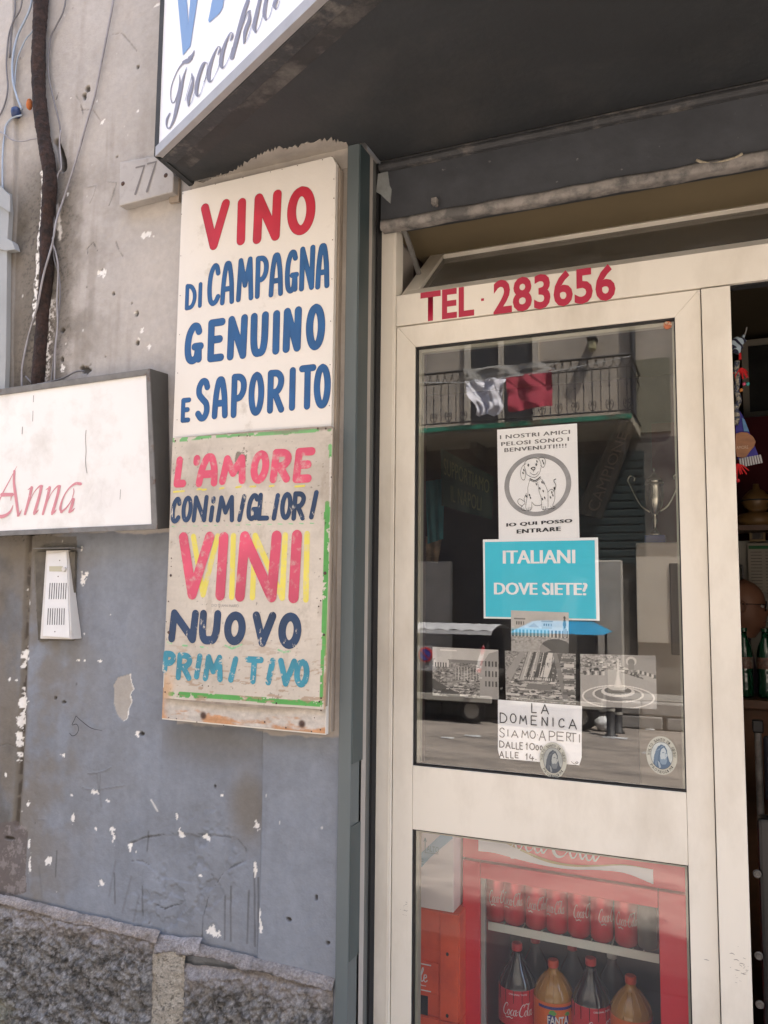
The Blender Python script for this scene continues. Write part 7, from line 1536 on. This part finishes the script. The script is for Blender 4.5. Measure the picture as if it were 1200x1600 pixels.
# laundry
def elaundry(name, pxs, V, m, label, amp, fr, drape=0, sag=0):
    tl, tr_, br, bl = [ext(a_, b_, V) for a_, b_ in pxs]; mb = MB()
    def fn(u, v):
        p = bl*(1-u)*(1-v)+br*u*(1-v)+tr_*u*v+tl*(1-u)*v
        n_ = mnoise.noise(Vector((u*3, v*3, fr)))
        return (p[0]+drape*.06*math.sin(v*7)*(1-v), -V+amp*math.sin(u*fr+2.5*v+2*n_)+amp*1.5*n_, p[2]-sag*math.sin(math.pi*u)*v+.02*n_*(1-v))
    mb.grid(fn, 40, 26); return tag(mb.build(name, m, None, smooth=True), label, 'laundry', 'laundry hanging on the balcony opposite')
elaundry('laundry', [(790, 590), (862, 577), (862, 633), (794, 643)], 8.12, mat('red_cloth', (.42, .045, .075), .85, ns=10, na=.1), 'red cloth hanging from the balcony opposite', .02, 11)
elaundry('laundry', [(727, 596), (789, 590), (778, 648), (742, 648)], 8.14, mat('white_cloth', (.70, .68, .72), .8), 'white cloth bundled over the line on the balcony opposite', .05, 9, 1, -.02)
pm_ = mat('plastic_sheet', (.40, .38, .34), .4, ns=8, na=.25); P_ = pm_.node_tree.nodes['Principled BSDF']; P_.inputs['Alpha'].default_value = .55
elaundry('plastic_sheet', [(722, 576), (874, 561), (868, 576), (732, 598)], 8.18, pm_, 'clear plastic sheet over the clothes line on the balcony opposite', .02, 17, 0, .0)
mb = MB(); mb.tube([ext(655, 597, 8.1), ext(730, 597, 8.1), ext(880, 577, 8.1), ext(985, 556, 8.1)], .006, 5); tag(mb.build('clothes_line', mat('line_grey', (.4, .4, .38), .6)), 'thin clothes line strung along the balcony opposite', 'line')
# low covered stalls on wheels
def stall(pl_, pr_, V, ytop, yroof, mroof, label, scal, ybody, mbody):
    a_ = ext(pl_, ytop, V); b_ = ext(pr_, ytop, V); z1_ = a_[2]; x0_, x1_ = a_[0], b_[0]; y0_ = -V-.9; y1_ = -V
    t = thing('market_cart', label, 'cart', 'low covered carts parked across the street'); zr_ = ext((pl_+pr_)/2, yroof, V)[2]
    mb = MB()
    if scal:
        n_ = 60; mb.grid(lambda u, v: (x0_+(x1_-x0_)*u, y1_+.04-(y1_-y0_+.08)*v*.5*1.9, z1_-.10+.11*math.sin(math.pi*(.12+.76*v))+.018*abs(math.sin(u*22))*(1 if v < .15 else .4)), n_, 10)
        mb.grid(lambda u, v: (x0_+(x1_-x0_)*u, y1_+.045+.01*v, z1_-.055-v*(.05+.0*abs(math.sin(u*22)))), n_, 2)
    else:
        i_ = .22; mb.add([(x0_, y1_+.05, zr_), (x1_, y1_+.05, zr_), (x1_, y0_, zr_), (x0_, y0_, zr_), (x0_+i_, y1_-.25, z1_), (x1_-i_, y1_-.25, z1_), (x1_-i_, y0_+.25, z1_), (x0_+i_, y0_+.25, z1_)], [(0, 1, 5, 4), (1, 2, 6, 5), (2, 3, 7, 6), (3, 0, 4, 7), (4, 5, 6, 7), (0, 3, 2, 1)])
    mb.build('roof_cover', mroof, t, smooth=False)
    zb2_ = ext((pl_+pr_)/2, ybody, V)[2]
    for xx in (x0_+.06, x1_-.08):
        for yy in (y1_-.04, y0_+.06): mb = MB(); mb.tube([(xx, yy, .15), (xx, yy, zr_-.01)], .018, 6); mb.build('corner_pole', MT['iron'], t)
    mb = MB(); mb.box(x0_+.05, x1_-.07, y0_+.04, y1_-.03, .28, zb2_); mb.build('cart_body', mbody, t, bevel=.02)
    mb = MB(); mb.box(x0_, x1_-.02, y1_-.03, y1_+.02, .16, .24); mb.build('bumper_beam', mat('pale_beam', (.36, .34, .30), .7) if not bpy.data.materials.get('pale_beam') else bpy.data.materials['pale_beam'], t, bevel=.005)
    mb = MB(); mb.box(x0_+.1, x1_-.12, y0_+.1, y1_-.035, .13, .279); mb.build('chassis', MT['iron'], t)
    for xx in (x0_+.3, x1_-.30):
        for yy in (y1_-.10, y0_+.14):
            mb = MB(); mb.lathe([(.06, -.035), (.15, -.04), (.165, -.02), (.165, .02), (.15, .04), (.06, .035)], (0, 0, 0), 20); o = mb.build('wheel', mat('tyre', (.02, .02, .02), .9) if not bpy.data.materials.get('tyre') else bpy.data.materials['tyre'], t, smooth=False); o.rotation_euler = (R(90), 0, 0); o.location = (xx, yy, ZR+.166)
            mb = MB(); mb.lathe([(.02, -.045), (.10, -.042), (.10, .042), (.02, .045)], (0, 0, 0), 16); o2 = mb.build('hub', bpy.data.materials['pale_beam'], o)
    return t, x0_, x1_, z1_, zr_
ct, cx0, cx1, cz1, czr = stall(610, 769, 8.0, 975, 992, mat('pale_tarp', (.42, .42, .43), .6, ns=4, na=.15), 'low cart with a scalloped pale grey cover parked across the street', True, 1050, mat('cart_dark', (.035, .032, .03), .8, ns=3, na=.4))
stall(797, 941, 8.05, 971, 990, mat('blue_tarp', (.02, .23, .42), .5, ns=4, na=.15), 'low cart with a bright blue tarpaulin roof parked across the street', False, 1045, bpy.data.materials['cart_dark'])
ns = thing('no_parking_sign', 'round red and blue no parking sign on the grey covered cart', 'sign'); c_ = ext(664, 1023, 7.93); n0 = len(ns.children)
for r_, m_, d_ in ((.095, mat('sign_red', (.45, .02, .03), .5), 0), (.072, mat('sign_blue', (.03, .05, .28), .5), .004)):
    mb = MB(); mb.add([(c_[0]+r_*math.cos(2*math.pi*i/24), c_[1]+.02+d_, c_[2]+r_*math.sin(2*math.pi*i/24)) for i in range(24)]+[(c_[0]+r_*math.cos(2*math.pi*i/24), c_[1]+d_-.0, c_[2]+r_*math.sin(2*math.pi*i/24)) for i in range(24)], [tuple(range(24)), tuple(range(47, 23, -1))]+[(i, (i+1) % 24, 24+(i+1) % 24, 24+i) for i in range(24)]); mb.build('sign_disc', m_, ns)
mb = MB(); mb.hexa([(c_[0]-.055, c_[1]+.0245, c_[2]+.045), (c_[0]-.045, c_[1]+.0245, c_[2]+.055), (c_[0]+.055, c_[1]+.0245, c_[2]-.045), (c_[0]+.045, c_[1]+.0245, c_[2]-.055), (c_[0]-.055, c_[1]+.027, c_[2]+.045), (c_[0]-.045, c_[1]+.027, c_[2]+.055), (c_[0]+.055, c_[1]+.027, c_[2]-.045), (c_[0]+.045, c_[1]+.027, c_[2]-.055)]); mb.build('sign_bar', bpy.data.materials['sign_red'], ns)
mb = MB(); mb.box(c_[0]-.12, c_[0]+.14, c_[1]-.02, c_[1]-.002, c_[2]-.20, c_[2]+.11); mb.build('sign_plate', mat('sign_plate', (.30, .30, .31), .6), ns)
elp = [ext(a_, b_, 7.9) for a_, b_ in [(754, 1008), (757, 1012), (750, 1052), (742, 1050), (747, 1030)]]
mb = MB(); mb.add([tuple(p+np.array([0, .0, 0])) for p in elp]+[tuple(p+np.array([0, .02, 0])) for p in elp], [tuple(range(5)), tuple(range(9, 4, -1))]+[(i, (i+1) % 5, 5+(i+1) % 5, 5+i) for i in range(5)]); tag(mb.build('warning_tape', mat('red_white_tape', (.55, .03, .05), .5, col2=(.7, .68, .66), c2s=9, c2t=.5, c2w=.02)), 'crumpled strip of red and white tape hanging on the grey covered cart', 'tape')
# bollards, bags, litter
for (a_, yt, yb, V, lab) in ((953, 1084, 1142, 7.9, 'taller dark bollard at the far kerb, beside the white bag'), (965, 1090, 1132, 8.2, 'shorter dark bollard at the far kerb, further back')):
    p = ext(a_, yt, V); q = ext(a_, yb, V); t = thing('bollard', lab, 'bollard', 'bollards at the far kerb', (p[0], -V, ZR)); mb = MB(); mb.lathe([(.075, 0), (.075, .02), (.05, .03), (.046, p[2]-ZR-.06), (.055, p[2]-ZR-.05), (.05, p[2]-ZR-.01), (.01, p[2]-ZR)], (0, 0, 0), 16); mb.build('bollard_post', MT['iron'], t, smooth=True)
    mb = MB(); mb.lathe([(.052, .0), (.052, .03)], (0, 0, p[2]-ZR-.20), 16); mb.build('band', bpy.data.materials['pale_beam'], t)
def bag(x, V, s_, hgt, m, lab, name='rubbish_bag'):
    mb = MB()
    def fn(u, v):
        th, ph = 2*math.pi*u, math.pi*v; r_ = math.sin(ph)*(1+.18*mnoise.noise(Vector((3*math.cos(th), 3*math.sin(th), 5*v+x)))); return (s_*r_*math.cos(th), s_*.8*r_*math.sin(th), hgt*(.5+.5*math.cos(ph)))
    mb.grid(fn, 24, 16); return tag(mb.build(name, m, None, smooth=True, loc=(x, -V, ZR)), lab, 'bag')
bag(ext(915, 1110, 8.3)[0], 8.3, .16, .52, mat('black_bag', (.012, .012, .013), .35, bump=.8, bs=20), 'tall black rubbish bag standing at the far kerb'); bag(ext(943, 1132, 8.25)[0], 8.25, .11, .18, mat('white_bag', (.62, .62, .62), .4, bump=.8, bs=30), 'small white plastic bag beside the bollards')
for a_, b_, w_, lab in ((960, 1153, .14, 'folded white paper lying on the road near the bollards'), (1015, 1140, .05, 'small white scrap of litter at the far kerb'), (698, 1153, .07, 'small white scrap lying on the road at left'), (737, 1150, .09, 'pale flattened wrapper lying on the road'), (1009, 1177, .04, 'tiny white scrap on the road near the right sticker'), (1062, 1140, .07, 'tan scrap at the far kerb on the right')):
    d = ray(a_, b_); k_ = (ZR+.01-CAM[2])/d[2]; p = CAM+d*k_; mb = MB(); mb.hexa([(-w_, -.035, 0), (w_, -.03, 0), (w_, .035, 0), (-w_, .03, 0), (-w_, -.035, .006), (w_, -.03, .012), (w_, .035, .006), (-w_, .03, .014)]); tag(mb.build('litter', bpy.data.materials['white_bag'], None, loc=(p[0], -p[1], ZR+.003)), lab, 'litter', 'litter on the road')

# unseen shrubs added on the roof edge: their shade breaks the line of the roof's shadow on the road
rsh = random.Random(21); leaf_m = mat('shrub_leaf', (.05, .09, .03), .6); box_m = mat('planter_clay', (.30, .13, .08), .8)
for i, (x_, h_, lab) in enumerate(((2.55, .12, 'low shrub in a clay box added out of view on the roof edge, left end'), (3.45, .95, 'tallest shrub in a clay box added out of view on the roof edge'), (4.35, .3, 'low bushy shrub in a clay box added out of view on the roof edge, right end'))):
    t = thing('added_shrub', lab, 'plant', 'planters added out of view on the roof edge', (x_, YW+.08, 8.251))
    mb = MB(); mb.box(-.25, .25, -.12, .12, 0, .2); mb.build('planter_box', box_m, t, bevel=.01)
    mb = MB()
    for k in range(520):
        a_, r_, z_ = rsh.uniform(0, 6.283), math.sqrt(rsh.random())*.26, rsh.random(); r_ *= .5+math.sin(math.pi*(.15+.8*z_))*.7; p = Vector((r_*math.cos(a_)*1.2, r_*math.sin(a_), .18+z_*h_)); u = Vector((rsh.uniform(-1, 1), rsh.uniform(-1, 1), rsh.uniform(-.6, 1))).normalized()*.035; v = u.cross(Vector((rsh.uniform(-1, 1), rsh.uniform(-1, 1), rsh.uniform(-1, 1)))).normalized()*.016
        mb.add([p, p+u+v, p+u*2, p+u-v], [(0, 1, 2, 3)])
    tag(mb.build('foliage', leaf_m, t), kind='stuff')
